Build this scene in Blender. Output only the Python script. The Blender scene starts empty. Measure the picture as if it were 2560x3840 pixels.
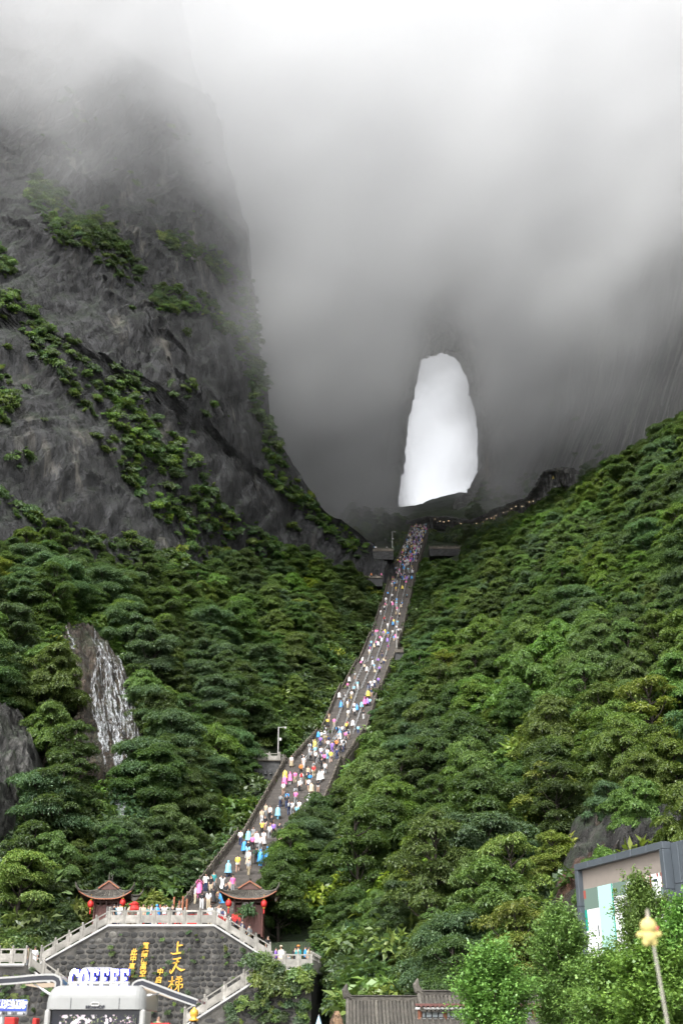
import bpy, bmesh, math, random
import numpy as np
from mathutils import Vector, Matrix, Euler
R = math.radians
random.seed(7); RNG = np.random.default_rng(11)
scene = bpy.context.scene
COL = scene.collection

# ---------------------------------------------------------------- camera, sky, sun, exposure
F, PITCH, CAMZ = 4450.0, R(24.0), 1.6            # focal length in photo pixels (2560 x 3840)
cam = bpy.data.cameras.new('camera'); camo = bpy.data.objects.new('camera', cam); COL.objects.link(camo)
cam.sensor_fit = 'VERTICAL'; cam.sensor_height = 36.0; cam.sensor_width = 24.0
cam.lens = F / 3840 * 36.0; cam.clip_start = 0.1; cam.clip_end = 6000
camo.location = (0, 0, CAMZ); camo.rotation_euler = (math.pi/2 + PITCH, 0, 0)
cam.dof.use_dof = True; cam.dof.focus_distance = 140.0; cam.dof.aperture_fstop = 2.0
scene.camera = camo

SUN_EL, SUN_AZ = 52.0, 205.0                      # azimuth measured from +Y clockwise: behind the camera, a little left
w = bpy.data.worlds.new('World'); scene.world = w; w.use_nodes = True
nt = w.node_tree; nt.nodes.clear()
sky = nt.nodes.new('ShaderNodeTexSky'); sky.sky_type = 'NISHITA'; sky.sun_disc = False
sky.sun_elevation = R(SUN_EL); sky.sun_rotation = R(SUN_AZ); sky.air_density = 1.0; sky.dust_density = 3.0
bw = nt.nodes.new('ShaderNodeRGBToBW'); nt.links.new(sky.outputs[0], bw.inputs[0])
mx = nt.nodes.new('ShaderNodeMix'); mx.data_type = 'RGBA'; mx.inputs[0].default_value = 0.93
nt.links.new(sky.outputs[0], mx.inputs[6]); nt.links.new(bw.outputs[0], mx.inputs[7])
tc = nt.nodes.new('ShaderNodeTexCoord'); cn = nt.nodes.new('ShaderNodeTexNoise')
cn.inputs['Scale'].default_value = 9.0; cn.inputs['Detail'].default_value = 5.0
nt.links.new(tc.outputs['Generated'], cn.inputs['Vector'])
cr = nt.nodes.new('ShaderNodeMapRange'); cr.inputs[1].default_value = .3; cr.inputs[2].default_value = .7
cr.inputs[3].default_value = 0.86; cr.inputs[4].default_value = 1.06; nt.links.new(cn.outputs['Fac'], cr.inputs[0])
ml = nt.nodes.new('ShaderNodeVectorMath'); ml.operation = 'SCALE'
nt.links.new(mx.outputs[2], ml.inputs[0]); nt.links.new(cr.outputs[0], ml.inputs['Scale'])
bg = nt.nodes.new('ShaderNodeBackground'); bg.inputs[1].default_value = 0.15
wo = nt.nodes.new('ShaderNodeOutputWorld')
nt.links.new(ml.outputs[0], bg.inputs[0]); nt.links.new(bg.outputs[0], wo.inputs[0])
sd = bpy.data.lights.new('sun', 'SUN'); sd.energy = 0.7; sd.angle = R(18); sd.color = (1.0, .955, .89)
so = bpy.data.objects.new('sun', sd); COL.objects.link(so)
_d = Vector((math.sin(R(SUN_AZ))*math.cos(R(SUN_EL)), math.cos(R(SUN_AZ))*math.cos(R(SUN_EL)), math.sin(R(SUN_EL))))
so.rotation_euler = _d.to_track_quat('Z', 'Y').to_euler()
so.location = (0, -20, 60)
scene.view_settings.view_transform = 'Standard'; scene.view_settings.look = 'None'
scene.view_settings.gamma = 1.0; scene.view_settings.exposure = 2.1
scene.render.engine = 'CYCLES'
cy = scene.cycles
cy.max_bounces = 12; cy.diffuse_bounces = 2; cy.glossy_bounces = 2; cy.transmission_bounces = 3
cy.transparent_max_bounces = 6; cy.volume_bounces = 10
cy.caustics_reflective = False; cy.caustics_refractive = False
cy.use_denoising = True
try: cy.denoiser = 'OPENIMAGEDENOISE'
except Exception: pass
cy.use_adaptive_sampling = True; cy.adaptive_threshold = 0.03
cy.volume_step_rate = 1.0; cy.volume_max_steps = 128

# ---------------------------------------------------------------- helpers
CP, SP = math.cos(PITCH), math.sin(PITCH)
def ray(px, py):
    """direction of the photo pixel as (x/y, z/y) slopes: how a measured point of the photo is turned into a place"""
    px = np.asarray(px, float); py = np.asarray(py, float)
    u = (px-1280)/F; v = (1920-py)/F
    dy = CP - v*SP; dz = SP + v*CP
    return u/dy, dz/dy
def at(px, py, Y):
    a, b = ray(px, py)
    return np.array([float(a)*Y, Y, CAMZ + float(b)*Y])
def proj(p):
    p = np.asarray(p, float); x = p[..., 0]; y = p[..., 1]; z = p[..., 2]-CAMZ
    d = y*CP + z*SP; up = -y*SP + z*CP
    return 1280 + F*x/d, 1920 - F*up/d, d

_perm = np.random.default_rng(5).permutation(256); _perm = np.concatenate([_perm]*3)
_g = np.random.default_rng(6).normal(size=(256, 3)); _g /= np.linalg.norm(_g, axis=1)[:, None]
def perlin(x, y, z):
    xi = np.floor(x).astype(int); yi = np.floor(y).astype(int); zi = np.floor(z).astype(int)
    fx, fy, fz = x-xi, y-yi, z-zi
    fade = lambda t: t*t*t*(t*(t*6-15)+10)
    u, v, w_ = fade(fx), fade(fy), fade(fz); out = 0
    xi &= 255; yi &= 255; zi &= 255
    for a in (0, 1):
        for b in (0, 1):
            for c in (0, 1):
                g = _g[_perm[_perm[_perm[(xi+a) & 255]+((yi+b) & 255)]+((zi+c) & 255)]]
                d = g[..., 0]*(fx-a)+g[..., 1]*(fy-b)+g[..., 2]*(fz-c)
                out = out + d*(u if a else 1-u)*(v if b else 1-v)*(w_ if c else 1-w_)
    return out
def fbm(x, y, z, octv=5, lac=2.03, gain=.5, ridged=False):
    s, a, f = 0, 1., 1.
    for o in range(octv):
        n = perlin(x*f+17.3*o, y*f-9.1*o, z*f+4.7*o)
        s = s + a*((.45-np.abs(n))*1.6 if ridged else n); a *= gain; f *= lac
    return s
def tps(pts, vals, lam=1e-3):
    """thin plate spline through scattered points"""
    P = np.asarray(pts, float); V = np.asarray(vals, float); n = len(P); sc = np.abs(P).max()
    Q = P/sc
    def K(A, B):
        d2 = ((A[:, None]-B[None])**2).sum(-1)
        return np.where(d2 > 1e-14, .5*d2*np.log(d2+1e-14), 0)
    A = np.zeros((n+3, n+3)); A[:n, :n] = K(Q, Q)+lam*np.eye(n)
    A[:n, n] = 1; A[:n, n+1:] = Q; A[n, :n] = 1; A[n+1:, :n] = Q.T
    c = np.linalg.solve(A, np.concatenate([V, [0]*3]))
    def f(a, b):
        a = np.asarray(a, float); sh = a.shape
        T = np.stack([a.ravel(), np.asarray(b, float).ravel()], 1)/sc; out = np.empty(len(T))
        for i in range(0, len(T), 40000):
            t = T[i:i+40000]; out[i:i+40000] = K(t, Q)@c[:n]+c[n]+t@c[n+1:]
        return out.reshape(sh)
    return f
def sstep(a, b, x):
    t = np.clip((x-a)/(b-a), 0, 1); return t*t*(3-2*t)
def inpoly(px, py, poly):
    px = np.asarray(px, float); py = np.asarray(py, float); r = np.zeros(px.shape, bool); n = len(poly)
    for i in range(n):
        x1, y1 = poly[i]; x2, y2 = poly[(i+1) % n]
        c = ((y1 > py) != (y2 > py)) & (px < (x2-x1)*(py-y1)/((y2-y1) or 1e-9)+x1)
        r ^= c
    return r

def tag(o, label=None, cat=None, group=None, kind=None):
    if label: o['label'] = label
    if cat: o['category'] = cat
    if group: o['group'] = group
    if kind: o['kind'] = kind
    return o
def link(name, data, parent=None, loc=None, rot=None, scl=None):
    o = bpy.data.objects.new(name, data); COL.objects.link(o)
    if parent is not None: o.parent = parent
    if loc is not None: o.location = loc
    if rot is not None: o.rotation_euler = rot
    if scl is not None: o.scale = scl
    return o
def empty(name, loc=(0, 0, 0), rz=0):
    o = bpy.data.objects.new(name, None); COL.objects.link(o); o.empty_display_size = .2
    o.location = loc; o.rotation_euler = (0, 0, rz); return o
def mesh_np(name, V, Fc, m=None, smooth=False):
    """fast mesh from numpy arrays; faces of one size"""
    me = bpy.data.meshes.new(name); V = np.asarray(V, np.float32); Fc = np.asarray(Fc, np.int32); k = Fc.shape[1]
    me.vertices.add(len(V)); me.vertices.foreach_set('co', V.ravel())
    me.loops.add(Fc.size); me.loops.foreach_set('vertex_index', Fc.ravel())
    me.polygons.add(len(Fc)); me.polygons.foreach_set('loop_start', np.arange(0, Fc.size, k, dtype=np.int32))
    me.polygons.foreach_set('loop_total', np.full(len(Fc), k, np.int32))
    if smooth: me.polygons.foreach_set('use_smooth', np.ones(len(Fc), bool))
    me.update(calc_edges=True); me.validate()
    if m: me.materials.append(m)
    return me
def grid_faces(nu, nv):
    i = np.arange(nu-1)[:, None]*nv+np.arange(nv-1)[None]; i = i.ravel()
    return np.stack([i, i+nv, i+nv+1, i+1], 1)
class MB:
    """collects shapes, gives ONE mesh object"""
    def __init__(s): s.v = []; s.f = []; s.mi = []; s.cur = 0
    def _add(s, V, Fs):
        b = len(s.v); s.v += [tuple(map(float, p)) for p in V]
        for f in Fs: s.f.append(tuple(b+i for i in f)); s.mi.append(s.cur)
        return s
    def box(s, c, d, M=None):
        x, y, z = d[0]/2, d[1]/2, d[2]/2
        V = [Vector((sx*x, sy*y, sz*z)) for sx in (-1, 1) for sy in (-1, 1) for sz in (-1, 1)]
        c = Vector(c)
        V = [(M @ p if M else p)+c for p in V]
        return s._add(V, [(0, 1, 3, 2), (4, 6, 7, 5), (0, 4, 5, 1), (2, 3, 7, 6), (0, 2, 6, 4), (1, 5, 7, 3)])
    def bbox(s, c, d, b=.02):
        """bevelled box"""
        x, y, z = d[0]/2, d[1]/2, d[2]/2; b = min(b, x*.9, y*.9, z*.9); V = []; c = Vector(c)
        idx = {}
        for sx in (-1, 1):
            for sy in (-1, 1):
                for sz in (-1, 1):
                    for k, (bx, by, bz) in enumerate(((0, b, b), (b, 0, b), (b, b, 0))):
                        idx[sx, sy, sz, k] = len(V); V.append(c+Vector((sx*(x-bx), sy*(y-by), sz*(z-bz))))
        Fs = []
        for s1 in (-1, 1):
            q = [(-1, -1), (1, -1), (1, 1), (-1, 1)]
            Fs.append(tuple(idx[s1, a, e, 0] for a, e in (q if s1 > 0 else q[::-1])))
            Fs.append(tuple(idx[a, s1, e, 1] for a, e in (q[::-1] if s1 > 0 else q)))
            Fs.append(tuple(idx[a, e, s1, 2] for a, e in (q if s1 > 0 else q[::-1])))
        for a in (-1, 1):
            for e in (-1, 1):
                Fs.append((idx[a, e, -1, 0], idx[a, e, 1, 0], idx[a, e, 1, 1], idx[a, e, -1, 1]))
                Fs.append((idx[a, -1, e, 0], idx[a, 1, e, 0], idx[a, 1, e, 2], idx[a, -1, e, 2]))
                Fs.append((idx[-1, a, e, 1], idx[1, a, e, 1], idx[1, a, e, 2], idx[-1, a, e, 2]))
                for g in (-1, 1): Fs.append((idx[a, e, g, 0], idx[a, e, g, 1], idx[a, e, g, 2]))
        return s._add(V, Fs)
    def tube(s, pts, rad, n=8, cap=True, squash=1.0):
        pts = [Vector(p) for p in pts]; V = []; Fs = []
        if not hasattr(rad, '__len__'): rad = [rad]*len(pts)
        up = None
        for i, p in enumerate(pts):
            t = (pts[min(i+1, len(pts)-1)]-pts[max(i-1, 0)]).normalized()
            if up is None: up = Vector((0, 0, 1)) if abs(t.z) < .9 else Vector((0, 1, 0))
            a = t.cross(up)
            if a.length < 1e-4: a = t.orthogonal()
            a.normalize(); b = a.cross(t).normalized(); up = b
            for k in range(n):
                th = 2*math.pi*k/n; V.append(p+(a*math.cos(th)+b*math.sin(th)*squash)*rad[i])
        for i in range(len(pts)-1):
            for k in range(n):
                k2 = (k+1) % n; Fs.append((i*n+k, i*n+k2, (i+1)*n+k2, (i+1)*n+k))
        if cap: Fs.append(tuple(range(n))[::-1]); Fs.append(tuple(range((len(pts)-1)*n, len(pts)*n)))
        return s._add(V, Fs)
    def lathe(s, prof, n=12, c=(0, 0, 0), M=None):
        V = []; Fs = []; c = Vector(c)
        for r, z in prof:
            for k in range(n):
                p = Vector((r*math.cos(2*math.pi*k/n), r*math.sin(2*math.pi*k/n), z)); V.append((M @ p if M else p)+c)
        for i in range(len(prof)-1):
            for k in range(n):
                k2 = (k+1) % n; Fs.append((i*n+k, i*n+k2, (i+1)*n+k2, (i+1)*n+k))
        Fs.append(tuple(range(n))[::-1]); Fs.append(tuple(range((len(prof)-1)*n, len(prof)*n)))
        return s._add(V, Fs)
    def prism(s, poly, ext):
        """closed polygon (list of 3d points) extruded by the vector ext"""
        n = len(poly); e = Vector(ext); V = [Vector(p) for p in poly]; V += [p+e for p in V]
        Fs = [tuple(range(n)), tuple(range(2*n-1, n-1, -1))]
        for k in range(n): k2 = (k+1) % n; Fs.append((k, k+n, k2+n, k2))
        return s._add(V, Fs)
    def quad(s, a, b, c, d): return s._add([a, b, c, d], [(0, 1, 2, 3)])
    def mesh(s, name, mats, smooth=False):
        me = bpy.data.meshes.new(name); me.from_pydata(s.v, [], s.f)
        for m in (mats if isinstance(mats, (list, tuple)) else [mats]): me.materials.append(m)
        if any(s.mi): me.polygons.foreach_set('material_index', s.mi)
        bm = bmesh.new(); bm.from_mesh(me); bmesh.ops.recalc_face_normals(bm, faces=bm.faces[:]); bm.to_mesh(me); bm.free()
        if smooth: me.polygons.foreach_set('use_smooth', [True]*len(me.polygons))
        return me
    def build(s, name, mats, parent=None, loc=None, rot=None, smooth=False):
        return link(name, s.mesh(name, mats, smooth), parent, loc, rot)

# ---------------------------------------------------------------- materials
class NT:
    def __init__(s, name):
        s.m = bpy.data.materials.new(name); s.m.use_nodes = True; s.t = s.m.node_tree; s.t.nodes.clear()
        s.out = s.t.nodes.new('ShaderNodeOutputMaterial')
    def n(s, typ, ins=None, **kw):
        nd = s.t.nodes.new('ShaderNode'+typ)
        for k, v in kw.items(): setattr(nd, k, v)
        for k, v in (ins or {}).items(): s.set(nd, k, v)
        return nd
    def set(s, nd, k, v):
        i = nd.inputs[k]
        if isinstance(v, bpy.types.NodeSocket): s.t.links.new(v, i)
        elif isinstance(v, bpy.types.Node): s.t.links.new(v.outputs[0], i)
        else:
            if hasattr(i.default_value, '__len__') and len(i.default_value) == 4 and hasattr(v, '__len__') and len(v) == 3: v = (*v, 1)
            i.default_value = v
    def noise(s, scale, detail=4, rough=.55, vec=None, dist=0.):
        nd = s.n('TexNoise', {'Scale': scale, 'Detail': detail, 'Roughness': rough, 'Distortion': dist})
        if vec is not None: s.set(nd, 'Vector', vec)
        return nd.outputs['Fac']
    def ramp(s, fac, stops, interp='LINEAR'):
        nd = s.n('ValToRGB'); cr = nd.color_ramp; cr.interpolation = interp
        while len(cr.elements) < len(stops): cr.elements.new(.5)
        for e, (p, c) in zip(cr.elements, stops):
            e.position = p; e.color = (*c, 1) if hasattr(c, '__len__') else (c, c, c, 1)
        s.set(nd, 'Fac', fac); return nd.outputs[0]
    def mix(s, fac, a, b, mode='MIX'):
        nd = s.n('Mix', data_type='RGBA', blend_type=mode); s.set(nd, 0, fac); s.set(nd, 6, a); s.set(nd, 7, b); return nd.outputs[2]
    def math(s, op, a, b=0.): return s.n('Math', {0: a, 1: b}, operation=op).outputs[0]
    def coord(s, which='Object', scale=(1, 1, 1), rot=(0, 0, 0)):
        c = s.n('TexCoord').outputs[which] if which != 'Position' else s.n('NewGeometry').outputs['Position']
        return s.n('Mapping', {'Vector': c, 'Scale': scale, 'Rotation': rot}).outputs[0]
    def bump(s, h, strength=.4, dist=.1): return s.n('Bump', {'Height': h, 'Strength': strength, 'Distance': dist}).outputs[0]
    def bsdf(s, color, rough=.7, normal=None, **kw):
        b = s.n('BsdfPrincipled', {'Base Color': color, 'Roughness': rough})
        for k, v in kw.items(): s.set(b, k.replace('_', ' '), v)
        if normal is not None: s.set(b, 'Normal', normal)
        s.t.links.new(b.outputs[0], s.out.inputs['Surface']); return b
def plain(name, col, rough=.6, var=.12, scale=3., bump=.0, **kw):
    """paint, metal or cloth with a little unevenness of its own"""
    t = NT(name); p = t.coord('Object'); f = t.noise(scale, 5, .6, p)
    c = t.mix(t.ramp(f, [(.3, 0.), (.7, 1.)]), tuple(x*(1-var) for x in col), tuple(min(1, x*(1+var)) for x in col))
    t.bsdf(c, rough, t.bump(t.noise(scale*8, 4, .6, p), bump, .01) if bump else None, **kw); return t.m
def objcol(name, rough=.8, sheen=0):
    """cloth whose colour is the object's own colour"""
    t = NT(name); oi = t.n('ObjectInfo'); p = t.coord('Object'); f = t.noise(9, 3, .5, p)
    c = t.mix(t.ramp(f, [(.3, .82), (.7, 1.)]), (0, 0, 0), oi.outputs['Color'])
    t.bsdf(c, rough, t.bump(f, .5, .03)); return t.m
def emit(name, col, strength):
    t = NT(name); e = t.n('Emission', {'Color': col, 'Strength': strength}); t.t.links.new(e.outputs[0], t.out.inputs['Surface']); return t.m
# ---------------------------------------------------------------- the stairway line, measured from its left edge
LEFT_EDGE = [(690, 3415), (800, 3270), (910, 3161), (992, 3100), (1012, 3018), (1043, 2926), (1099, 2865), (1191, 2789), (1226, 2717),
             (1262, 2620), (1305, 2575), (1332, 2508), (1370, 2474), (1380, 2436), (1414, 2332), (1445, 2244), (1468, 2164),
             (1502, 2084), (1537, 2000), (1543, 1984)]
A0 = at(690, 3415, 108.0); A1 = at(1543, 1984, 450.0)
SDIR = np.array([A1[0]-A0[0], A1[1]-A0[1]]); SDIR /= np.hypot(*SDIR)
A0[:2] -= SDIR*4.6; A0[2] = 9.62                   # foot of the stairway, on the terrace
SLEN = float(np.hypot(A1[0]-A0[0], A1[1]-A0[1]))
SNRM = np.array([SDIR[1], -SDIR[0]])              # to the right going up
SW = 7.0
def edge_to_sz(px, py):
    a, b = map(float, ray(px, py))
    # point A0 + s*SDIR with x = a*y
    s = (a*A0[1]-A0[0])/(SDIR[0]-a*SDIR[1]); Y = A0[1]+s*SDIR[1]; return s, CAMZ+b*Y
PROF = [(0., 9.62)]+sorted(edge_to_sz(*p) for p in LEFT_EDGE)
_s = [PROF[0][0]]; _z = [PROF[0][1]]
for s, z in PROF[1:]:
    if s > _s[-1]+2 and z > _z[-1]+.3: _s.append(s); _z.append(z)
PS, PZ = np.array(_s), np.array(_z)
def stair_z(s): return np.interp(s, PS, PZ)
def stair_pt(s, off, dz=0.):
    """s metres along the stairway, off metres to the right of its left edge"""
    p = A0[:2]+SDIR*s+SNRM*off
    return Vector((p[0], p[1], float(stair_z(s))+dz))

# ---------------------------------------------------------------- hillside: a heightfield through surveyed points
CTRL = [(0, 3560, 101), (300, 3500, 104), (560, 3440, 110), (0, 3300, 112), (300, 3200, 122), (550, 3150, 128), (0, 2900, 124), (200, 3000, 130), (480, 2900, 146), (800, 2900, 158), (930, 3000, 152),
        (0, 2500, 146), (350, 2500, 164), (700, 2500, 187), (1050, 2600, 205), (0, 2150, 182), (300, 2180, 205), (700, 2250, 238),
        (1000, 2300, 262), (1000, 2150, 300), (1300, 2130, 350), (1400, 2050, 405), (1450, 1985, 450), (1330, 2250, 300), (1250, 2450, 240),
        (1230, 3700, 92), (1500, 3780, 83), (1800, 3780, 78), (2100, 3780, 74), (2500, 3780, 70), (1300, 3500, 101), (1550, 3500, 96), (1900, 3450, 88), (2200, 3450, 81), (2500, 3450, 76),
        (1250, 3250, 125), (1500, 3000, 141), (1800, 3000, 124), (2100, 3000, 108), (2500, 3000, 94),
        (1450, 2750, 188), (1700, 2700, 172), (2000, 2600, 158), (2300, 2500, 146), (2560, 2500, 128),
        (1560, 2450, 245), (1800, 2300, 238), (2100, 2250, 206), (2500, 2100, 168), (1650, 2200, 310), (1720, 2080, 385), (1850, 2085, 345), (2050, 2030, 318),
        (2250, 1935, 290), (2500, 1830, 222), (1640, 1985, 448), (1800, 2000, 420), (2000, 1965, 380), (2150, 1900, 340), (2560, 1660, 270),
        (1480, 1940, 520), (1650, 1935, 540), (1750, 1900, 540)]
_P = [at(*c) for c in CTRL]
_pts = [(p[0], p[1]) for p in _P]; _val = [p[2] for p in _P]
for s in np.linspace(3, SLEN, 26):
    for off in (-2., SW+2.):
        p = stair_pt(s, off); _pts.append((p.x, p.y)); _val.append(p.z-1.6)
for x in (-120, -70, -35): _pts += [(x, 92)]; _val += [4.0]
_pts += [(70, 60), (110, 80), (130, 200), (-150, 250)]; _val += [8, 30, 130, 120]
_H = tps(_pts, _val, 2e-5)
GX = np.arange(-170, 175, 1.0); GY = np.arange(66, 640, 1.0)
_gx, _gy = np.meshgrid(GX, GY, indexing='ij')
HG = _H(_gx, _gy)
HG += (fbm(_gx/31, _gy/31, _gx*0+3.3, 4)*5.0)*sstep(95, 130, _gy)
# the bed under the stairway follows it exactly
_sl = (_gx-A0[0])*SDIR[0]+(_gy-A0[1])*SDIR[1]; _of = (_gx-A0[0])*SNRM[0]+(_gy-A0[1])*SNRM[1]
_bed = stair_z(np.clip(_sl, 0, SLEN))-1.3
_wgt = (1-sstep(.0, 7.0, np.abs(_of-SW/2)-SW/2-.6))*sstep(-2, 4, _sl)*(1-sstep(SLEN, SLEN+10, _sl))
HG = HG*(1-_wgt)+_bed*_wgt
# terrace yard behind the retaining wall is flat; in front of it the plaza
TZ = 9.66
_yard = (1-sstep(-2, 6, _gx))*(1-sstep(106, 112, _gy))*sstep(-27, -23, _gx)
HG = HG*(1-_yard)+np.minimum(HG, TZ-.6)*_yard
HG = np.where((_gy < 99) & (_gx < -.9), np.minimum(HG, -.5), HG)
def ground(x, y):
    x = np.asarray(x, float); y = np.asarray(y, float)
    i = np.clip((x-GX[0]), 0, len(GX)-1.001); j = np.clip((y-GY[0]), 0, len(GY)-1.001)
    i0 = i.astype(int); j0 = j.astype(int); a = i-i0; b = j-j0
    return HG[i0, j0]*(1-a)*(1-b)+HG[i0+1, j0]*a*(1-b)+HG[i0, j0+1]*(1-a)*b+HG[i0+1, j0+1]*a*b
_YS = np.arange(68, 630, .75)
def hits(px, py):
    """where the sight line of each photo pixel meets the hillside"""
    px = np.atleast_1d(px); py = np.atleast_1d(py); a, b = ray(px, py)
    X = a[:, None]*_YS; Z = CAMZ+b[:, None]*_YS; G = ground(X, np.broadcast_to(_YS, X.shape))
    below = Z < G; k = below.argmax(1); ok = below.any(1)
    Y = _YS[k]; x = a*Y; return np.stack([x, Y, ground(x, Y)], 1), ok

def rock_mat(name, dark, mid, light, wet=.55, scale=1.0, stain=None, tilt=R(-18), green=.5):
    """layered limestone: tilted strata, pale scars, water streaks, moss"""
    t = NT(name); p = t.coord('Position', (1, 1, 1), (0, tilt, 0))
    st = t.n('Mapping', {'Vector': p, 'Scale': (.62*scale, .62*scale, .085*scale)}).outputs[0]
    n1 = t.noise(.35, 8, .66, st, .25); n2 = t.noise(1.5, 6, .65, st, .1)
    big = t.noise(.03*scale, 4, .5, p)
    wv = t.n('VectorMath', {0: st, 1: t.n('VectorMath', {0: t.n('TexNoise', {'Vector': p, 'Scale': .25*scale, 'Detail': 6., 'Roughness': .7}).outputs['Color'], 'Scale': 2.6}, operation='SCALE').outputs[0]}, operation='ADD').outputs[0]
    wv = t.n('Mapping', {'Vector': wv, 'Scale': (1., 1., .45)}).outputs[0]
    vo = t.n('TexVoronoi', {'Vector': wv, 'Scale': .62}, feature='F1'); ve = t.n('TexVoronoi', {'Vector': wv, 'Scale': .62}, feature='DISTANCE_TO_EDGE')
    cell = t.n('SeparateColor', {0: vo.outputs['Color']}).outputs[0]; crack = t.ramp(ve.outputs['Distance'], [(.0, 1.), (.07, 0.)])
    c = t.ramp(n1, [(.34, dark), (.5, mid), (.70, tuple(x*1.5 for x in mid))])
    c = t.mix(t.ramp(n2, [(.40, .85), (.52, 0.)]), c, tuple(x*.6 for x in dark))
    c = t.mix(1., c, t.ramp(cell, [(0., .62), (1., 1.4)]), 'MULTIPLY'); c = t.mix(t.math('MULTIPLY', crack, .5), c, tuple(x*.5 for x in dark))  # tone per block imitates facets tilted towards or away from the light
    sv = t.n('Mapping', {'Vector': t.coord('Position'), 'Scale': (.16*scale, .16*scale, .035*scale)}).outputs[0]
    sc = t.math('MULTIPLY', t.ramp(t.noise(1.0, 6, .65, sv), [(.56, 0.), (.70, 1.)]), t.ramp(big, [(.45, 0.), (.6, 1.)]))
    c = t.mix(sc, c, light)
    if stain:
        c = t.mix(t.ramp(t.noise(.12*scale, 5, .6, sv), [(.5, 0.), (.68, .8)]), c, stain)
    geo = t.n('NewGeometry'); nz = t.n('SeparateXYZ', {0: geo.outputs['Normal']}).outputs[2]
    gm = t.math('MULTIPLY', t.ramp(nz, [(.25, 0.), (.6, 1.)]), t.ramp(t.noise(.25, 5, .6, p), [(.42, 0.), (.6, green)]))
    c = t.mix(gm, c, (.022, .045, .012))
    h = t.math('ADD', t.math('ADD', n1, t.math('MULTIPLY', t.math('SUBTRACT', t.math('MULTIPLY', cell, .35), t.math('MULTIPLY', crack, .28)), 1.)), t.math('MULTIPLY', n2, .5)); h = t.math('ADD', h, t.math('MULTIPLY', t.noise(3.2*scale, 8, .7, p), .35))
    t.bsdf(c, t.ramp(n2, [(.3, wet), (.7, .9)]), t.bump(h, 1., 2.6/scale)); return t.m
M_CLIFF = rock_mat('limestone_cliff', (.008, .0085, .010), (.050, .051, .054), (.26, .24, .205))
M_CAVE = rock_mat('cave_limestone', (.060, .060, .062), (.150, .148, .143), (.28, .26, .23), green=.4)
M_GREYROCK = rock_mat('grey_outcrop_rock', (.022, .022, .022), (.10, .098, .092), (.30, .29, .27), scale=2.6, green=.6)
M_BROWNROCK = rock_mat('brown_wet_rock', (.018, .013, .009), (.062, .044, .029), (.13, .10, .075), wet=.35, scale=2.6, green=.5)
M_DARKROCK = rock_mat('dark_rock', (.010, .0095, .009), (.030, .028, .026), (.16, .15, .135), scale=2.4, stain=(.20, .065, .018), green=.7)
def soil_mat():
    t = NT('forest_floor'); p = t.coord('Position'); n = t.noise(.35, 8, .65, p)
    c = t.ramp(n, [(.3, (.010, .018, .006)), (.55, (.020, .038, .010)), (.75, (.034, .034, .016))])
    t.bsdf(c, .95, t.bump(t.noise(1.6, 8, .7, p), 1., .6)); return t.m
M_SOIL = soil_mat()

me = mesh_np('hillside', np.stack([_gx, _gy, HG], -1).reshape(-1, 3), grid_faces(len(GX), len(GY)), M_SOIL, True)
tag(link('hillside', me), kind='structure')

# plaza and the ground beyond, one sheet to the horizon
t = NT('plaza_paving'); p = t.coord('Position')
br = t.n('TexBrick', {'Vector': p, 'Color1': (.22, .21, .20), 'Color2': (.27, .26, .25), 'Mortar': (.12, .115, .11), 'Scale': 1.0, 'Mortar Size': .012, 'Brick Width': .9, 'Row Height': .6})
t.bsdf(t.mix(t.ramp(t.noise(.5, 6, .6, p), [(.3, .0), (.8, .5)]), br.outputs[0], (.13, .125, .12)), .8)
n = 41; gx, gy = np.meshgrid(np.linspace(-1, 1, n), np.linspace(-1, 1, n), indexing='ij')
V = np.stack([np.sign(gx)*np.abs(gx)**3*5000, np.sign(gy)*np.abs(gy)**3*5000, gx*0], -1).reshape(-1, 3)
tag(link('ground', mesh_np('ground', V, grid_faces(n, n), t.m)), kind='structure')

# ---------------------------------------------------------------- left buttress
CL = [(0, 2100, 186), (0, 1800, 193), (0, 1500, 204), (0, 1000, 226), (0, 500, 255), (0, 0, 290), (300, 2150, 208), (300, 1800, 214), (300, 1500, 226), (300, 1000, 246),
      (300, 500, 272), (300, 0, 305), (700, 2200, 244), (700, 1800, 252), (700, 1500, 260), (700, 1000, 281), (700, 500, 308), (700, 0, 336),
      (930, 2150, 290), (930, 1800, 290), (930, 1500, 296), (930, 1000, 312), (900, 500, 330), (1100, 2100, 305), (1100, 1850, 308), (1250, 2080, 325), (1391, 2080, 336), (-300, 2000, 170), (-300, 1000, 200), (-300, 200, 245)]
SIL = [(520, -300, 400), (740, 300, 362), (860, 650, 335), (930, 900, 322), (945, 1097, 316), (970, 1346, 310), (1003, 1512, 309), (1028, 1636, 311), (1078, 1719, 312), (1177, 1868, 318),
       (1202, 1926, 322), (1290, 1990, 330), (1391, 2053, 338), (1440, 2090, 340), (1480, 2140, 342), (1500, 2400, 345)]
_c = [at(*c) for c in CL]; _sl_ = [at(*c) for c in SIL]
_gc = tps([(q[0], q[2]) for q in _c+_sl_], [q[1] for q in _c+_sl_], 1e-4)
_so = sorted((q[2], q[0]) for q in _sl_)
ZS = np.linspace(40, 430, 520)
XR = np.interp(ZS, [q[0] for q in _so], [q[1] for q in _so]) + fbm(ZS/9, ZS*0+2, ZS*0, 4)*3.0
S = np.concatenate([np.linspace(0, 1, 400), 1+np.linspace(0, 1, 60)[1:]**1.4])
XL = -125.0
_s2, _z2 = np.meshgrid(S, ZS, indexing='ij'); _xr = np.broadcast_to(XR, _s2.shape)
_sm = np.minimum(_s2, 1); _ex = np.maximum(_s2-1, 0)
bx_ = XL+(_xr-XL)*_sm; by_ = _gc(bx_, _z2)
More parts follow.
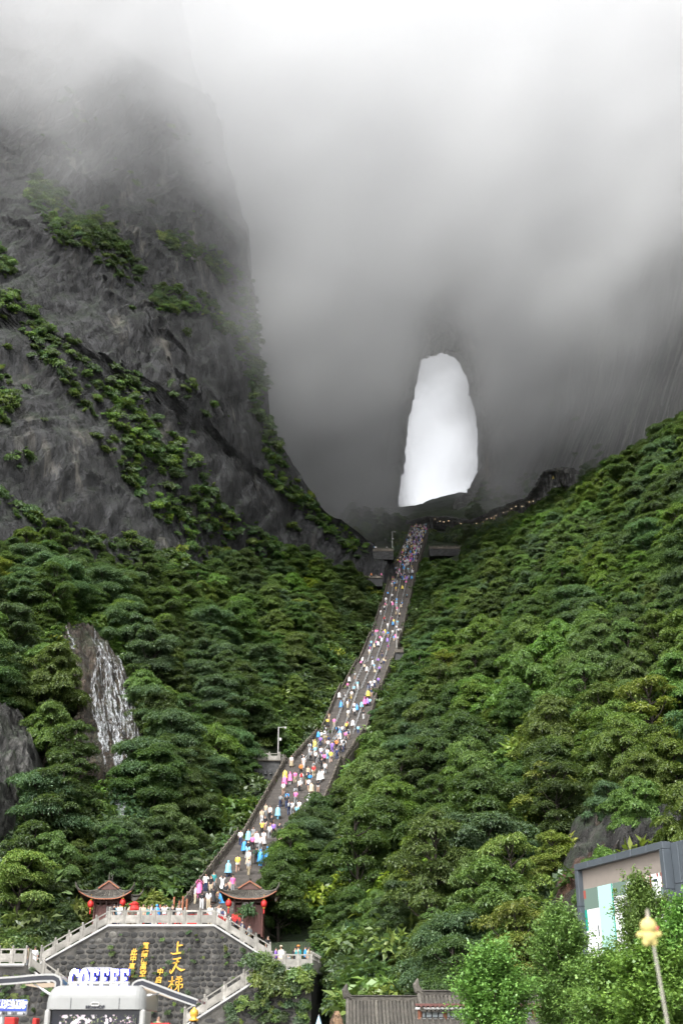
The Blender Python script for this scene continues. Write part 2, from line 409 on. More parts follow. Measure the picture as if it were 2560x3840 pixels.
by_ = by_+_ex*170+np.sqrt(_ex)*10; bx_ = bx_+np.sin(np.minimum(_ex*9, math.pi/2))*1.5-_ex*16
def cliff_relief(x, z, y, k=1.0):
    wx = fbm(x/19, z/19, y/40+1, 3)*2.2; wz = fbm(x/19+40, z/19, y/40+1, 3)*2.2
    x = x+wx; z = z+wz
    a = R(17); u = x*math.cos(a)-z*math.sin(a); v = x*math.sin(a)+z*math.cos(a)
    r = fbm(u/27+31.7, v/60+8.4, y/70+2.3, 3)*5.5
    r += fbm(u/9, v/52, y/60+7, 4, ridged=True)*2.6
    f = u/5.5+fbm(u/8, v/30, y/40, 3)*.9; r += (np.abs((f % 1.0)-.35))*2.0*sstep(-.2, .3, fbm(u/12, v/40, y/30+9, 2))   # broken slabs
    g = (x*.55+z*.83)/13+fbm(x/11, z/11, y/30, 3)*1.4; r += ((g % 1.0)**2)*2.4*sstep(-.1, .25, fbm(x/25, z/25, y/40+2, 2))   # ledges falling to the right
    r += fbm(u/2.4, v/16, y/30, 4, ridged=True)*1.7
    return -r*k
by_ = by_+cliff_relief(bx_, _z2, by_)*(1-.0*_ex)
BUT = np.stack([bx_, by_, _z2], -1)
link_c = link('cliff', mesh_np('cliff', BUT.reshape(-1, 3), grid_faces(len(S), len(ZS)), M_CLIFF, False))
tag(link_c, kind='structure')

# ---------------------------------------------------------------- mountain wall with the natural arch through it
HOLE = [(1535, 2090), (1490, 2040), (1485, 1975), (1485, 1954), (1491, 1888), (1495, 1837), (1504, 1792), (1514, 1735), (1520, 1665), (1525, 1626), (1530, 1569), (1546, 1518), (1555, 1461), (1565, 1416),
        (1571, 1378), (1581, 1349), (1619, 1334), (1657, 1328), (1683, 1332), (1708, 1341), (1721, 1362), (1734, 1390), (1752, 1419), (1756, 1473), (1769, 1505),
        (1782, 1550), (1788, 1607), (1794, 1665), (1787, 1674), (1788, 1722), (1791, 1760), (1793, 1789), (1772, 1818), (1756, 1862), (1740, 1888), (1715, 1902),
        (1696, 1917), (1683, 1936), (1690, 1975), (1660, 2060), (1600, 2090)]
YB, YF = 625.0, 545.0
_hb = np.array([at(x, y, YB) for x, y in HOLE])
# resample evenly
_d_ = np.concatenate([[0], np.cumsum(np.linalg.norm(np.diff(_hb, axis=0), axis=1))])
NA = 420; _q = np.linspace(0, _d_[-1], NA)
hbx = np.interp(_q, _d_, _hb[:, 0]); hbz = np.interp(_q, _d_, _hb[:, 2])
jit = fbm(_q/5.0, _q*0+1, _q*0, 5, gain=.62)*2.4
cxh, czh = hbx.mean(), 300.0
rx, rz = hbx-cxh, hbz-czh
rl = np.hypot(rx, rz); hbx = hbx+rx/rl*jit; hbz = hbz+rz/rl*jit
# mouth towards the viewer: flares wide on the left, little on the right
k = YF/YB
flare_l = sstep(0., -20., rx); flare_t = sstep(30, 70, rz)
hfx = hbx*k-flare_l*(9+5*sstep(20, -50, rz))+(1-flare_l)*3.5
hfz = CAMZ+(hbz-CAMZ)*k+flare_t*2.0
CW = [(2560, 1500, 300), (2560, 1000, 330), (2560, 400, 370), (2300, 1780, 350), (2200, 1500, 420), (2100, 1000, 440), (2000, 1880, 430), (1900, 1600, 505), (1850, 1850, 520), (1850, 1300, 520),
      (1420, 1900, 530), (1400, 1600, 535), (1400, 1200, 530), (1300, 1600, 505), (1300, 1900, 500), (1200, 1500, 480), (1100, 1300, 455), (1050, 900, 440), (1000, 1700, 450), (1660, 1250, 540), (1660, 900, 520), (1660, 400, 500),
      (1100, 300, 440), (900, 1200, 410), (900, 300, 410), (2560, 2100, 300), (1500, 2100, 540), (1800, 2100, 500), (2100, 300, 440), (1660, 0, 500), (500, 1500, 470), (0, 1500, 500), (-500, 1500, 540), (0, 300, 520), (-500, 300, 560), (500, 2300, 470), (0, 2300, 500), (500, 300, 480)]
_w = [at(*c) for c in CW]
_gw = tps([(q[0], q[2]) for q in _w]+[(a, b) for a, b in zip(hfx[::20], hfz[::20])], [q[1] for q in _w]+[YF]*len(hfx[::20]), 1e-3)
rings = []
NT_ = 26
for i in range(NT_):                                # the tunnel from its far end to its mouth
    f = i/(NT_-1); e = f**1.6
    X = hbx+(hfx-hbx)*e; Z = hbz+(hfz-hbz)*e; Y = np.full(NA, YB+(YF-YB)*f)
    rr = fbm(X/9, Y/14, Z/14, 5)*3.2*math.sin(math.pi*min(f*1.0, .9))
    ox, oz = X-cxh*(1+(k-1)*f), Z-(CAMZ+(czh-CAMZ)*(1+(k-1)*f)); l = np.hypot(ox, oz)
    rings.append(np.stack([X+ox/l*rr, Y, Z+oz/l*rr], 1))
cx2, cz2 = cxh*k, CAMZ+(czh-CAMZ)*k
ox, oz = hfx-cx2, hfz-cz2; l = np.hypot(ox, oz); ox, oz = ox/l, oz/l
NR = 175
for i in range(1, NR+1):                            # the face around it
    d = 380*(i/NR)**1.6
    X = hfx+ox*d*1.0; Z = hfz+oz*d
    Yg = _gw(X, Z); b = sstep(0, 22, d)
    Y = YF*(1-b)+Yg*b; Y = np.where(X < -15, np.maximum(Y, 430), Y)
    Y = Y+cliff_relief(X+300, Z, Y, .8)*sstep(2, 30, d)
    rings.append(np.stack([X, Y, Z], 1))
RG = np.array(rings)
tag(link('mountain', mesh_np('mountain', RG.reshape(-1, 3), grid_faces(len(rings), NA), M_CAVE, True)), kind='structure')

# ---------------------------------------------------------------- bare rock showing through the wood
def rock_patch(name, poly, m, proud, seed, step=5., amp=1.0, slab=1.6):
    """a face of rock standing out of the hillside over the outline surveyed"""
    xs = [p[0] for p in poly]; ys = [p[1] for p in poly]
    gx, gy = np.meshgrid(np.arange(min(xs)-30, max(xs)+30, step), np.arange(min(ys)-30, max(ys)+30, step), indexing='ij')
    P, ok = hits(gx.ravel(), gy.ravel()); sh = gx.shape; P = P.reshape(*sh, 3)
    # height proud of the slope falls away at the edge of the outline
    d = np.full(sh, 1e9); n = len(poly)
    for i in range(n):
        (x1, y1), (x2, y2) = poly[i], poly[(i+1) % n]; dx, dy = x2-x1, y2-y1; t_ = np.clip(((gx-x1)*dx+(gy-y1)*dy)/(dx*dx+dy*dy), 0, 1)
        d = np.minimum(d, np.hypot(gx-x1-t_*dx, gy-y1-t_*dy))
    sd_ = np.where(inpoly(gx, gy, poly), d, -d)
    for _ in range(3): P[1:-1, 1:-1] = (P[1:-1, 1:-1]*2+P[:-2, 1:-1]+P[2:, 1:-1]+P[1:-1, :-2]+P[1:-1, 2:])/6
    up = sstep(-30, 35, sd_)*proud-1.4*(1-sstep(-32, -5, sd_))
    rel = fbm(P[..., 0]/.9+seed, P[..., 1]/2, P[..., 2]/1.8, 4, ridged=True)*.55+fbm(P[..., 0]/2.4+seed, P[..., 1]/5, P[..., 2]/4.5, 5, ridged=True)*1.1+fbm(P[..., 0]/7+seed, P[..., 1]/8, P[..., 2]/7, 3)*1.6+((P[..., 2]/2.1+fbm(P[..., 0]/3, P[..., 1]/3, P[..., 2]/3+seed, 3)*.9) % 1.0)*.55
    sl_ = (P[..., 0]*.85+P[..., 2]*.30)/slab+fbm(P[..., 0]/2.5, P[..., 1]/4, P[..., 2]/4+seed, 3)*.8; rel = rel+((sl_ % 1.0)-.5)*slab*.75+((P[..., 2]*.8-P[..., 0]*.5)/(slab*1.9)+fbm(P[..., 0]/3, P[..., 1]/4, P[..., 2]/3+seed*2, 3)*.7) % 1.0*slab*.4
    up = up+rel*amp*sstep(-15, 25, sd_)
    P = P+np.array([0, -.82, .57])*up[..., None]
    o = link(name, mesh_np(name, P.reshape(-1, 3), grid_faces(*sh), m, False)); tag(o, kind='structure'); return P, gx, gy, sd_
WATERFALL_ROCK = [(215, 2440), (260, 2390), (345, 2390), (410, 2450), (490, 2580), (530, 2680), (545, 2800), (530, 2900), (500, 2985), (380, 2985), (280, 2950), (260, 2800), (300, 2700), (240, 2560)]
OUTCROP = [(-80, 2700), (60, 2720), (120, 2790), (165, 2900), (130, 3030), (60, 3140), (-80, 3230)]
SCREEN_ROCK = [(2120, 3180), (2200, 3130), (2300, 3150), (2420, 3120), (2620, 3040), (2620, 3400), (2380, 3300), (2230, 3400), (2160, 3560), (2080, 3680), (1970, 3680), (2020, 3560), (2090, 3330)]
WF = rock_patch('waterfall_rock', WATERFALL_ROCK, M_BROWNROCK, 1.5, 3., slab=1.3)
rock_patch('rock_outcrop', OUTCROP, M_GREYROCK, 1.2, 11., amp=1.25, slab=2.1)
rock_patch('screen_rock', SCREEN_ROCK, M_DARKROCK, 1.0, 21., amp=.9)
# ---------------------------------------------------------------- foliage
def leaf_mat(name, a, b, c, trans=.42, hue=.028):
    """leaves: each leaf and each tree a little different; light shines through them"""
    t = NT(name); geo = t.n('NewGeometry'); oi = t.n('ObjectInfo')
    col = t.ramp(geo.outputs['Random Per Island'], [(0., a), (.5, b), (1., c)])
    big = t.n('TexNoise', {'Vector': geo.outputs['Position'], 'Scale': .045, 'Detail': 2.}).outputs[0]
    hs = t.n('HueSaturation', {'Color': col, 'Hue': t.n('MapRange', {0: oi.outputs['Random'], 3: .5-hue, 4: .5+hue*.5}).outputs[0],
             'Value': t.n('MapRange', {0: t.math('ADD', t.math('MULTIPLY', oi.outputs['Random'], .5), big), 1: .2, 2: 1.2, 3: .68, 4: 1.75}).outputs[0],
             'Saturation': t.n('MapRange', {0: big, 1: .3, 2: .7, 3: .8, 4: 1.05}).outputs[0]})
    d = t.n('BsdfDiffuse', {'Color': hs}); tr = t.n('BsdfTranslucent', {'Color': t.mix(.5, hs.outputs[0], (.10, .16, .01))})
    gl = t.n('BsdfGlossy', {'Color': (.8, .85, .8), 'Roughness': .42})
    m1 = t.n('MixShader', {0: trans, 1: d.outputs[0], 2: tr.outputs[0]}); m2 = t.n('MixShader', {0: .035, 1: m1.outputs[0], 2: gl.outputs[0]})
    t.t.links.new(m2.outputs[0], t.out.inputs['Surface']); return t.m
L_DARK = leaf_mat('leaf_dark_green', (0.027, 0.056, 0.018), (0.046, 0.093, 0.025), (0.075, 0.125, 0.033))
L_MID = leaf_mat('leaf_mid_green', (0.043, 0.092, 0.019), (0.084, 0.156, 0.027), (0.136, 0.215, 0.035))
L_BLUE = leaf_mat('leaf_grey_green', (0.032, 0.068, 0.031), (0.060, 0.117, 0.050), (0.108, 0.172, 0.073))
L_LIGHT = leaf_mat('leaf_yellow_green', (0.074, 0.123, 0.015), (0.134, 0.207, 0.022), (0.226, 0.275, 0.035))
L_GINKGO = leaf_mat('leaf_ginkgo', (0.068, 0.150, 0.027), (0.112, 0.225, 0.036), (0.173, 0.307, 0.054), .35, .02)
L_OCHRE = leaf_mat('leaf_ochre', (.10, .06, .010), (.16, .10, .014), (.22, .15, .02))
M_BARK = plain('bark', (.085, .066, .048), .95, .35, 4., .8)
M_BARKD = plain('bark_dark', (.035, .028, .021), .95, .35, 4., .8)

def leaves(P, D, N, ln, wd, cup=.25):
    """leaf blades: base P, direction D, normal N; two triangles folded along the midrib"""
    D = D/np.linalg.norm(D, axis=1)[:, None]; S = np.cross(D, N); S /= np.linalg.norm(S, axis=1)[:, None]+1e-9; N = np.cross(S, D)
    ln = ln[:, None]; wd = wd[:, None]
    a = P; b = P+D*ln*.45+S*wd*.5+N*wd*cup; c = P+D*ln-N*ln*.12; d = P+D*ln*.45-S*wd*.5+N*wd*cup
    V = np.stack([a, b, c, d], 1).reshape(-1, 3); i = np.arange(len(P))*4
    return V, np.stack([i, i+1, i+2, i+3], 1)
def crown_mesh(name, m, seed, rad=3.3, height=4.2, base=2.0, pads=26, per=1650, ln=.175, flat=.30, spread=1.0, droop=.5):
    """a crown of leaf pads carried by limbs at several heights: shelves of leaves with gaps between them"""
    r = np.random.default_rng(seed); VV = []; FF = []; off = 0; limbs = []
    for i in range(pads):
        f = (i+.5)/pads; h = base+height*(f**.85); ringr = rad*math.sqrt(max(.05, 1-(f*1.02)**2.2))*spread
        a = i*2.39996+r.uniform(-.4, .4); rr = ringr*r.uniform(.25, .82)
        c = np.array([rr*math.cos(a), rr*math.sin(a), h+r.uniform(-.35, .35)-rr*.12])
        pr = r.uniform(.62, 1.18)*rad/3.3*(1.15-.35*f)
        limbs.append((c, pr))
        n = int(per*pr*pr)
        # points on an uneven dome
        q = np.sqrt(r.uniform(.0, 1, n)); th = r.uniform(0, 2*math.pi, n)
        wob = 1+.28*np.sin(3*th+r.uniform(0, 6))+.18*np.sin(5*th+r.uniform(0, 6))
        x = q*np.cos(th)*pr*wob; y = q*np.sin(th)*pr*wob
        z = pr*flat*1.3*(1-q**2)*1.0-droop*.35*q**3*pr+r.normal(0, .07*pr, n)-np.abs(r.normal(0, .12, n))*pr
        P = np.stack([x, y, z], 1)+c
        out = np.stack([np.cos(th), np.sin(th), -droop*q+r.normal(0, .35, n)], 1)+r.normal(0, .55, (n, 3))*[1, 1, .4]
        Nn = np.stack([.45*q*np.cos(th), .45*q*np.sin(th), np.ones(n)], 1)+r.normal(0, .38, (n, 3))
        V, Fc = leaves(P, out, Nn, ln*r.uniform(.65, 1.25, n), ln*.5*r.uniform(.7, 1.2, n))
        VV.append(V); FF.append(Fc+off); off += len(V)
    return mesh_np(name, np.concatenate(VV), np.concatenate(FF), m), limbs
def trunk_mesh(name, limbs, top, r0, seed, m=M_BARKD, lean=.4):
    r = random.Random(seed); mb = MB(); pts = []; n = 6
    for i in range(n+1):
        f = i/n; pts.append(Vector((lean*f*f+r.uniform(-.12, .12)*f, r.uniform(-.12, .12)*f, -1.2+f*(top+1.2))))
    mb.tube(pts, [r0*(1.25-.95*i/n) if i else r0*1.5 for i in range(n+1)], 7)
    for c, pr in limbs:
        c = Vector(c); h = max(.5, min(top*.94, c.z-.5-.45*math.hypot(c.x, c.y)))
        f = (h+1.2)/(top+1.2); k = min(int(f*n), n-1); a = pts[k].lerp(pts[k+1], f*n-k)
        mid = a.lerp(c, .55)+Vector((0, 0, -.12*(c-a).length))
        mb.tube([a, mid, c-Vector((0, 0, .1))], [r0*.42, r0*.27, r0*.1], 5)
        for _ in range(2):
            e = c+Vector((r.uniform(-1, 1), r.uniform(-1, 1), r.uniform(-.1, .25)))*pr*.7; mb.tube([mid.lerp(c, .6), e], [r0*.16, r0*.05], 4)
    return mb.mesh(name, m, True)
KINDS = []
for name, m, kw, words in [
    ('dark_broadleaf', L_DARK, dict(seed=1), 'dark green layered tree'),
    ('dark_broadleaf', L_DARK, dict(seed=2, rad=2.7, height=5.2, pads=28, flat=.34), 'tall narrow dark green tree'),
    ('grey_green', L_BLUE, dict(seed=3, rad=3.6, height=3.6, pads=28), 'grey green wide-crowned tree'),
    ('mid_green', L_MID, dict(seed=4, rad=3.2, height=4.0, pads=28, droop=.8), 'fresh green drooping tree'),
    ('mid_green', L_MID, dict(seed=5, rad=2.4, height=4.6, pads=25, flat=.4), 'fresh green round-crowned tree'),
    ('light_green', L_LIGHT, dict(seed=6, rad=2.6, height=3.4, pads=21, per=1000), 'yellow green tree with airy crown'),
    ('dark_small', L_DARK, dict(seed=8, rad=2.2, height=2.6, base=1.2, pads=18), 'small dense dark green tree'),
]:
    cm, limbs = crown_mesh('crown', m, **kw); top = kw.get('height', 4.2)+kw.get('base', 2.0)-.6
    KINDS.append((cm, trunk_mesh('trunk', limbs, top, .15, kw['seed']), words))
def bush_mesh(name, m, seed, ln=.34, n=420, flat=.6, droop=.6):
    r = np.random.default_rng(seed); VV = []; FF = []; off = 0
    for i in range(7):
        a = r.uniform(0, 6.28); rr = r.uniform(0, .75); c = np.array([rr*math.cos(a), rr*math.sin(a), r.uniform(.15, .6)])
        k = n//7; d = r.normal(size=(k, 3)); d /= np.linalg.norm(d, axis=1)[:, None]; d[:, 2] = np.abs(d[:, 2])*flat
        P = c+d*r.uniform(.25, .62, (k, 1)); D = d*[1, 1, .3]+r.normal(0, .5, (k, 3)); D[:, 2] -= droop*.4
        V, Fc = leaves(P, D, d+[0, 0, .6]+r.normal(0, .35, (k, 3)), ln*r.uniform(.6, 1.3, k), ln*.45*r.uniform(.7, 1.2, k)); VV.append(V); FF.append(Fc+off); off += len(V)
    return mesh_np(name, np.concatenate(VV), np.concatenate(FF), m)
BUSH = [bush_mesh('bush_leaves', m, 20+i, ln) for i, (m, ln) in enumerate([(L_DARK, .34), (L_MID, .32), (L_BLUE, .3), (L_LIGHT, .3), (L_DARK, .26)])]

# where nothing grows: the rock showing in the photograph
def stair_frame(x, y):
    return (x-A0[0])*SDIR[0]+(y-A0[1])*SDIR[1], (x-A0[0])*SNRM[0]+(y-A0[1])*SNRM[1]

# the forest: one tree every few metres of ground
sp = 3.5
gx, gy = np.meshgrid(np.arange(-75, 115, sp), np.arange(72, 470, sp), indexing='ij')
tx = (gx+RNG.uniform(-.5, .5, gx.shape)*sp*.95).ravel(); ty = (gy+RNG.uniform(-.5, .5, gx.shape)*sp*.95).ravel(); tz = ground(tx, ty)
ppx, ppy, dep = proj(np.stack([tx, ty, tz+2], 1))
ss, oo = stair_frame(tx, ty)
keep = (ppx > -160) & (ppx < 2720) & (ppy > 1600) & (ppy < 4050) & (tz > -.2)
keep &= ~((ss > -6) & (ss < SLEN+30) & (oo > -2.0) & (oo < SW+2.0))
keep &= ~((tx < -.4) & (ty < 103)) & ~((tx < 3.2) & (ty < 94)) & ~((tx > -22.5) & (tx < 1.0) & (ty < 110) & (oo < SW+6))
for poly in (WATERFALL_ROCK, OUTCROP):
    for dy_ in (30, -20, -60, -100, -135): keep &= ~inpoly(ppx, ppy+dy_, poly)
keep &= ~inpoly(ppx, ppy+40, SCREEN_ROCK)
LOOKS = [[(905, 2790), (1075, 2790), (1075, 2960), (905, 2960)], [(1335, 2035), (1485, 2035), (1485, 2120), (1335, 2120)], [(1595, 2030), (1740, 2030), (1740, 2115), (1595, 2115)], [(1350, 2135), (1445, 2135), (1445, 2205), (1350, 2205)]]
for poly in LOOKS:
    for dy_ in (15, -25, -60): keep &= ~inpoly(ppx, ppy+dy_, poly)
keep &= ~((ty < 73.5) & (tx > 10))
GALPX = [(1540, 1925), (1690, 1920), (1780, 1935), (1880, 1880), (2000, 1830), (2050, 1740), (2160, 1740), (2150, 1850), (2060, 1900), (1990, 1950), (1850, 2000), (1780, 2035), (1640, 2010), (1540, 2010)]
keep &= ~inpoly(ppx, ppy, GALPX)
# below the cliff foot only
_bg = _gc(np.clip(tx, -120, 60), tz+3); keep &= (ty < _bg-1) | (tx > 3) | (tz < 60)
keep &= ~((tx < 20) & (ty > 385) & (tz < 150))
# trees that crowd over the right edge of the low flights, and one sapling on the landing
_ex = [stair_pt(s, SW+o) for s, o in ((4.5, 1.3), (8, 1.0), (12, .8), (16, .7), (20.5, .8), (9, 4.2), (5, 4.6), (13.5, 3.4), (15, 2.4), (19, 1.7), (23, 2.1), (27, 1.6), (31, 2.2), (35, 1.7), (40, 2.0), (46, 1.8), (90, 1.7), (96, 2.2), (103, 1.8), (110, 2.0), (118, 1.7), (127, 1.6), (136, 1.8))]
_n0 = len(tx); tx = np.append(tx, [p.x for p in _ex]); ty = np.append(ty, [p.y for p in _ex]); tz = ground(tx, ty)
ppx, ppy, dep = proj(np.stack([tx, ty, tz+2], 1)); ss, oo = stair_frame(tx, ty); keep = np.append(keep, [True]*len(_ex))
tx, ty, tz, ppx, ppy, dep, ss, oo = (q[keep] for q in (tx, ty, tz, ppx, ppy, dep, ss, oo))
nT = len(tx); tsc = (.62+.98*RNG.uniform(0, 1, nT)**1.7)*np.interp(ty, [90, 300], [.95, 1.12])
edge = np.minimum(np.abs(oo+1.5), np.abs(oo-SW-1.5)); near = (ss > 0) & (ss < SLEN) & (edge < 8)
low_r = (oo > SW) & (ss < 50)
tsc = np.where(near, tsc*np.where(low_r, np.interp(edge, [0, 8], [.7, .95]), np.interp(edge, [0, 8], [.42, .9])), tsc)
tsc *= np.where(ty > 330, .8, 1)
tsc = np.where((oo > SW) & (oo < SW+1.7) & (ss < 50) & (ss > 2), .95, tsc)
# kinds follow the slopes: fresher and lighter towards the lower right, darker on the left
lit = np.clip((ppx-900)/1600*.6+(ppy-2200)/1700*.6, 0, 1)+fbm(tx/22, ty/22, tz*0+9, 2)*.9
tk = np.array([RNG.choice(7, p=(np.array([.30, .18, .24, .10, .06, .01, .11]) if l < .35 else np.array([.16, .12, .20, .22, .14, .06, .10]) if l < .75 else np.array([.06, .08, .14, .30, .20, .15, .07]))) for l in lit])
size = tsc/dep
vis = (ppx > 0) & (ppx < 2560) & (ppy < 3820) & (ppy > 1700)
order = np.argsort(-size*vis); NIND = 296; big = order[:NIND]; rest = order[NIND:]
MARKS = [('the waterfall', 400, 2700), ('the grey outcrop', 60, 2950), ('the left gate pavilion', 400, 3380), ('the right gate pavilion', 930, 3390), ('the mossy look-out', 990, 2830), ('the lowest flights', 860, 3230), ('the middle stairs', 1300, 2640), ('the upper stairs', 1480, 2250),
         ('the inscribed boulder', 1096, 3150), ('the big screen', 2380, 3300), ('the tile roofs', 1600, 3760), ('the rock gallery', 1950, 1900), ('the cliff foot', 600, 2180), ('the broad right slope', 2000, 2600), ('the upper right slope', 2350, 2150), ('the right terrace', 1200, 3620), ('the rocks over the screen', 2150, 3000)]
def zone(px, py):
    nm, mx_, my_ = min(MARKS, key=lambda m: (m[1]-px)**2+(m[2]-py)**2); dx, dy = px-mx_, my_-py; d = math.hypot(dx, dy)
    if 'slope' in nm:
        return ('in the '+('upper ' if dy > 90 else 'lower ' if dy < -90 else 'middle ')+('right ' if dx > 130 else 'left ' if dx < -130 else 'centre ')+'of '+nm, nm)
    h = 'right' if dx > 0 else 'left'; v = 'above' if dy > 0 else 'below'
    w_ = v if abs(dy) > 2.2*abs(dx) else h+' of' if abs(dx) > 2.2*abs(dy) else f'{v} and {h} of'
    return (('close ' if d < 170 else 'well ' if d > 380 else '')+w_+' '+nm, nm)
for i in big:
    cm, tm, words = KINDS[tk[i]]
    e = empty('broadleaf_tree', (tx[i], ty[i], tz[i]-.3), RNG.uniform(0, 6.28)); s = tsc[i]; e.scale = (s, s, s*RNG.uniform(.85, 1.15))
    link('crown', cm, e); link('trunk', tm, e)
    z_, nm_ = zone(ppx[i], ppy[i]); tag(e, words+', '+z_, 'tree', 'trees near '+nm_)

def scatter(name, pts, scl, rot, idx, meshes, label, cat=None):
    """many small plants as ONE object: instances on points"""
    me = bpy.data.meshes.new(name); me.vertices.add(len(pts)); me.vertices.foreach_set('co', np.asarray(pts, np.float32).ravel())
    for an, ty_, dat in (('scl', 'FLOAT', scl), ('idx', 'INT', idx)):
        a = me.attributes.new(an, ty_, 'POINT'); a.data.foreach_set('value', np.asarray(dat, np.float32 if ty_ == 'FLOAT' else np.int32))
    a = me.attributes.new('rot', 'FLOAT_VECTOR', 'POINT'); a.data.foreach_set('vector', np.asarray(rot, np.float32).ravel())
    o = link(name, me); g = bpy.data.node_groups.new(name+'_scatter', 'GeometryNodeTree')
    g.interface.new_socket('Geometry', in_out='INPUT', socket_type='NodeSocketGeometry'); g.interface.new_socket('Geometry', in_out='OUTPUT', socket_type='NodeSocketGeometry')
    N = g.nodes.new; L = g.links.new; gi = N('NodeGroupInput'); go = N('NodeGroupOutput'); jn = N('GeometryNodeJoinGeometry')
    def named(nm, dt):
        nd = N('GeometryNodeInputNamedAttribute'); nd.data_type = dt; nd.inputs[0].default_value = nm; return nd.outputs[0]
    for k, src in enumerate(meshes):
        oi = N('GeometryNodeObjectInfo'); oi.transform_space = 'ORIGINAL'; oi.inputs['Object'].default_value = src
        cmp_ = N('FunctionNodeCompare'); cmp_.data_type = 'INT'; cmp_.operation = 'EQUAL'
        L(named('idx', 'INT'), cmp_.inputs[2]); cmp_.inputs[3].default_value = k
        ip = N('GeometryNodeInstanceOnPoints'); L(gi.outputs[0], ip.inputs['Points']); L(cmp_.outputs[0], ip.inputs['Selection']); L(oi.outputs['Geometry'], ip.inputs['Instance'])
        er = N('FunctionNodeEulerToRotation'); L(named('rot', 'FLOAT_VECTOR'), er.inputs[0]); L(er.outputs[0], ip.inputs['Rotation']); L(named('scl', 'FLOAT'), ip.inputs['Scale'])
        L(ip.outputs[0], jn.inputs[0])
    L(jn.outputs[0], go.inputs[0]); o.modifiers.new('scatter', 'NODES').node_group = g
    tag(o, label, cat, kind='stuff'); return o
# sources for the scatter are plants that stand in the scene themselves
SRC = []
for k in range(7):
    # one small tree of each kind at the far left edge of the wood, its crown is what the wood repeats
    j = [i for i in big if tk[i] == k]
    SRC.append(None)
for e in [o for o in COL.objects if o.name.startswith('broadleaf_tree')]:
    for ch in e.children:
        if ch.name.startswith('crown'):
            for k in range(7):
                if ch.data == KINDS[k][0] and SRC[k] is None: SRC[k] = ch
for k in range(7):
    if SRC[k] is None: SRC[k] = next(s for s in SRC if s)
n = len(rest); rot = np.stack([RNG.normal(0, .06, n), RNG.normal(0, .06, n), RNG.uniform(0, 6.28, n)], 1)
scatter('forest', np.stack([tx, ty, tz-.3], 1)[rest], tsc[rest], rot, tk[rest], SRC, 'dense green broadleaf forest covering both slopes beside the stairway')
# single bushes whose leaves the undergrowth repeats
def plant(px, py, k, s, label, grp=None):
    p, ok = hits(px, py); o = link('bush', BUSH[k], None, p[0]-np.array([0, 0, .1]), (0, 0, RNG.uniform(0, 6)), (s, s, s)); tag(o, label, 'bush', grp); return o
BS = [plant(560, 3180, 0, 1.3, 'dark bush on the bank below the waterfall'), plant(1290, 3590, 1, 1.4, 'fresh green bush at the corner of the right terrace wall'),
      plant(620, 3120, 2, 1.2, 'grey green bush left of the lowest stair flight'), plant(1500, 3650, 3, 1.2, 'yellow green bush above the curved tile roof'), plant(700, 3050, 4, 1.3, 'fine leaved dark bush beside the lowest stair posts')]
sp = 2.0
gx, gy = np.meshgrid(np.arange(-70, 105, sp), np.arange(72, 440, sp), indexing='ij')
ux = (gx+RNG.uniform(-.5, .5, gx.shape)*sp).ravel(); uy = (gy+RNG.uniform(-.5, .5, gx.shape)*sp).ravel(); uz = ground(ux, uy)
qx, qy, qd = proj(np.stack([ux, uy, uz+.4], 1)); s_, o_ = stair_frame(ux, uy)
kp = (qx > -100) & (qx < 2660) & (qy > 1700) & (qy < 3900) & (uz > 1.5)
kp &= ~((s_ > -8) & (s_ < SLEN+30) & (o_ > -1.6) & (o_ < SW+1.6)) & ~((ux < -.5) & (uy < 102)) & ~((ux < .8) & (uy < 88)) & ~((ux > -22) & (ux < 1) & (uy < 109))
for poly in [WATERFALL_ROCK, OUTCROP]+LOOKS: kp &= ~inpoly(qx, qy, poly)
kp &= ~(inpoly(qx, qy, SCREEN_ROCK) & (RNG.uniform(0, 1, len(ux)) < .2))
kp &= ~((ux < 20) & (uy > 385) & (uz < 150))
ux, uy, uz, qx, qy = ux[kp], uy[kp], uz[kp], qx[kp], qy[kp]; n = len(ux)
li = np.clip((qx-900)/1600*.6+(qy-2200)/1700*.6, 0, 1)
ui = np.array([RNG.choice(5, p=[.32, .22, .22, .04, .20] if l < .5 else [.15, .35, .2, .15, .15]) for l in li])
scatter('undergrowth', np.stack([ux, uy, uz-.15], 1), RNG.uniform(1.1, 2.9, n), np.stack([RNG.normal(0, .2, n), RNG.normal(0, .2, n), RNG.uniform(0, 6.28, n)], 1), ui, BS, 'low green undergrowth between the trees')

# plants on the ledges of the left cliff
gn = np.cross(np.gradient(BUT, axis=0), np.gradient(BUT, axis=1)); gn /= np.linalg.norm(gn, axis=2)[..., None]+1e-9
gn *= np.sign(-gn[..., 1:2]+1e-6)
cpx, cpy, cd = proj(BUT)
def band(poly, wdt):
    m = np.zeros(cpx.shape)
    for (x1, y1), (x2, y2) in zip(poly[:-1], poly[1:]):
        dx, dy = x2-x1, y2-y1; t_ = np.clip(((cpx-x1)*dx+(cpy-y1)*dy)/(dx*dx+dy*dy), 0, 1)
        d = np.hypot(cpx-x1-t_*dx, cpy-y1-t_*dy); m = np.maximum(m, 1-sstep(wdt*.35, wdt, d))
    return m
W = band([(150, 720), (250, 860), (380, 900), (470, 1010)], 75)
W = np.maximum(W, band([(-20, 1120), (90, 1180), (190, 1330)], 60))
W = np.maximum(W, band([(250, 1340), (290, 1450), (420, 1560), (560, 1680), (720, 1800), (850, 1960), (1000, 2100), (1080, 2180)], 85))
W = np.maximum(W, band([(470, 1430), (500, 1500), (560, 1640), (650, 1700)], 70))
W = np.maximum(W, band([(420, 1650), (520, 1800), (650, 1930), (760, 2030), (850, 2110)], 75))
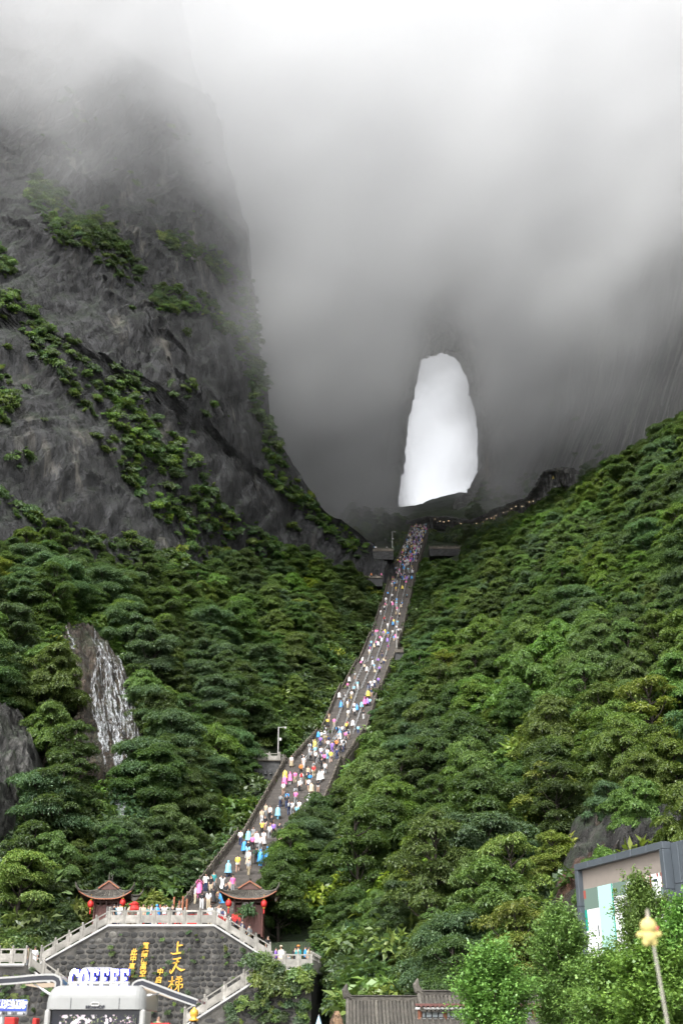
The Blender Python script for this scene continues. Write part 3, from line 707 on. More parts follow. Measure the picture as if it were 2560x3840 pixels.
W = np.maximum(W, band([(640, 900), (760, 960), (900, 1060), (940, 1200), (960, 1400), (990, 1600), (1040, 1800), (1180, 1930), (1340, 2070)], 48))
W = np.maximum(W, band([(600, 1120), (760, 1140), (880, 1250), (960, 1380)], 55)*.8)
W = np.maximum(W, band([(0, 1400), (40, 1500), (0, 1560)], 50))
W = np.maximum(W, band([(-20, 960), (30, 1010)], 45)); W = np.maximum(W, band([(60, 1730), (110, 1700)], 35)); W = np.maximum(W, band([(-20, 1850), (120, 1960), (300, 2030), (560, 2080), (800, 2150), (1000, 2170)], 55))
W *= (cpy > 500)
prob = (W*(.25+.75*sstep(-.15, .25, fbm(BUT[..., 0]/8, BUT[..., 1]/12, BUT[..., 2]/8, 3)))+.045*sstep(.1, .4, fbm(BUT[..., 0]/14, BUT[..., 1]/20+5, BUT[..., 2]/14, 3)))*.40
sel = (RNG.uniform(0, 1, cpx.shape) < prob) & (np.arange(len(S)) < 405)[:, None] & (cpx > -60) & (cpy > 350)
cp = BUT[sel]; n = len(cp)
scatter('cliff_plants', cp+gn[sel]*.15, .4+1.6*RNG.uniform(0, 1, n)**2., np.stack([RNG.normal(0.35, .3, n), RNG.normal(0, .3, n), RNG.uniform(-.5, .5, n)], 1), RNG.choice(5, n, p=[.36, .26, .18, .03, .17]), BS, 'bushes and hanging plants along the ledges of the left cliff')
# and on the right mountain wall
rp = RG[NT_+6:]; rn = np.cross(np.gradient(rp, axis=0), np.gradient(rp, axis=1)); rn /= np.linalg.norm(rn, axis=2)[..., None]+1e-9; rn *= np.sign(-rn[..., 1:2]+1e-6)
rpx, rpy, _ = proj(rp)
pr_ = (sstep(1500, 1800, rpy)*.10*sstep(1800, 2000, rpx)+.02*sstep(1300, 1700, rpy)*(rpx < 1450))*sstep(-.1, .3, fbm(rp[..., 0]/12, rp[..., 1]/20, rp[..., 2]/12, 3))
pr_ = np.maximum(pr_, .25*inpoly(rpx, rpy, [(1700, 1905), (1745, 1860), (1775, 1815), (1830, 1850), (2000, 1850), (1990, 1920), (1800, 1955), (1690, 1945)]))
sel = (RNG.uniform(0, 1, rpx.shape) < pr_) & (rpx > 1000) & (rpx < 2700) & (rpy < 2100)
cp = rp[sel]; n = len(cp)
scatter('wall_plants', cp+rn[sel]*.3, RNG.uniform(1., 2.6, n), np.stack([RNG.normal(0.2, .3, n), RNG.normal(0, .3, n), RNG.uniform(-.5, .5, n)], 1), RNG.choice(5, n, p=[.36, .26, .18, .03, .17]), BS, 'bushes clinging to the mountain wall right of the arch')

# plants on the two banks beside the terraces
def bank(name, poly, n, label, sc):
    r = np.random.default_rng(8); xs = [p[0] for p in poly]; ys = [p[1] for p in poly]; qx = r.uniform(min(xs), max(xs), n*3); qy = r.uniform(min(ys), max(ys), n*3); m = inpoly(qx, qy, poly); P, ok = hits(qx[m][:n], qy[m][:n]); P = P[ok]; k = len(P)
    scatter(name, P, r.uniform(*sc, k), np.stack([r.normal(.3, .3, k), r.normal(0, .3, k), r.uniform(0, 6.28, k)], 1), r.choice(5, k, p=[.3, .3, .2, .05, .15]), BS, label)
bank('bank_plants', [(-10, 3400), (330, 3420), (330, 3480), (150, 3600), (-10, 3600)], 110, 'leafy plants on the bank above the left side flight', (.6, 1.3))
bank('bank_plants', [(1185, 3440), (1360, 3440), (1400, 3800), (1235, 3830), (1225, 3620)], 150, 'leafy plants on the bank right of the right terrace', (.6, 1.4))
# ---------------------------------------------------------------- stone, plaster and metal
def stone_mat(name, a, b, c, scale=1., stain=.5):
    t = NT(name); oi = t.n('ObjectInfo'); p = t.coord('Position'); geo = t.n('NewGeometry')
    f = t.noise(2.2*scale, 6, .65, p); sv = t.n('Mapping', {'Vector': p, 'Scale': (1.2, 1.2, .22)}).outputs[0]
    rnd = t.math('FRACT', t.math('ADD', oi.outputs['Random'], geo.outputs['Random Per Island']))
    col = t.ramp(rnd, [(0., a), (.5, b), (.8, tuple(x*1.25 for x in b)), (.93, tuple(x*1.6 for x in b)), (1., c)])
    col = t.mix(t.ramp(f, [(.35, .7), (.65, 0.)]), col, tuple(x*.5 for x in a))
    col = t.mix(t.math('MULTIPLY', t.ramp(t.noise(.7*scale, 5, .6, sv), [(.5, 0.), (.66, 1.)]), stain), col, tuple(x*.45 for x in a))
    t.bsdf(col, .85, t.bump(t.noise(7*scale, 6, .7, p), .6, .05)); return t.m
M_STEP = stone_mat('stair_stone', (.040, .034, .029), (.052, .045, .039), (.066, .057, .05), 1., .4)
M_BALU = stone_mat('balustrade_stone', (.25, .238, .212), (.295, .28, .252), (.33, .315, .285), .8, .4)
M_BALUD = stone_mat('weathered_balustrade_stone', (.105, .090, .072), (.135, .116, .094), (.165, .144, .118), .8, .5)
M_COB = stone_mat('dark_cobble', (.024, .0235, .023), (.046, .045, .043), (.22, .21, .185), 1.4, .5)
M_MORTAR = stone_mat('mortar', (.050, .047, .042), (.066, .062, .055), (.085, .079, .069), .7, .8)
M_BLOCK = stone_mat('terrace_block', (.032, .032, .033), (.048, .048, .048), (.062, .062, .062), 1., .4)
M_WHITE = plain('white_trim', (.40, .395, .38), .6, .2, 2.)
M_STEEL = plain('steel', (.40, .41, .42), .35, .15, 4., Metallic=.3)
M_TILE = stone_mat('roof_tile', (.060, .054, .045), (.085, .077, .064), (.12, .11, .09), 2., .5)
M_REDWOOD = plain('red_brown_wood', (.115, .046, .038), .6, .25, 2.5, .3)
M_ORANGE = plain('orange_eave_board', (.26, .092, .045), .6, .2, 3.)
M_DARKWOOD = plain('dark_wood', (.075, .032, .024), .6, .3, 3.)
M_LATTICE = plain('pale_lattice', (.55, .55, .53), .7, .1)
M_RED = plain('red_cloth', (.42, .016, .012), .7, .2, 5.)
M_LANT = plain('lantern_red', (.52, .022, .02), .55, .15, 6.)
M_GOLD = plain('gold_paint', (.72, .40, .06), .35, .18, 6., Metallic=.45)
M_BLACK = plain('black_paint', (.012, .012, .014), .4, .2)
def copy_tree(o, parent=None):
    c = o.copy(); COL.objects.link(c)
    if parent is not None: c.parent = parent
    for ch in o.children: copy_tree(ch, c)
    return c

# ---------------------------------------------------------------- balustrades
_post = {}
def post_mesh(m, h=1.22, wd=.16):
    k = (m.name, h, wd)
    if k not in _post:
        mb = MB(); mb.bbox((0, 0, h*.40), (wd, wd, h*.80), .015)
        mb.lathe([(wd*.36, h*.80), (wd*.52, h*.83), (wd*.5, h*.86), (wd*.34, h*.875), (wd*.48, h*.90), (wd*.5, h*.96), (wd*.36, h*.99), (wd*.12, h)], 8)
        _post[k] = mb.mesh('post', m)
    return _post[k]
def panel_parts(P, Q, m, b, hgt=.66, rail=.95, th=.09):
    """carved panel, hand rail and small blocks between two posts; P, Q are the feet of the posts"""
    P = Vector(P); Q = Vector(Q); d = Q-P; L = Vector((d.x, d.y, 0)).length; n = Vector((-d.y, d.x, 0)).normalized()
    A = P+d*(.085/L); B = Q-d*(.085/L); up = Vector((0, 0, 1)); mb = MB()
    def slab(a0, a1, t_, A_=A, B_=B): mb.prism([A_+up*a0-n*t_/2, B_+up*a0-n*t_/2, B_+up*a1-n*t_/2, A_+up*a1-n*t_/2], n*t_)
    slab(.10, hgt, th)
    e = (B-A)*.10; slab(.19, hgt-.10, th+.03, A+e, B-e)                        # raised field
    for f in (.06, .94): c = A.lerp(B, f); mb.box(c+up*.05, (.13, th, .11))    # feet
    for f in (.05, .95): c = A.lerp(B, f); mb.box(c+up*(hgt+.11), (.15, th*.8, .24))
    b.append(('panel', mb)); r = MB(); mb = r; r.prism([A+up*(rail-.05)-n*.055, B+up*(rail-.05)-n*.055, B+up*(rail+.05)-n*.055, A+up*(rail+.05)-n*.055], n*.11); b.append(('hand_rail', r))
def balustrade(pts, label, m, spacing=1.07, group='stone balustrades', parent_name='balustrade', trim=None, post_h=1.22, skip_first=False, wall_trim=True, simple=False):
    pts = [Vector(p) for p in pts]; root = empty(parent_name, pts[0]); o0 = pts[0]; feet = []
    for a, b in zip(pts[:-1], pts[1:]):
        L = Vector((b.x-a.x, b.y-a.y, 0)).length; n = max(1, round(L/spacing)); feet += [a.lerp(b, i/n) for i in range(n)]
    feet.append(pts[-1])
    pm = post_mesh(m, post_h)
    for i, f in enumerate(feet):
        if skip_first and i == 0: continue
        link('post', pm, root, f-o0)
    cache = {}
    for a, b in zip(feet[:-1], feet[1:]):
        key = tuple(round(q, 2) for q in (b-a))
        if key not in cache:
            lst = []; panel_parts(Vector((0, 0, 0)), b-a, m, lst); cache[key] = [(nm, x.mesh(nm, m)) for nm, x in lst]
        for nm, me_ in cache[key]: link(nm, me_, root, a-o0)
    tag(root, label, 'balustrade', group)
    if trim:
        for a, b in zip(pts[:-1], pts[1:]):
            d = (b-a); n = Vector((d.y, -d.x, 0)).normalized()
            if n.y > 0: n = -n
            mb = MB(); mb.prism([a-o0+n*.06+Vector((0, 0, -.16)), b-o0+n*.06+Vector((0, 0, -.16)), b-o0+n*.06+Vector((0, 0, -.02)), a-o0+n*.06+Vector((0, 0, -.02))], n*.14)
            mb.build('ledge', trim, root)
            mb = MB(); mb.tube([a-o0+n*.22+Vector((0, 0, -.24)), b-o0+n*.22+Vector((0, 0, -.24))], .03, 6); mb.build('cable_pipe', M_BLACK, root)
    return root

# ---------------------------------------------------------------- the double stair and its retaining walls
YM, YA = 95.0, 91.5
ML0, ML1, MR1, MR0 = (Vector(at(*c, YM)) for c in ((151, 3608), (408, 3465), (804, 3465), (1012, 3596)))
RT0, RT1 = Vector(at(1018, 3633, YA)), Vector(at(1167, 3633, YA)); RT1.z = RT0.z
LT1, LT0 = Vector(at(94, 3612, YA)), Vector(at(-160, 3612, YA)); LT0.z = LT1.z
RS1, RS0 = Vector(at(985, 3655, YA)), Vector(at(690, 3845, YA))
LS1, LS0 = Vector(at(110, 3625, YA)), Vector(at(420, 3850, YA))
RB = Vector((-1.19, 101.5, RT0.z))
TZ_ = ML1.z; MR1.z = TZ_
def wall_block(name, outline, ext, label, m=M_MORTAR):
    root = empty(name, outline[0]); o0 = Vector(outline[0]); mb = MB(); mb.prism([Vector(p)-o0 for p in outline], ext); mb.build('core', m, root); tag(root, label, 'wall', 'retaining walls'); return root
G0 = -.3
def fl(v, z): return Vector((v.x, v.y, z))
main_wall = wall_block('retaining_wall', [fl(ML0, G0), ML0-Vector((0, 0, .12)), ML1-Vector((0, 0, .12)), MR1-Vector((0, 0, .12)), MR0-Vector((0, 0, .12)), fl(MR0, G0)], Vector((0, 4.5, 0)), 'dark cobbled retaining wall with golden characters under the upper terrace')
right_wall = wall_block('retaining_wall', [fl(RS0, G0), RS0-Vector((0, 0, .12)), RS1-Vector((0, 0, .12)), RT0-Vector((0, 0, .1)), RT1-Vector((0, 0, .1)), fl(RT1, G0)], Vector((0, 3.3, 0)), 'overgrown dark stone wall under the right terrace and lower flight')
left_wall = wall_block('retaining_wall', [fl(LT0, G0), LT0-Vector((0, 0, .1)), LT1-Vector((0, 0, .1)), LS1-Vector((0, 0, .12)), LS0-Vector((0, 0, .12)), fl(LS0, G0)], Vector((0, 3.3, 0)), 'dark cobbled wall under the left terrace behind the coffee kiosk')
mb = MB(); o0 = right_wall.location
mb.prism([Vector((RT0.x-.5, YA+3.4, G0)), Vector((RT1.x, YA+.02, G0)), Vector((RT1.x+.02, YA+.02, RT0.z-.1)), Vector((RB.x, RB.y, RT0.z-.1)), Vector((RB.x, RB.y, G0))][:0] or [Vector((RT1.x, YA+.05, G0))-o0, Vector((RB.x, RB.y, G0))-o0, Vector((RB.x, RB.y, RT0.z-.1))-o0, Vector((RT1.x, YA+.05, RT0.z-.1))-o0], Vector((-4., 0, 0)))
mb.build('return_face', M_COB, right_wall)
# floors of the terraces and the side flights
mb = MB(); mb.prism([Vector((ML1.x-1, YM+.3, TZ_-.05)), Vector((MR1.x+1.5, YM+.3, TZ_-.05)), Vector((MR1.x+3, 110, TZ_-.05)), Vector((ML1.x-2, 110, TZ_-.05))], Vector((0, 0, -.4)))
tag(mb.build('terrace', M_STEP), kind='structure')
def side_flight(A, B, y0, dep, name):
    """steps between two heights along a wall"""
    n = max(4, int(abs(A.z-B.z)/.17)); mb = MB(); lo, hi = (A, B) if A.z < B.z else (B, A)
    for i in range(n):
        f0, f1 = i/n, (i+1)/n; x0, x1 = lo.x+(hi.x-lo.x)*f0, lo.x+(hi.x-lo.x)*f1; z = lo.z+(hi.z-lo.z)*f1
        mb.box(((x0+x1)/2, y0+dep/2, z-.6), (abs(x1-x0), dep, 1.0))
    o = mb.build(name, M_STEP); tag(o, kind='structure'); return o
side_flight(ML0, ML1, YM+.35, 3.6, 'stair_flight'); side_flight(MR0, MR1, YM+.35, 3.6, 'stair_flight')
side_flight(RS0, RS1, YA+.35, 2.6, 'stair_flight'); side_flight(LS0, LS1, YA+.35, 2.6, 'stair_flight')
bz = Vector((0, .12, 0))
balustrade([ML0+bz, ML1+bz, MR1+bz, MR0+bz], 'pale stone balustrade crowning the cobbled wall and its two upper flights', M_BALU, trim=M_WHITE)
balustrade([RT0+bz, RT1+bz, RB], 'pale stone balustrade round the right terrace', M_BALU, trim=M_WHITE)
balustrade([RS0+bz, RS1+bz], 'pale stone balustrade of the lower right flight falling to the left', M_BALU, trim=M_WHITE, spacing=1.35)
balustrade([LT0+bz, LT1+bz], 'pale stone balustrade of the left terrace', M_BALU, trim=M_WHITE)
balustrade([LS1+bz, LS0+bz], 'pale stone balustrade of the lower left flight beside the kiosk canopy', M_BALU, trim=M_WHITE)

# cobbles: irregular domed stones laid in rough courses, one object each
def cobble_mesh(seed):
    r = random.Random(seed); n = 8; V = []; ring = [[], []]
    for k in range(n):
        th = 2*math.pi*(k+.5)/n; c, s = math.cos(th), math.sin(th); q = 1/max(abs(c), abs(s))**.72*r.uniform(.9, 1.04)
        ring[0].append((c*q*.5, 0.02, s*q*.5)); ring[1].append((c*q*.40, -.55*r.uniform(.7, 1.1), s*q*.40))
    mb = MB(); V = ring[0]+ring[1]+[(r.uniform(-.08, .08), -.8, r.uniform(-.08, .08))]
    mb._add(V, [(k, (k+1) % n, n+(k+1) % n, n+k) for k in range(n)]+[(n+k, n+(k+1) % n, 2*n) for k in range(n)])
    return mb.mesh('stone', M_COB)
COBS = [cobble_mesh(i) for i in range(9)]
def lay_stones(root, poly, Y, cw, ch, limit, depth=.10, hide=()):
    """poly in (x, z); the largest-looking ones as objects, the rest joined"""
    r = random.Random(3); xs = [p[0] for p in poly]; zs = [p[1] for p in poly]; o0 = root.location; out = []
    z = min(zs)
    while z < max(zs):
        h = ch*r.uniform(.82, 1.2); x = min(xs)-r.uniform(0, cw)
        while x < max(xs):
            wd = cw*r.choice((.62, .8, 1., 1.1, 1.3, 1.6)); c = (x+wd/2, z+h/2+r.uniform(-.05, .05))
            if all(inpoly(np.array([c[0]+a*wd*.42]), np.array([c[1]+b*h*.42]), poly)[0] for a in (-1, 1) for b in (-1, 1)): out.append((c[0], c[1], wd*r.uniform(.9, 1.0), h*r.uniform(.84, 1.02)))
            x += wd
        z += h
    res = []
    for i, (cx, cz, wd, hh) in enumerate(out):
        px, py, _ = proj(np.array([cx, Y, cz])); ok = 0 < px < 2560 and py < 3845 and not any(inpoly(np.array([px]), np.array([py]), h)[0] for h in hide)
        res.append((bool(ok), wd*hh, cx, cz, wd, hh))
    res.sort(key=lambda q: (-q[0], -q[1])); bm = MB()
    for i, (ok, _a, cx, cz, wd, hh) in enumerate(res):
        me_ = COBS[i % 9]; d = depth*r.uniform(.5, 1.25)
        if i < limit and ok: link('stone', me_, root, Vector((cx, Y+.005, cz))-o0, None, (wd, d, hh))
        elif ok or i % 1 == 0:
            bm._add([Vector((v.co.x*wd+cx, Y+.005+v.co.y*d, v.co.z*hh+cz))-o0 for v in me_.vertices], [tuple(p.vertices) for p in me_.polygons])
    if bm.v: tag(bm.build('stonework', M_COB, root), kind='stuff')
KIOSK_PX = [(150, 3690), (150, 3860), (545, 3860), (545, 3690)]
xz = lambda v: (v.x, v.z)
lay_stones(main_wall, [(ML0.x, .2), (ML0.x, ML0.z-.3), (ML1.x, TZ_-.3), (MR1.x, TZ_-.3), (MR0.x, MR0.z-.3), (MR0.x, .2)], YM, .46, .40, 300, hide=[KIOSK_PX])
lay_stones(right_wall, [(RS0.x, .1), (RS0.x, RS0.z-.3), (RS1.x, RS1.z-.3), (RT1.x, RT0.z-.3), (RT1.x, .1)], YA, .95, .42, 140, .05)
lay_stones(left_wall, [(LT0.x, .2), (LT0.x, LT0.z-.3), (LT1.x, LT1.z-.35), (LS0.x, LS0.z-.3), (LS0.x, .2)], YA, .44, .38, 120, hide=[KIOSK_PX])

# golden characters: brush strokes for the three large ones, set on the wall
def brush(strokes, cx, cz, s, Y, name, parent, m=M_GOLD, th=.05):
    """strokes: lists of (x, y, width) in a unit square, y up"""
    mb = MB()
    for st in strokes:
        pts = []; L = []; Rr = []
        for i, (x, y, wd) in enumerate(st):
            x0, y0, _ = st[max(i-1, 0)]; x1, y1, _ = st[min(i+1, len(st)-1)]; dx, dy = x1-x0, y1-y0; l = math.hypot(dx, dy) or 1
            nx, ny = -dy/l*wd/2, dx/l*wd/2; L.append((x+nx, y+ny)); Rr.append((x-nx, y-ny))
        for i in range(len(st)-1):
            q = [L[i], L[i+1], Rr[i+1], Rr[i]]
            mb.prism([Vector((cx+(a-.5)*s, Y-.12, cz+(b-.5)*s)) for a, b in q], Vector((0, th, 0)))
    return mb.build(name, m, parent)
CH = {
 'shang': [[(.52, .97, .05), (.50, .85, .12), (.49, .5, .11), (.50, .18, .12)], [(.52, .66, .07), (.7, .70, .10), (.88, .72, .06)], [(.02, .17, .05), (.2, .10, .09), (.5, .15, .12), (.8, .20, .13), (.97, .14, .09)]],
 'tian': [[(.18, .92, .04), (.4, .93, .09), (.72, 1.0, .10)], [(.12, .66, .05), (.4, .70, .08), (.62, .78, .06)], [(.52, .95, .09), (.42, .6, .12), (.22, .2, .13), (.08, .02, .10), (.02, .12, .07), (.06, .28, .03)], [(.40, .52, .06), (.55, .35, .11), (.78, .22, .15), (1.02, .28, .05)]],
 'ti': [[(.0, .66, .04), (.2, .66, .08), (.42, .72, .04)], [(.25, .98, .05), (.24, .6, .09), (.22, .05, .06)], [(.22, .62, .06), (.12, .4, .07), (.0, .28, .03)], [(.25, .55, .05), (.36, .42, .07)],
        [(.55, .98, .05), (.62, .88, .08)], [(.85, 1.0, .06), (.76, .88, .06)], [(.48, .80, .05), (.7, .80, .08), (.9, .84, .07), (.9, .66, .06)], [(.52, .62, .06), (.7, .64, .07), (.92, .66, .05)], [(.52, .62, .07), (.50, .44, .07), (.75, .46, .07), (.96, .48, .09), (.93, .28, .08), (.82, .24, .03)], [(.70, .98, .06), (.71, .5, .09), (.70, .0, .05)], [(.66, .42, .07), (.55, .22, .07), (.40, .10, .03)]],
}
def wall_xz(px, py, Y=YM): p = at(px, py, Y); return p[0], p[2]
cs = empty('inscription', at(665, 3730, YM)-np.array([0, .1, 0])); o0 = cs.location
for ch, (px, py, s) in (('shang', (667, 3556, 1.02)), ('tian', (666, 3622, 1.12)), ('ti', (660, 3690, 1.12))):
    x, z = wall_xz(px, py); b = brush(CH[ch], x, z, s, YM, 'character', cs); b.location = -Vector(o0)
tag(cs, 'three large golden brush characters down the cobbled wall', 'inscription', 'golden inscriptions on the wall')
def text_obj(txt, size, name, m, parent, loc, rot=(math.pi/2, 0, 0), ext=.01, align='CENTER', bold=0., sx=1., shear=0.):
    """lettering as a solid mesh"""
    cu = bpy.data.curves.new(name, 'FONT'); cu.body = txt; cu.size = size; cu.extrude = ext; cu.align_x = align; cu.align_y = 'CENTER'; cu.offset = bold; cu.shear = shear; cu.resolution_u = 3
    o = bpy.data.objects.new(name, cu); COL.objects.link(o); dg = bpy.context.evaluated_depsgraph_get(); me_ = bpy.data.meshes.new_from_object(o.evaluated_get(dg))
    COL.objects.unlink(o); bpy.data.objects.remove(o); bpy.data.curves.remove(cu); me_.name = name; me_.materials.clear(); me_.materials.append(m)
    return link(name, me_, parent, loc, rot, (sx, 1, 1))
for word, pos, what in (('莫謂山高空', [(546, 3549), (543, 3578), (541, 3603), (538, 3626), (536, 3652)], 'longer'), ('此中真有', [(503, 3573), (500, 3598), (495, 3626), (493, 3653)], 'shorter'), ('中启', [(601, 3646), (595, 3676)], 'lowest two-sign')):
    e = empty('inscription', at(*pos[0], YM)-np.array([0, .12, 0]))
    for c, (px, py) in zip(word, pos):
        p = at(px, py, YM); text_obj(c, .50, 'character', M_GOLD, e, Vector((p[0], YM-.12, p[2]))-e.location, ext=.03, bold=.012, shear=.15)
    tag(e, f'{what} column of small golden characters left of the large ones', 'inscription', 'golden inscriptions on the wall')

# ---------------------------------------------------------------- the great stairway
# landings where the slope eases; each flight is one run of real steps
FL = np.linspace(0, SLEN, 13)
def flight(s0, s1):
    z0, z1 = float(stair_z(s0)), float(stair_z(s1)); land = 2.2; run = (s1-s0)-land; n = max(3, int((z1-z0)/.175)); V = []; Fc = []
    def row(s, z):
        b = len(V)
        for off in (0, SW): p = A0[:2]+SDIR*s+SNRM*off; V.append((p[0], p[1], z))
        return b
    prev = None
    for i in range(n):
        sa = s0+run*i/n; sb = s0+run*(i+1)/n; za = z0+(z1-z0)*i/n; zb = z0+(z1-z0)*(i+1)/n
        a = row(sa, za); b = row(sa+.02, zb); c = row(sb, zb)
        Fc += [(a, a+1, b+1, b), (b, b+1, c+1, c)]
    d = row(s1, z1); Fc.append((c, c+1, d+1, d))
    a = row(s0, z0-2.5); b = row(s1, z1-2.5)
    return mesh_np('steps', V, Fc, M_STEP)
STZ_S = []; STZ_Z = []
for s0, s1 in zip(FL[:-1], FL[1:]): STZ_S += [s0, s1-2.2, s1-.01]; STZ_Z += [float(stair_z(s0)), float(stair_z(s1)), float(stair_z(s1))]
def tread_z(s): return float(np.interp(s, STZ_S, STZ_Z))
stw = empty('stairway', stair_pt(0, SW/2)); tag(stw, kind='structure')
for i, (s0, s1) in enumerate(zip(FL[:-1], FL[1:])):
    o = link('flight', flight(s0, s1), stw); o.location = -Vector(stw.location)
    for side, off in (('left', -.12), ('right', SW+.12)):
        mb = MB()                                   # stringer wall
        k = 12; ss_ = np.linspace(s0, s1, k); top = [Vector((*(A0[:2]+SDIR*s+SNRM*off), tread_z(s)+.05)) for s in ss_]
        for a, b in zip(top[:-1], top[1:]): mb.prism([a+Vector((0, 0, -2.6)), b+Vector((0, 0, -2.6)), b, a], Vector((SNRM[0], SNRM[1], 0))*(.24 if side == 'right' else -.24))
        mb.build('stringer', M_BALUD, stw).location = -Vector(stw.location)
words = ['lowest', 'second', 'third', 'fourth', 'fifth', 'sixth', 'seventh', 'eighth', 'ninth', 'tenth', 'eleventh', 'topmost']
for i, (s0, s1) in enumerate(zip(FL[:-1], FL[1:])):
    for side, off in (('left', -.24), ('right', SW+.24)):
        pts = [Vector((*(A0[:2]+SDIR*s+SNRM*off), tread_z(s)+.04)) for s in (s0+.6, s1-2.2, s1)]
        balustrade(pts, f'brown weathered stone balustrade on the {side} of the {words[i]} stair flight', M_BALUD, spacing=[1.5, 1.5, 1.7, 1.9, 2.2, 2.4, 2.8, 2.8, 3, 3, 3, 3][i], group='balustrades of the great stairway')
    for j, lane in enumerate((.25, .5, .75)):       # steel handrails between the lanes
        if i < 2: continue
        r = empty('handrail', stair_pt(s0+1.2, SW*lane)); o0 = Vector(r.location); L = s1-s0-4.2; n = max(2, int(L/(2.2 if i < 6 else 4.5)))
        P = [Vector((*(A0[:2]+SDIR*(s0+1.0+L*q/n)+SNRM*SW*lane), tread_z(s0+1.0+L*q/n))) for q in range(n+1)]
        mb = MB(); mb.tube([P[0]+Vector((0, 0, .9))-o0, P[-1]+Vector((0, 0, .9))-o0], .04, 6); mb.tube([P[0]+Vector((0, 0, .5))-o0, P[-1]+Vector((0, 0, .5))-o0], .025, 5); mb.build('rail', M_STEEL, r)
        pmb = MB(); pmb.tube([(0, 0, -.1), (0, 0, .9)], .035, 6); pm = pmb.mesh('upright', M_STEEL)
        for p in P: link('upright', pm, r, p-o0)
        tag(r, f'steel handrail in the {["left", "middle", "right"][j]} of the {words[i]} stair flight', 'handrail', 'steel handrails of the great stairway')

# ---------------------------------------------------------------- look-out terraces beside the stairway
def lookout(px0, px1, py, Y, depth, drop, label, m_w=M_BLOCK, m_b=M_BALUD, blocks=True, pole=None):
    hp, ok = hits(np.array([px0, (px0+px1)/2, px1]), np.full(3, py+drop*.75*F/(Y*1.1))); Y = float(min(Y, hp[:, 1].min()-.3))
    a = Vector(at(px0, py, Y)); b = Vector(at(px1, py, Y)); b.z = a.z; root = empty('lookout_wall', a); L = b.x-a.x; mb = MB()
    mb.box((L/2, depth/2, -drop/2-.1), (L, depth, drop)); mb.build('core', M_BLOCK, root)
    mb = MB(); mb.box((L/2, depth/2-.08, -.04), (L+.3, depth+.3, .12)); mb.build('coping', M_BALUD, root)
    if blocks:
        bw_, bh = 1.1, .52; me_ = MB().bbox((0, 0, 0), (bw_*.97, .10, bh*.95), .03).mesh('block', M_BLOCK); zz = -.14-bh/2; row = 0
        while zz > -drop:
            x = (row % 2)*bw_/2+bw_/2
            while x < L-bw_*.4: link('block', me_, root, (x, -.03, zz)); x += bw_
            zz -= bh; row += 1
    tag(root, label, 'wall', 'look-out walls beside the stairway')
    balustrade([a+Vector((.1, .12, .02)), b+Vector((-.1, .12, .02))], label.replace('wall', 'balustrade on wall'), m_b, spacing=1.5, group='look-out balustrades'); return Y
YL1 = lookout(933, 1049, 2852, 168, 5, 3.4, 'mossy look-out wall with floodlights left of the stairway', m_b=M_BALU, blocks=False)
balustrade([Vector(at(1049, 2852, YL1))+Vector((0, .1, 0)), Vector(at(1098, 2890, 166))], 'stone balustrade joining the mossy look-out to the stairway', M_BALU, spacing=1.1, group='look-out balustrades')
YL2 = lookout(1354, 1474, 2066, 333, 6, 2.7, 'dark block look-out wall left of the upper stairway')
lookout(1609, 1724, 2057, 388, 6, 2.6, 'dark block look-out wall right of the upper stairway')
lookout(1364, 1434, 2168, 322, 5, 2.4, 'small look-out wall below the dark block wall', blocks=False)
YL3 = lookout(1481, 1512, 2446, 240, 4, 1.6, 'tiny look-out wall at the right edge of the stairway', blocks=False)
def cam_pole(px, py, Y, h, label):
    p = Vector(at(px, py, Y)); r = empty('camera_pole', p); mb = MB(); mb.tube([(0, 0, -.2), (0, 0, h)], .07, 7); mb.build('pole', M_WHITE, r)
    mb = MB(); mb.tube([(0, 0, h-.1), (.9, 0, h)], .04, 6); mb.build('arm', M_WHITE, r)
    mb = MB(); mb.lathe([(.02, .12), (.16, .08), (.18, -.05), (.12, -.2), (.03, -.26)], 10, (.95, 0, h-.08)); mb.build('dome_camera', M_WHITE, r)
    mb = MB(); mb.bbox((.28, -.02, h*.62), (.3, .2, .4), .03); mb.build('control_box', M_WHITE, r); tag(r, label, 'camera pole', 'camera poles'); 
cam_pole(1042, 2850, YL1+.4, 4.6, 'white camera pole on the mossy look-out left of the stairway')
cam_pole(1471, 2066, YL2+.5, 6.4, 'white camera pole on the dark block look-out left of the upper stairway')
cam_pole(1487, 2446, YL3+.5, 5.2, 'white camera pole at the right edge of the stairway')
for k in range(4):
    p = Vector(at(955+k*20, 2893, YL1-.3)); r = empty('floodlight', p); mb = MB(); mb.bbox((0, 0, 0), (.34, .22, .42), .03); mb.build('lamp_body', M_BLACK, r); mb = MB(); mb.box((0, .15, -.25), (.3, .3, .06)); mb.build('bracket', M_STEEL, r)
    tag(r, 'black floodlight on the rack below the mossy look-out', 'floodlight', 'floodlights on the rack')
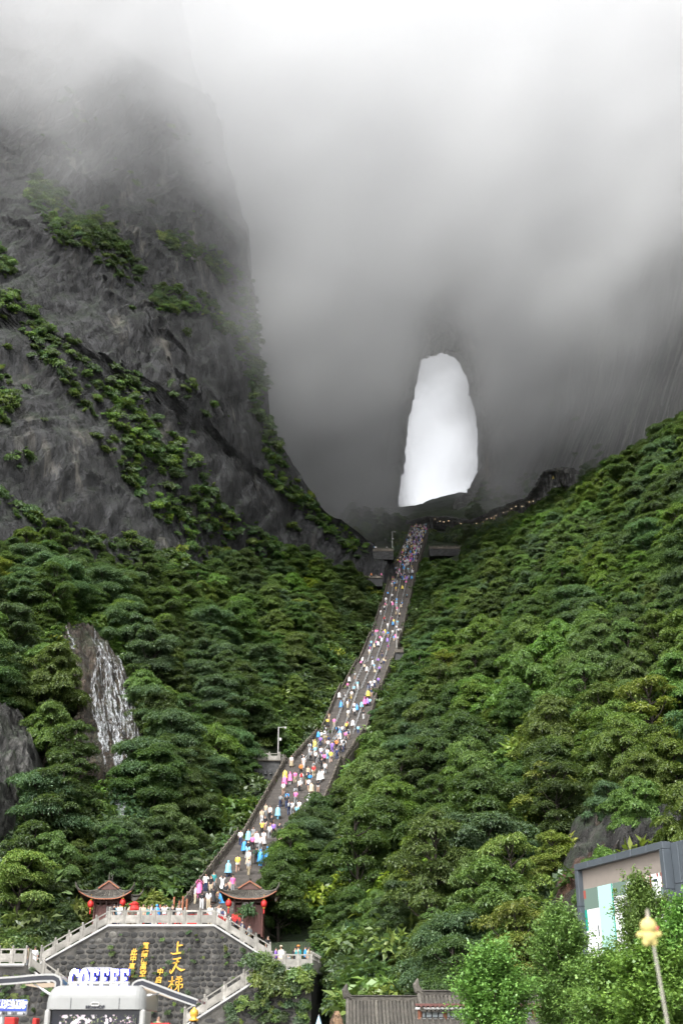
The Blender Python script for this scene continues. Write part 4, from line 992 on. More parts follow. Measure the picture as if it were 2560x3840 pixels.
# ---------------------------------------------------------------- gate pavilions, burner, monument, gallery
def pavilion(loc, wd, dep, h, label, lattice, shrub=False):
    root = empty('gate_pavilion', loc); x, y = wd/2, dep/2
    for sx in (-1, 1):
        for sy in (-1, 1): mb = MB(); mb.tube([(sx*x, sy*y, -.3), (sx*x, sy*y, h+.1)], .11, 10); mb.build('column', M_REDWOOD, root)
    for sy in (-1, 1):
        mb = MB(); mb.bbox((0, sy*(y-.02), h*.45-.1), (wd-.2, .10, h*.9), .01); w_ = mb.build('wall_panel', M_REDWOOD, root)
        mb = MB()
        for k in range(-2, 3): mb.box((k*wd*.19, sy*(y+.045), h*.45), (.05, .04, h*.84))
        mb.box((0, sy*(y+.05), h*.60), (wd-.24, .05, .07)); mb.build('moulding', M_REDWOOD, root)
    for sx in (-1, 1): mb = MB(); mb.bbox((sx*(x-.02), 0, h*.45-.1), (.10, dep-.2, h*.9), .01); mb.build('wall_panel', M_REDWOOD, root)
    if lattice:
        cx, cz, lw, lh = lattice; mb = MB()
        mb.box((cx, -y-.06, cz), (lw, .02, lh)); sc_ = mb.build('lattice_window', M_DARKWOOD, root); mb = MB()
        for k in range(8): mb.box((cx-lw/2+lw*k/7, -y-.085, cz), (.03, .03, lh))
        for k in range(8): mb.box((cx, -y-.088, cz-lh/2+lh*k/7), (lw, .03, .03))
        mb.build('lattice', M_LATTICE, sc_)
    mb = MB()
    for sy in (-1, 1): mb.box((0, sy*y, h-.08), (wd+.3, .14, .24))
    for sx in (-1, 1): mb.box((sx*x, 0, h-.085), (.135, dep+.3, .22))
    mb.build('beam', M_DARKWOOD, root)
    mb = MB()                                       # brackets under the eaves
    for k in range(5):
        for sy in (-1, 1): mb.box((-x+wd*k/4, sy*(y+.28), h+.02), (.09, .5, .12)); mb.box((-x+wd*k/4, sy*(y+.1), h-.3), (.09, .12, .34))
    mb.build('bracket', M_DARKWOOD, root)
    # roof: four curved sides with lifted corners; rows of barrel tiles; gable on top
    ex, ey = x+1.0, y+.95; ux, uy = x*.62, .12; zt = h+1.0
    def surf(side, t_, v_):
        """t_ -1..1 along the eave, v_ 0 eave .. 1 top"""
        lift = .62*abs(t_)**3.2*(1-v_)**2; out = .22*abs(t_)**4*(1-v_)
        z = h+.06+(zt-h)*(v_**1.45*.75+.25*v_)+lift
        if side in (0, 2): sg = -1 if side == 0 else 1; return Vector((t_*((ex+out)*(1-v_)+ux*v_), sg*((ey+out)*(1-v_)+uy*v_), z))
        sg = -1 if side == 3 else 1; return Vector((sg*((ex+out)*(1-v_)+ux*v_), t_*((ey+out)*(1-v_)+uy*v_), z))
    for side in range(4):
        mb = MB(); nu, nv = 16, 7
        P = [[surf(side, -1+2*i/nu, j/nv) for j in range(nv+1)] for i in range(nu+1)]
        for i in range(nu):
            for j in range(nv): mb.quad(P[i][j], P[i+1][j], P[i+1][j+1], P[i][j+1])
        for i in range(nu):                          # eave board
            a, b = P[i][0], P[i+1][0]; d = Vector((0, 0, -.08)); mb.cur = 1; mb.quad(a, b, b+d, a+d); mb.cur = 0
        sl = mb.build('roof_slope', [M_TILE, M_ORANGE], root)
        rows = 15; tm = MB()
        for k in range(rows):
            t_ = -1+2*(k+.5)/rows
            vmax = 1.0
            pts = [surf(side, t_, v_)+Vector((0, 0, .03)) for v_ in np.linspace(-.02, vmax, 6)]
            tb = MB(); tb.tube(pts, .062, 6); tb.build('tile_row', M_TILE, sl)
    for sx in (-1, 1):
        for sy in (-1, 1):
            pts = [surf(0 if sy < 0 else 2, sx, v_)+Vector((0, 0, .07)) for v_ in np.linspace(0, 1, 8)]
            tip = pts[0]; d = (pts[0]-pts[1]).normalized(); pts = [tip+d*.36+Vector((0, 0, .48)), tip+d*.26+Vector((0, 0, .22))]+pts
            mb = MB(); mb.tube(pts, [.03, .07]+[.10]*8, 7); mb.build('hip_ridge', M_TILE, root)
    # upper gable
    zg = zt+.42; gx_ = ux+.25
    for sy in (-1, 1):
        pass
    for sx in (-1, 1):
        mb = MB(); mb.prism([Vector((sx*(gx_+.05), -.62, zt-.06)), Vector((0, -.62, zg+.2)), Vector((0, -.62, zg+.32)), Vector((sx*(gx_+.14), -.62, zt+.04))], Vector((0, 1.24, 0))); g = mb.build('gable_slope', M_TILE, root)
        mb = MB(); mb.prism([Vector((sx*(gx_-.05), -.66, zt-.04)), Vector((0, -.66, zg+.10)), Vector((0, -.66, zg+.21)), Vector((sx*(gx_+.05), -.66, zt+.02))], Vector((0, .05, 0))); mb.build('bargeboard', M_ORANGE, root)
    mb = MB(); mb.prism([Vector((-gx_+.1, -.55, zt-.1)), Vector((gx_-.1, -.55, zt-.1)), Vector((0, -.55, zg+.12))], Vector((0, .04, 0))); mb.build('gable', M_DARKWOOD, root)
    mb = MB(); mb.tube([(0, -.75, zg+.36), (0, 0, zg+.33), (0, .75, zg+.36)], .08, 7); mb.tube([(0, -.72, zg+.34), (0, -.74, zg+.85)], [.06, .02], 6); mb.tube([(0, .72, zg+.34), (0, .74, zg+.85)], [.06, .02], 6); mb.build('ridge', M_TILE, root)
    tag(root, label, 'pavilion', 'gate pavilions at the foot of the stairway')
    return surf, Vector(loc)
def lantern(p, label):
    r = empty('lantern', p); mb = MB(); mb.lathe([(.05, .30), (.17, .26), (.24, .12), (.25, 0), (.24, -.12), (.17, -.26), (.05, -.30)], 12); mb.build('shade', M_LANT, r, smooth=True)
    mb = MB(); mb.lathe([(.10, .28), (.10, .36)], 8); mb.lathe([(.10, -.36), (.10, -.28)], 8); mb.tube([(0, 0, .34), (0, 0, .75)], .015, 5); mb.build('cap', M_GOLD, r)
    mb = MB(); mb.lathe([(.015, -.36), (.06, -.44), (.05, -.75), (.03, -.8)], 6); mb.build('tassel', M_LANT, r); tag(r, label, 'lantern', 'red lanterns on the gate pavilions')
for px, py, lab, lat in ((398, 3470, 'left', (.42, 1.45, .75, 1.15)), (931, 3498, 'right', (-.12, 1.95, .85, .8))):
    p = at(px, py, 103.0); base = Vector((p[0], 103.6, TZ_-.05))
    eave = CAMZ+float(ray(px, 3376)[1])*102.6
    pavilion(base, 1.95 if lab == 'left' else 2.25, 1.9, eave-base.z, f'red brown gate pavilion with upturned grey tile eaves on the {lab} of the terrace', lat)
    for k, (lx, ly) in enumerate((((341, 3390), (461, 3384)) if lab == 'left' else ((858, 3387), (990, 3389)))):
        q = Vector(at(lx, ly, 102.0)); lantern(q, f'red lantern at the {["outer" if lab == "left" else "inner", "inner" if lab == "left" else "outer"][k]} eave of the {lab} gate pavilion')
# shrub growing before the right pavilion
_p = at(922, 3500, 101.2); o = link('bush', BUSH[2], None, (_p[0], 101.4, TZ_+.9), (0, 0, 1), (1.0, .7, 1.5)); tag(o, 'slender green shrub before the door of the right gate pavilion', 'bush')
# incense burner under red cloths, with tall incense sticks
_p = at(655, 3408, 101.0); r = empty('incense_burner', (_p[0], 101.0, TZ_-.05)); mb = MB()
n = 26; V = [];
for j, (zz, q) in enumerate(((0.05, 1.08), (.6, 1.03), (1.15, 1.0), (1.2, .92))):
    for k in range(n):
        th = 2*math.pi*k/n; c, s = math.cos(th), math.sin(th); e = 1/max(abs(c), abs(s))**.8; rip = 1+.035*math.sin(k*3.1)*(1 if j < 2 else .3); V.append((c*1.9*e*q*rip, s*.8*e*q*rip, zz))
mb._add(V, [(j*n+k, j*n+(k+1) % n, (j+1)*n+(k+1) % n, (j+1)*n+k) for j in range(3) for k in range(n)]+[tuple(range(3*n, 4*n))]); mb.build('red_cloth', M_RED, r)
mb = MB(); mb.bbox((0, 0, 1.3), (3.3, 1.3, .2), .05); mb.build('tray', M_BLACK, r)
for k, (dx, hh) in enumerate(((-.1, 1.3), (.35, 1.0), (.62, 1.35), (.95, 1.15), (-1.2, .7))): mb = MB(); mb.tube([(dx, 0, 1.3), (dx+.03, .05, 1.35+hh)], .085, 8); mb.build('incense_stick', M_ORANGE, r)
tag(r, 'large incense burner draped in red cloth on the terrace', 'incense burner')
_p = at(505, 3412, 97.3); r = empty('drum_stand', (_p[0], 97.3, TZ_-.05)); mb = MB(); mb.lathe([(.25, 0), (.2, .5), (.45, .9), (.5, 1.1), (.42, 1.15)], 12); mb.build('bowl', M_BALUD, r)
mb = MB(); mb.lathe([(.1, 1.1), (.42, 1.15), (.46, 1.35), (.3, 1.6), (.34, 1.75), (.15, 1.9)], 9); mb.build('red_bow', M_RED, r); tag(r, 'stone bowl tied with a red bow behind the terrace balustrade', 'bowl')
# red prayer ribbons tied behind the railing
for k in range(9):
    x = ML1.x+1.2+k*.98*1.07
    mb = MB(); rr = random.Random(k)
    for q in range(16): a = rr.uniform(-.34, .34); z0 = rr.uniform(.55, .8); mb.box((a, rr.uniform(-.05, .05), z0-.16), (.06, .02, rr.uniform(.25, .45)), Matrix.Rotation(rr.uniform(-.3, .3), 3, 'Y'))
    mb.box((0, 0, .80), (.8, .02, .02)); o = mb.build('prayer_ribbons', M_RED, None, (x, YM+.45, TZ_-.05)); tag(o, 'bunch of red ribbons tied behind a panel of the terrace balustrade', 'ribbon', 'red ribbons along the terrace balustrade')

# inscribed boulder beside the stairway
M_BOULDER = rock_mat('ochre_boulder', (.16, .085, .045), (.30, .19, .11), (.42, .33, .24), scale=6., green=.0, wet=.8)
def boulder(name, loc, wd, dep, h, seed, m, label, cat='boulder'):
    r = np.random.default_rng(seed); root = empty(name, loc); n, k = 20, 12; V = []; Fc = []
    for j in range(k):
        f = j/(k-1); q = (1-.10*f)*math.sqrt(max(0.0, 1-max(0, f-.62)**2/.39**2))+.02
        for i in range(n):
            th = 2*math.pi*i/n; c, s = math.cos(th), math.sin(th); e = 1/max(abs(c), abs(s))**.55; nz = 1+float(fbm(np.array(c*1.3+seed), np.array(s*1.3), np.array(f*2.2), 3))*.28
            V.append((c*e*q*wd/2*nz, s*e*q*dep/2*nz, f*h-.2))
    for j in range(k-1):
        for i in range(n): Fc.append((j*n+i, j*n+(i+1) % n, (j+1)*n+(i+1) % n, (j+1)*n+i))
    mb = MB(); mb._add(V, Fc+[tuple(range((k-1)*n, k*n))]); mb.build('stone', m, root, smooth=True); tag(root, label, cat, 'inscribed boulders'); return root
def monument():
    p = at(1096, 3190, 134.0); s, o_ = stair_frame(p[0], p[1]); z = ground(p[0], p[1]); top = at(1096, 3112, 134.0)[2]
    bz_ = at(1096, 3225, 134.0)[2]
    b = boulder('inscribed_boulder', (p[0], 134.0, bz_), 2.0, 1.2, top-bz_+.2, 4, M_BOULDER, 'ochre upright boulder with red characters right of the lower stairway')
    for c, dz, sz in (('天', .70, 1.15), ('门', .38, .7)): text_obj(c, sz, 'character', M_RED, b, (0, -.66, (top-bz_)*dz), ext=.05, bold=.02)
    mb = MB(); mb.bbox((0, .1, -1.6), (2.6, 1.6, 3.0), .2); mb.build('plinth', M_BALUD, b)
monument()

# covered gallery at the head of the stairs, with a roof like natural rock
M_GROCK = rock_mat('gallery_rock', (.035, .035, .034), (.10, .098, .092), (.18, .17, .155), scale=3.5, green=.35)
GAL = [(1405, 1962, 470), (1480, 1962, 468), (1540, 1960, 464), (1615, 1945, 455), (1690, 1945, 448), (1772, 1960, 438), (1830, 1938, 420), (1870, 1915, 406), (1940, 1890, 388), (2003, 1868, 372), (2034, 1825, 362), (2060, 1775, 354), (2105, 1764, 347), (2140, 1768, 341)]
def gallery():
    P = [Vector(at(*g)) for g in GAL]; root = empty('rock_gallery', P[3]); o0 = Vector(root.location); r = random.Random(5)
    def rough(a, b, wd, th, seed):
        mb = MB(); n = 8; d = (b-a).normalized(); side = Vector((-d.y, d.x, 0)).normalized(); V = []; prof = [(-.5, -.45), (-.55, .1), (-.3, .5), (.1, .62), (.5, .35), (.55, -.3), (.2, -.5)]; k = len(prof)
        for i in range(n+1):
            c = a.lerp(b, i/n)
            for u, v in prof: q = r.uniform(.82, 1.18); V.append(c-o0+side*u*wd*q+Vector((0, 0, v*th*r.uniform(.7, 1.25))))
        mb._add(V, [(i*k+j, i*k+(j+1) % k, (i+1)*k+(j+1) % k, (i+1)*k+j) for i in range(n) for j in range(k)]+[tuple(range(k)), tuple(range(n*k, n*k+k))]); return mb
    for i, (a, b) in enumerate(zip(P[:-1], P[1:])): rough(a, b, 5.0, 1.5, i).build('roof_slab', M_GROCK, root)
    for i, p in enumerate(P[3:], 3):
        g_ = float(ground(p.x, p.y)); h = max(3.2, min(6.5, p.z-g_+.5))
        for q in ((0,) if i in (3, 6) else (0, .5)):
            c = p.lerp(P[min(i+1, len(P)-1)], q); mb = MB(); mb.tube([(c.x-o0.x+r.uniform(-.2, .2), c.y-2.0-o0.y, c.z-o0.z-h), (c.x-o0.x, c.y-2.0-o0.y, c.z-o0.z-h*.5), (c.x-o0.x, c.y-1.9-o0.y, c.z-o0.z)], [.75, .5, .8], 7); mb.build('column', M_GROCK, root)
    # floor, back wall and inner darkness come from the closed passage behind the columns
    for i, (a, b) in enumerate(zip(P[:-1], P[1:])):
        dn = Vector((0, 0, -3.4)); mb = MB(); e = Vector((0, 2.2, 0)); mb.prism([a+e+dn-o0, b+e+dn-o0, b+e-o0, a+e-o0], Vector((0, .6, 0))); mb.build('back_wall', M_GROCK, root)
        mb = MB(); mb.prism([a+dn-Vector((0, 2.2, 0))-o0, b+dn-Vector((0, 2.2, 0))-o0, b+dn+e-o0, a+dn+e-o0], Vector((0, 0, -.5))); mb.build('floor', M_GROCK, root)
    tag(root, 'covered gallery roofed like natural rock below the arch', 'gallery')
    lm = emit('bulb_light', (1., .72, .42), 1.3); bm_ = MB().lathe([(.03, -.11), (.11, -.05), (.11, .05), (.03, .11)], 8).mesh('lamp', lm); k = 0
    for i, (a, b) in enumerate(zip(P[3:9], P[4:10]), 3):
        for f in (.18, .42, .62, .85):
            c = a.lerp(b, f)+Vector((0, -2.1, -1.1-1.3*abs(math.sin(k*2.3)))); o = link('hanging_lamp', bm_, None, c); tag(o, 'small warm lamp hanging along the front of the rock gallery', 'lamp', 'lamps along the rock gallery'); k += 1
gallery()

# ---------------------------------------------------------------- the waterfall
def waterfall():
    P, gx, gy, sd_ = WF; t = NT('falling_water'); p = t.coord('Position', (3.2, 3.2, .9)); f = t.noise(1.1, 5, .6, p)
    b = t.bsdf((.60, .63, .66), .35); al = t.ramp(f, [(.40, .0), (.76, .55)]); t.set(b, 'Alpha', al); b.inputs['Roughness'].default_value = .3
    M_WATER = t.m
    def srf(px, py):
        i = int(np.clip((px-gx[0, 0])/(gx[1, 0]-gx[0, 0]), 0, gx.shape[0]-1)); j = int(np.clip((py-gy[0, 0])/(gy[0, 1]-gy[0, 0]), 0, gx.shape[1]-1)); return Vector(P[i, j])
    root = empty('waterfall', srf(430, 2960)); o0 = Vector(root.location); rr = random.Random(9)
    main = [[(380, 2470), (400, 2520), (420, 2560), (438, 2600), (458, 2640), (480, 2700), (492, 2770)], [(445, 2500), (455, 2550), (475, 2610), (495, 2680), (505, 2760), (508, 2860)],
            [(385, 2500), (380, 2560), (375, 2610), (360, 2670), (372, 2740), (390, 2830), (405, 2900)], [(405, 2540), (412, 2620), (420, 2690), (428, 2760), (435, 2820), (455, 2870), (468, 2930), (470, 2985)],
            [(470, 2750), (478, 2800), (462, 2860), (470, 2920), (485, 2985)], [(425, 2600), (440, 2680), (450, 2750), (470, 2800)], [(262, 2420), (278, 2460), (288, 2500), (292, 2530)], [(358, 2400), (365, 2440), (368, 2470)],
            [(350, 2690), (362, 2760), (380, 2820), (400, 2890), (410, 2960)], [(415, 2640), (400, 2700), (405, 2780), (415, 2860)], [(455, 2860), (440, 2920), (450, 2985)]]
    strands = [(m, 1.0) for m in main]
    for m in main[:6]:
        for _ in range(5): dx = rr.uniform(-30, 30); a = rr.randint(0, 2); strands.append(([(x+dx+rr.uniform(-6, 6), y+rr.uniform(-8, 8)) for x, y in m][a:], .55))
    for pts, wgt in strands:
        fine = []
        for (x0, y0), (x1, y1) in zip(pts[:-1], pts[1:]):
            n = max(2, int(abs(y1-y0)/9))
            for k in range(n): fine.append((x0+(x1-x0)*k/n+rr.uniform(-3.5, 3.5), y0+(y1-y0)*k/n))
        fine.append(pts[-1]); mb = MB(); L = []; Q = []
        for k, (x, y) in enumerate(fine):
            c = srf(x, y)+Vector((0, -.28, .12))-o0; wd = (.05+.16*rr.random())*wgt*(.6+.8*k/len(fine)); L.append(c+Vector((-wd, rr.uniform(-.04, .04), 0))); Q.append(c+Vector((wd, rr.uniform(-.04, .04), 0)))
        mid = [(a+b)/2+Vector((0, -.12, 0)) for a, b in zip(L, Q)]
        V = L+mid+Q; n = len(L); mb._add(V, [(i, i+1, n+i+1, n+i) for i in range(n-1)]+[(n+i, n+i+1, 2*n+i+1, 2*n+i) for i in range(n-1)]); mb.build('strand', M_WATER, root, smooth=True)
    tag(root, 'thin white waterfall running down brown rock in the left wood', 'waterfall')
    for px, py, Y_ in ((452, 3110, 0),):
        q, ok = hits(np.array([455, 450, 447, 440]), np.array([3050, 3080, 3105, 3135])); q = [Vector(a)+Vector((0, -.8, 1.5)) for a in q]; r2 = empty('waterfall', q[-1]); o1 = Vector(r2.location)
        for k in range(5):
            mb = MB(); off = Vector((rr.uniform(-.5, .5), 0, 0)); V = [a-o1+off+Vector((s*.14, 0, 0)) for s in (-1, 1) for a in q]; mb._add(V, [(i, i+1, 4+i+1, 4+i) for i in range(3)]); mb.build('strand', M_WATER, r2)
        tag(r2, 'short lower cascade glimpsed below the thin waterfall', 'waterfall')
waterfall()
# ---------------------------------------------------------------- coffee kiosk
M_KBODY = plain('kiosk_grey_paint', (.25, .256, .25), .4, .05, 1.5)
M_KDARK = plain('kiosk_dark_frame', (.012, .014, .022), .3, .1)
M_KPALE = plain('kiosk_pale_edge', (.32, .32, .31), .45, .06)
M_LED = emit('led_letter', (.93, .95, 1.0), 2.2); M_LEDSIDE = emit('led_letter_side', (.06, .06, .55), .5)
M_PANEL = emit('ceiling_panel_light', (1., .80, .60), .22)
def blossom_mat():
    t = NT('blossom_print'); p = t.coord('Object', (1, 1, 1)); vo = t.n('TexVoronoi', {'Vector': p, 'Scale': 7.5, 'Randomness': 1.}, feature='F1'); v2 = t.n('TexVoronoi', {'Vector': p, 'Scale': 21., 'Randomness': 1.}, feature='F1')
    d = vo.outputs['Distance']; pet = t.ramp(t.math('ADD', d, t.math('MULTIPLY', v2.outputs['Distance'], .8)), [(.74, 1.), (.82, 0.)])
    fl_ = t.ramp(v2.outputs['Distance'], [(.0, (.70, .22, .36)), (.22, (.66, .52, .58)), (.5, (.60, .54, .58))])
    lf = t.ramp(t.noise(26, 3, .6, p), [(.58, 0.), (.64, 1.)])
    bgc = t.mix(lf, (.006, .007, .016), (.20, .24, .10)); t.bsdf(t.mix(pet, bgc, fl_), .35); return t.m
def wing_mat():
    t = NT('wing_print'); p = t.coord('Object', (1.2, 1.2, 4.5)); v = t.n('TexVoronoi', {'Vector': p, 'Scale': 3.2}, feature='F1')
    c = t.ramp(t.n('SeparateColor', {0: v.outputs['Color']}).outputs[0], [(0., (.40, .05, .06)), (.25, (.45, .42, .42)), (.5, (.25, .27, .34)), (.7, (.55, .50, .46)), (.85, (.14, .25, .42)), (1., (.55, .46, .10))], 'CONSTANT'); t.bsdf(c, .25); return t.m
M_BLOS, M_WING = blossom_mat(), wing_mat()
def rounded(w_, h_, r_, n=6):
    """rounded outline, only the upper corners"""
    pts = [(-w_/2, 0), (w_/2, 0)]
    for k in range(n+1): a = math.pi/2*k/n; pts.append((w_/2-r_+r_*math.cos(a), h_-r_+r_*math.sin(a)))
    for k in range(n+1): a = math.pi/2+math.pi/2*k/n; pts.append((-w_/2+r_+r_*math.cos(a), h_-r_+r_*math.sin(a)))
    return pts
def kiosk():
    Y = 26.0; a = at(163, 3840, Y); b = at(539, 3840, Y); cx = (a[0]+b[0])/2; wd = b[0]-a[0]; top = at(350, 3694, Y)[2]; dep = 1.9
    root = empty('coffee_kiosk', (cx, Y, 0)); S_ = Y/F*1.04
    zlow = at(350, 3785, Y)[2]                       # lower edge of the header
    # body shell, rounded over the front edge
    mb = MB(); n = 7; prof = []; rr = .24
    for k in range(n+1): an = math.pi/2*k/n; prof.append((rr-rr*math.sin(an), top-rr+rr*math.cos(an)))   # (y, z) from top to front
    prof = [(dep, top)]+prof+[(0., zlow), (.05, zlow), (dep, zlow)]
    cr_ = .26; xs = [(-wd/2+cr_-cr_*math.cos(q), 1-math.sin(q)) for q in np.linspace(0, math.pi/2, 7)]; xs = xs+[(-x, i) for x, i in xs[::-1]]
    V = []
    for x, ins in xs:
        for y, z in prof:
            V.append((x, y+ins*cr_*.75*(1 if y < .5 else 0), z-ins*cr_*.8*(1 if z > top-rr*.9 else (z-zlow)/(top-zlow) if z > zlow else 0)))
    m_ = len(prof); mb._add(V, [(i*m_+j, i*m_+(j+1) % m_, (i+1)*m_+(j+1) % m_, (i+1)*m_+j) for i in range(len(xs)-1) for j in range(m_)]+[tuple(range(m_)), tuple(range((len(xs)-1)*m_, len(xs)*m_))])
    mb.build('header', M_KBODY, root, smooth=False)
    for q in (-wd/2+.52, wd/2-.52): mb = MB(); mb.box((q, -.003, (top-rr+zlow)/2), (.008, .012, top-rr-zlow)); mb.build('seam', M_KDARK, root)
    for sx in (-1, 1): mb = MB(); mb.bbox((sx*(wd/2-.05), .5, zlow/2), (.11, .9, zlow), .03); mb.build('side_post', M_KPALE, root)
    mb = MB(); mb.box((0, .18, zlow/2), (wd-.24, .06, zlow-.004)); mb.build('window_frame', M_KDARK, root)
    mb = MB(); mb.box((.06, .12, zlow/2-.05), (wd-.46, .03, zlow-.10)); mb.build('blossom_screen', M_BLOS, root)
    mb = MB(); mb.box((0, 1.2, zlow/2), (wd-.3, 1.4, zlow-.01)); mb.build('cabin', M_KBODY, root)
    # emblem and name on the header
    ze = at(358, 3766, Y)[2]
    e = MB()
    for sx in (-1, 1): e.tube([(sx*.035+.05*math.cos(q)*1.0*sx, -.02, .03*math.sin(q)) for q in np.linspace(-2.2, 2.2, 9)], .014, 6)
    e.build('emblem', M_WHITE, root, ((at(358, 3766, Y)[0]-cx), 0, ze))
    text_obj('MOSHOP', .075, 'name_lettering', M_KDARK, root, (at(358, 3777, Y)[0]-cx, -.012, at(358, 3777, Y)[2]), ext=.004, bold=.004, sx=1.25)
    # air conditioner on the roof
    ax = at(348, 3650, Y)[0]-cx; ah = at(348, 3617, Y)[2]-top; pts = rounded(.84, ah, .2); mb = MB(); mb.prism([Vector((ax+x, .55, top-.02+z)) for x, z in pts], Vector((0, .7, 0))); ac = mb.build('roof_unit', M_KPALE, root)
    mb = MB()
    for i in range(9):
        for j in range(4): mb.lathe([(.028, 0), (.028, .012)], 8, (ax-.20+i*.055+(j % 2)*.027, .542, top+.08+j*.055), Matrix.Rotation(math.pi/2, 3, 'X'))
    mb.build('vent_holes', M_KDARK, ac)
    # sign letters on a rail
    zl = at(365, 3668, Y)[2]; x0 = at(248, 3668, Y)[0]-cx; x1 = at(478, 3668, Y)[0]-cx
    mb = MB(); mb.bbox(((x0+x1)/2, .3, top+.045), (x1-x0+.02, .14, .07), .02); mb.build('sign_rail', M_KPALE, root)
    ch_h = .36; step = (x1-x0)/6
    G = {'C': None, 'O': None, 'F': None, 'E': None}
    for i, c in enumerate('COFFEE'):
        mb = MB(); xx = x0+step*(i+.5); zz = zl; w_ = step*.88; hh = ch_h; rim = MB()
        def slab(ax_, az, bw_, bh_, y0=.24, dy=.10): mb.box((xx+ax_*w_, y0+dy/2, zz+az*hh), (bw_*w_, dy, bh_*hh)); rim.box((xx+ax_*w_, y0+dy/2+.05, zz+az*hh), (bw_*w_+.028, dy-.02, bh_*hh+.028))
        if c in 'CO':
            k = 22; th = np.linspace(.75, 2*math.pi-.75, k) if c == 'C' else np.linspace(0, 2*math.pi, k+1)
            for q0, q1 in zip(th[:-1], th[1:]):
                P_ = [Vector((xx+math.cos(q)*w_*.5*f, .24, zz+math.sin(q)*hh*.54*g)) for q, f, g in ((q0, 1, 1), (q1, 1, 1), (q1, .46, .58), (q0, .46, .58))]; mb.prism(P_, Vector((0, .10, 0))); cc = Vector((xx, .24, zz)); rim.prism([cc+(p_-cc)*(1.06 if ii < 2 else .88)+Vector((0, .06, 0)) for ii, p_ in enumerate(P_)], Vector((0, .08, 0)))
            if c == 'C': slab(.40, .30, .20, .36, .238); slab(.36, -.36, .16, .16, .238)
        else:
            slab(-.24, 0, .26, 1.0, .239); slab(-.24, .45, .46, .10, .236); slab(-.24, -.45, .46, .10, .236)
            slab(.10, .42, .66, .16, .237); slab(.38, .33, .12, .26, .2345); slab(.06, 0, .34, .13, .237)
            if c == 'E': slab(.10, -.42, .66, .16, .237); slab(.38, -.33, .12, .26, .2345)
        # front faces white, sides blue
        o = mb.build('sign_letter', [M_LED, M_LEDSIDE], root); me_ = o.data; rim.build('letter_glow_rim', M_LEDSIDE, o)  # larger blue copy behind each letter, added for the fringe glow around it
        for p_ in me_.polygons: p_.material_index = 0 if abs(p_.normal.y) > .7 else 1
    tag(root, 'pale grey rounded coffee kiosk with raised side wings and glowing letters', 'kiosk')
    # raised side wings
    def wing(side):
        if side > 0: P_ = [(490, 3702), (498, 3684), (515, 3674), (535, 3670), (560, 3679), (600, 3694), (660, 3717), (742, 3746)]; ls = ((499, 3703), (579, 3706), (626, 3727))
        else: P_ = [(233, 3700), (234, 3680), (226, 3662), (205, 3651), (170, 3651), (120, 3654), (60, 3660), (-60, 3668)]; ls = ()
        yw = Y+.25; P3 = [Vector(at(px, py, yw)) for px, py in P_]; r2 = Vector(root.location); d = Vector((0, 1.55, 0))
        def strip(off, th, m, name, w0=0., dd=d):
            mb = MB()
            for i in range(len(P3)-1):
                nrm = []
                for k in (i, i+1):
                    t_ = (P3[min(k+1, len(P3)-1)]-P3[max(k-1, 0)]).normalized(); nn = Vector((t_.z, 0, -t_.x)); nn = nn if nn.z < 0 or (side > 0 and k < 2) else -nn
                    c_ = Vector((P3[0].x*.0+(at(560 if side > 0 else 160, 3760, yw)[0]), 0, P3[-1].z-.6)); 
                    nn = nn if (Vector((c_.x, P3[k].y, c_.z))-P3[k]).dot(nn) > 0 else -nn; nrm.append(nn)
                a_, b_ = P3[i]-r2+Vector((0, w0, 0)), P3[i+1]-r2+Vector((0, w0, 0))
                mb.prism([a_+nrm[0]*off, b_+nrm[1]*off, b_+nrm[1]*(off+th), a_+nrm[0]*(off+th)], dd)
            return mb.build(name, m, root)
        e_ = Vector((0, .05, 0))
        strip(0, .035, M_KPALE, 'wing_edge', 0., e_); strip(.037, .085, M_KDARK, 'wing_seal', .004, e_); strip(.124, .03, M_KPALE, 'wing_edge', 0., e_)
        strip(.02, .05, M_WING, 'wing_panel', .055, d)
        # lit ceiling panels under the wing
        a_, b_ = P3[3], P3[-1]
        for k, (f0, f1) in enumerate(((.02, .26), (.28, .50)) if side > 0 else ((.05, .42),)):
            q0, q1 = a_.lerp(b_, f0)-r2, a_.lerp(b_, f1)-r2; dn = Vector((0, 0, -.165)); mb = MB()
            mb.prism([q0+dn+Vector((0, .12, 0)), q1+dn+Vector((0, .12, 0)), q1+dn+Vector((0, 1.4, 0)), q0+dn+Vector((0, 1.4, 0))], Vector((0, 0, -.02))); mb.build('light_panel', M_PANEL, root)
        # gas strut
        s0 = Vector((side*(wd/2-.08), .3, zlow+.25)); s1 = a_.lerp(b_, .30)-r2+Vector((0, .1, -.16)); mb = MB(); mb.tube([s0, s1], .016, 6); mb.tube([s0, s0.lerp(s1, .55)], .028, 6); mb.build('gas_strut', M_STEEL, root)
    wing(1); wing(-1)
kiosk()
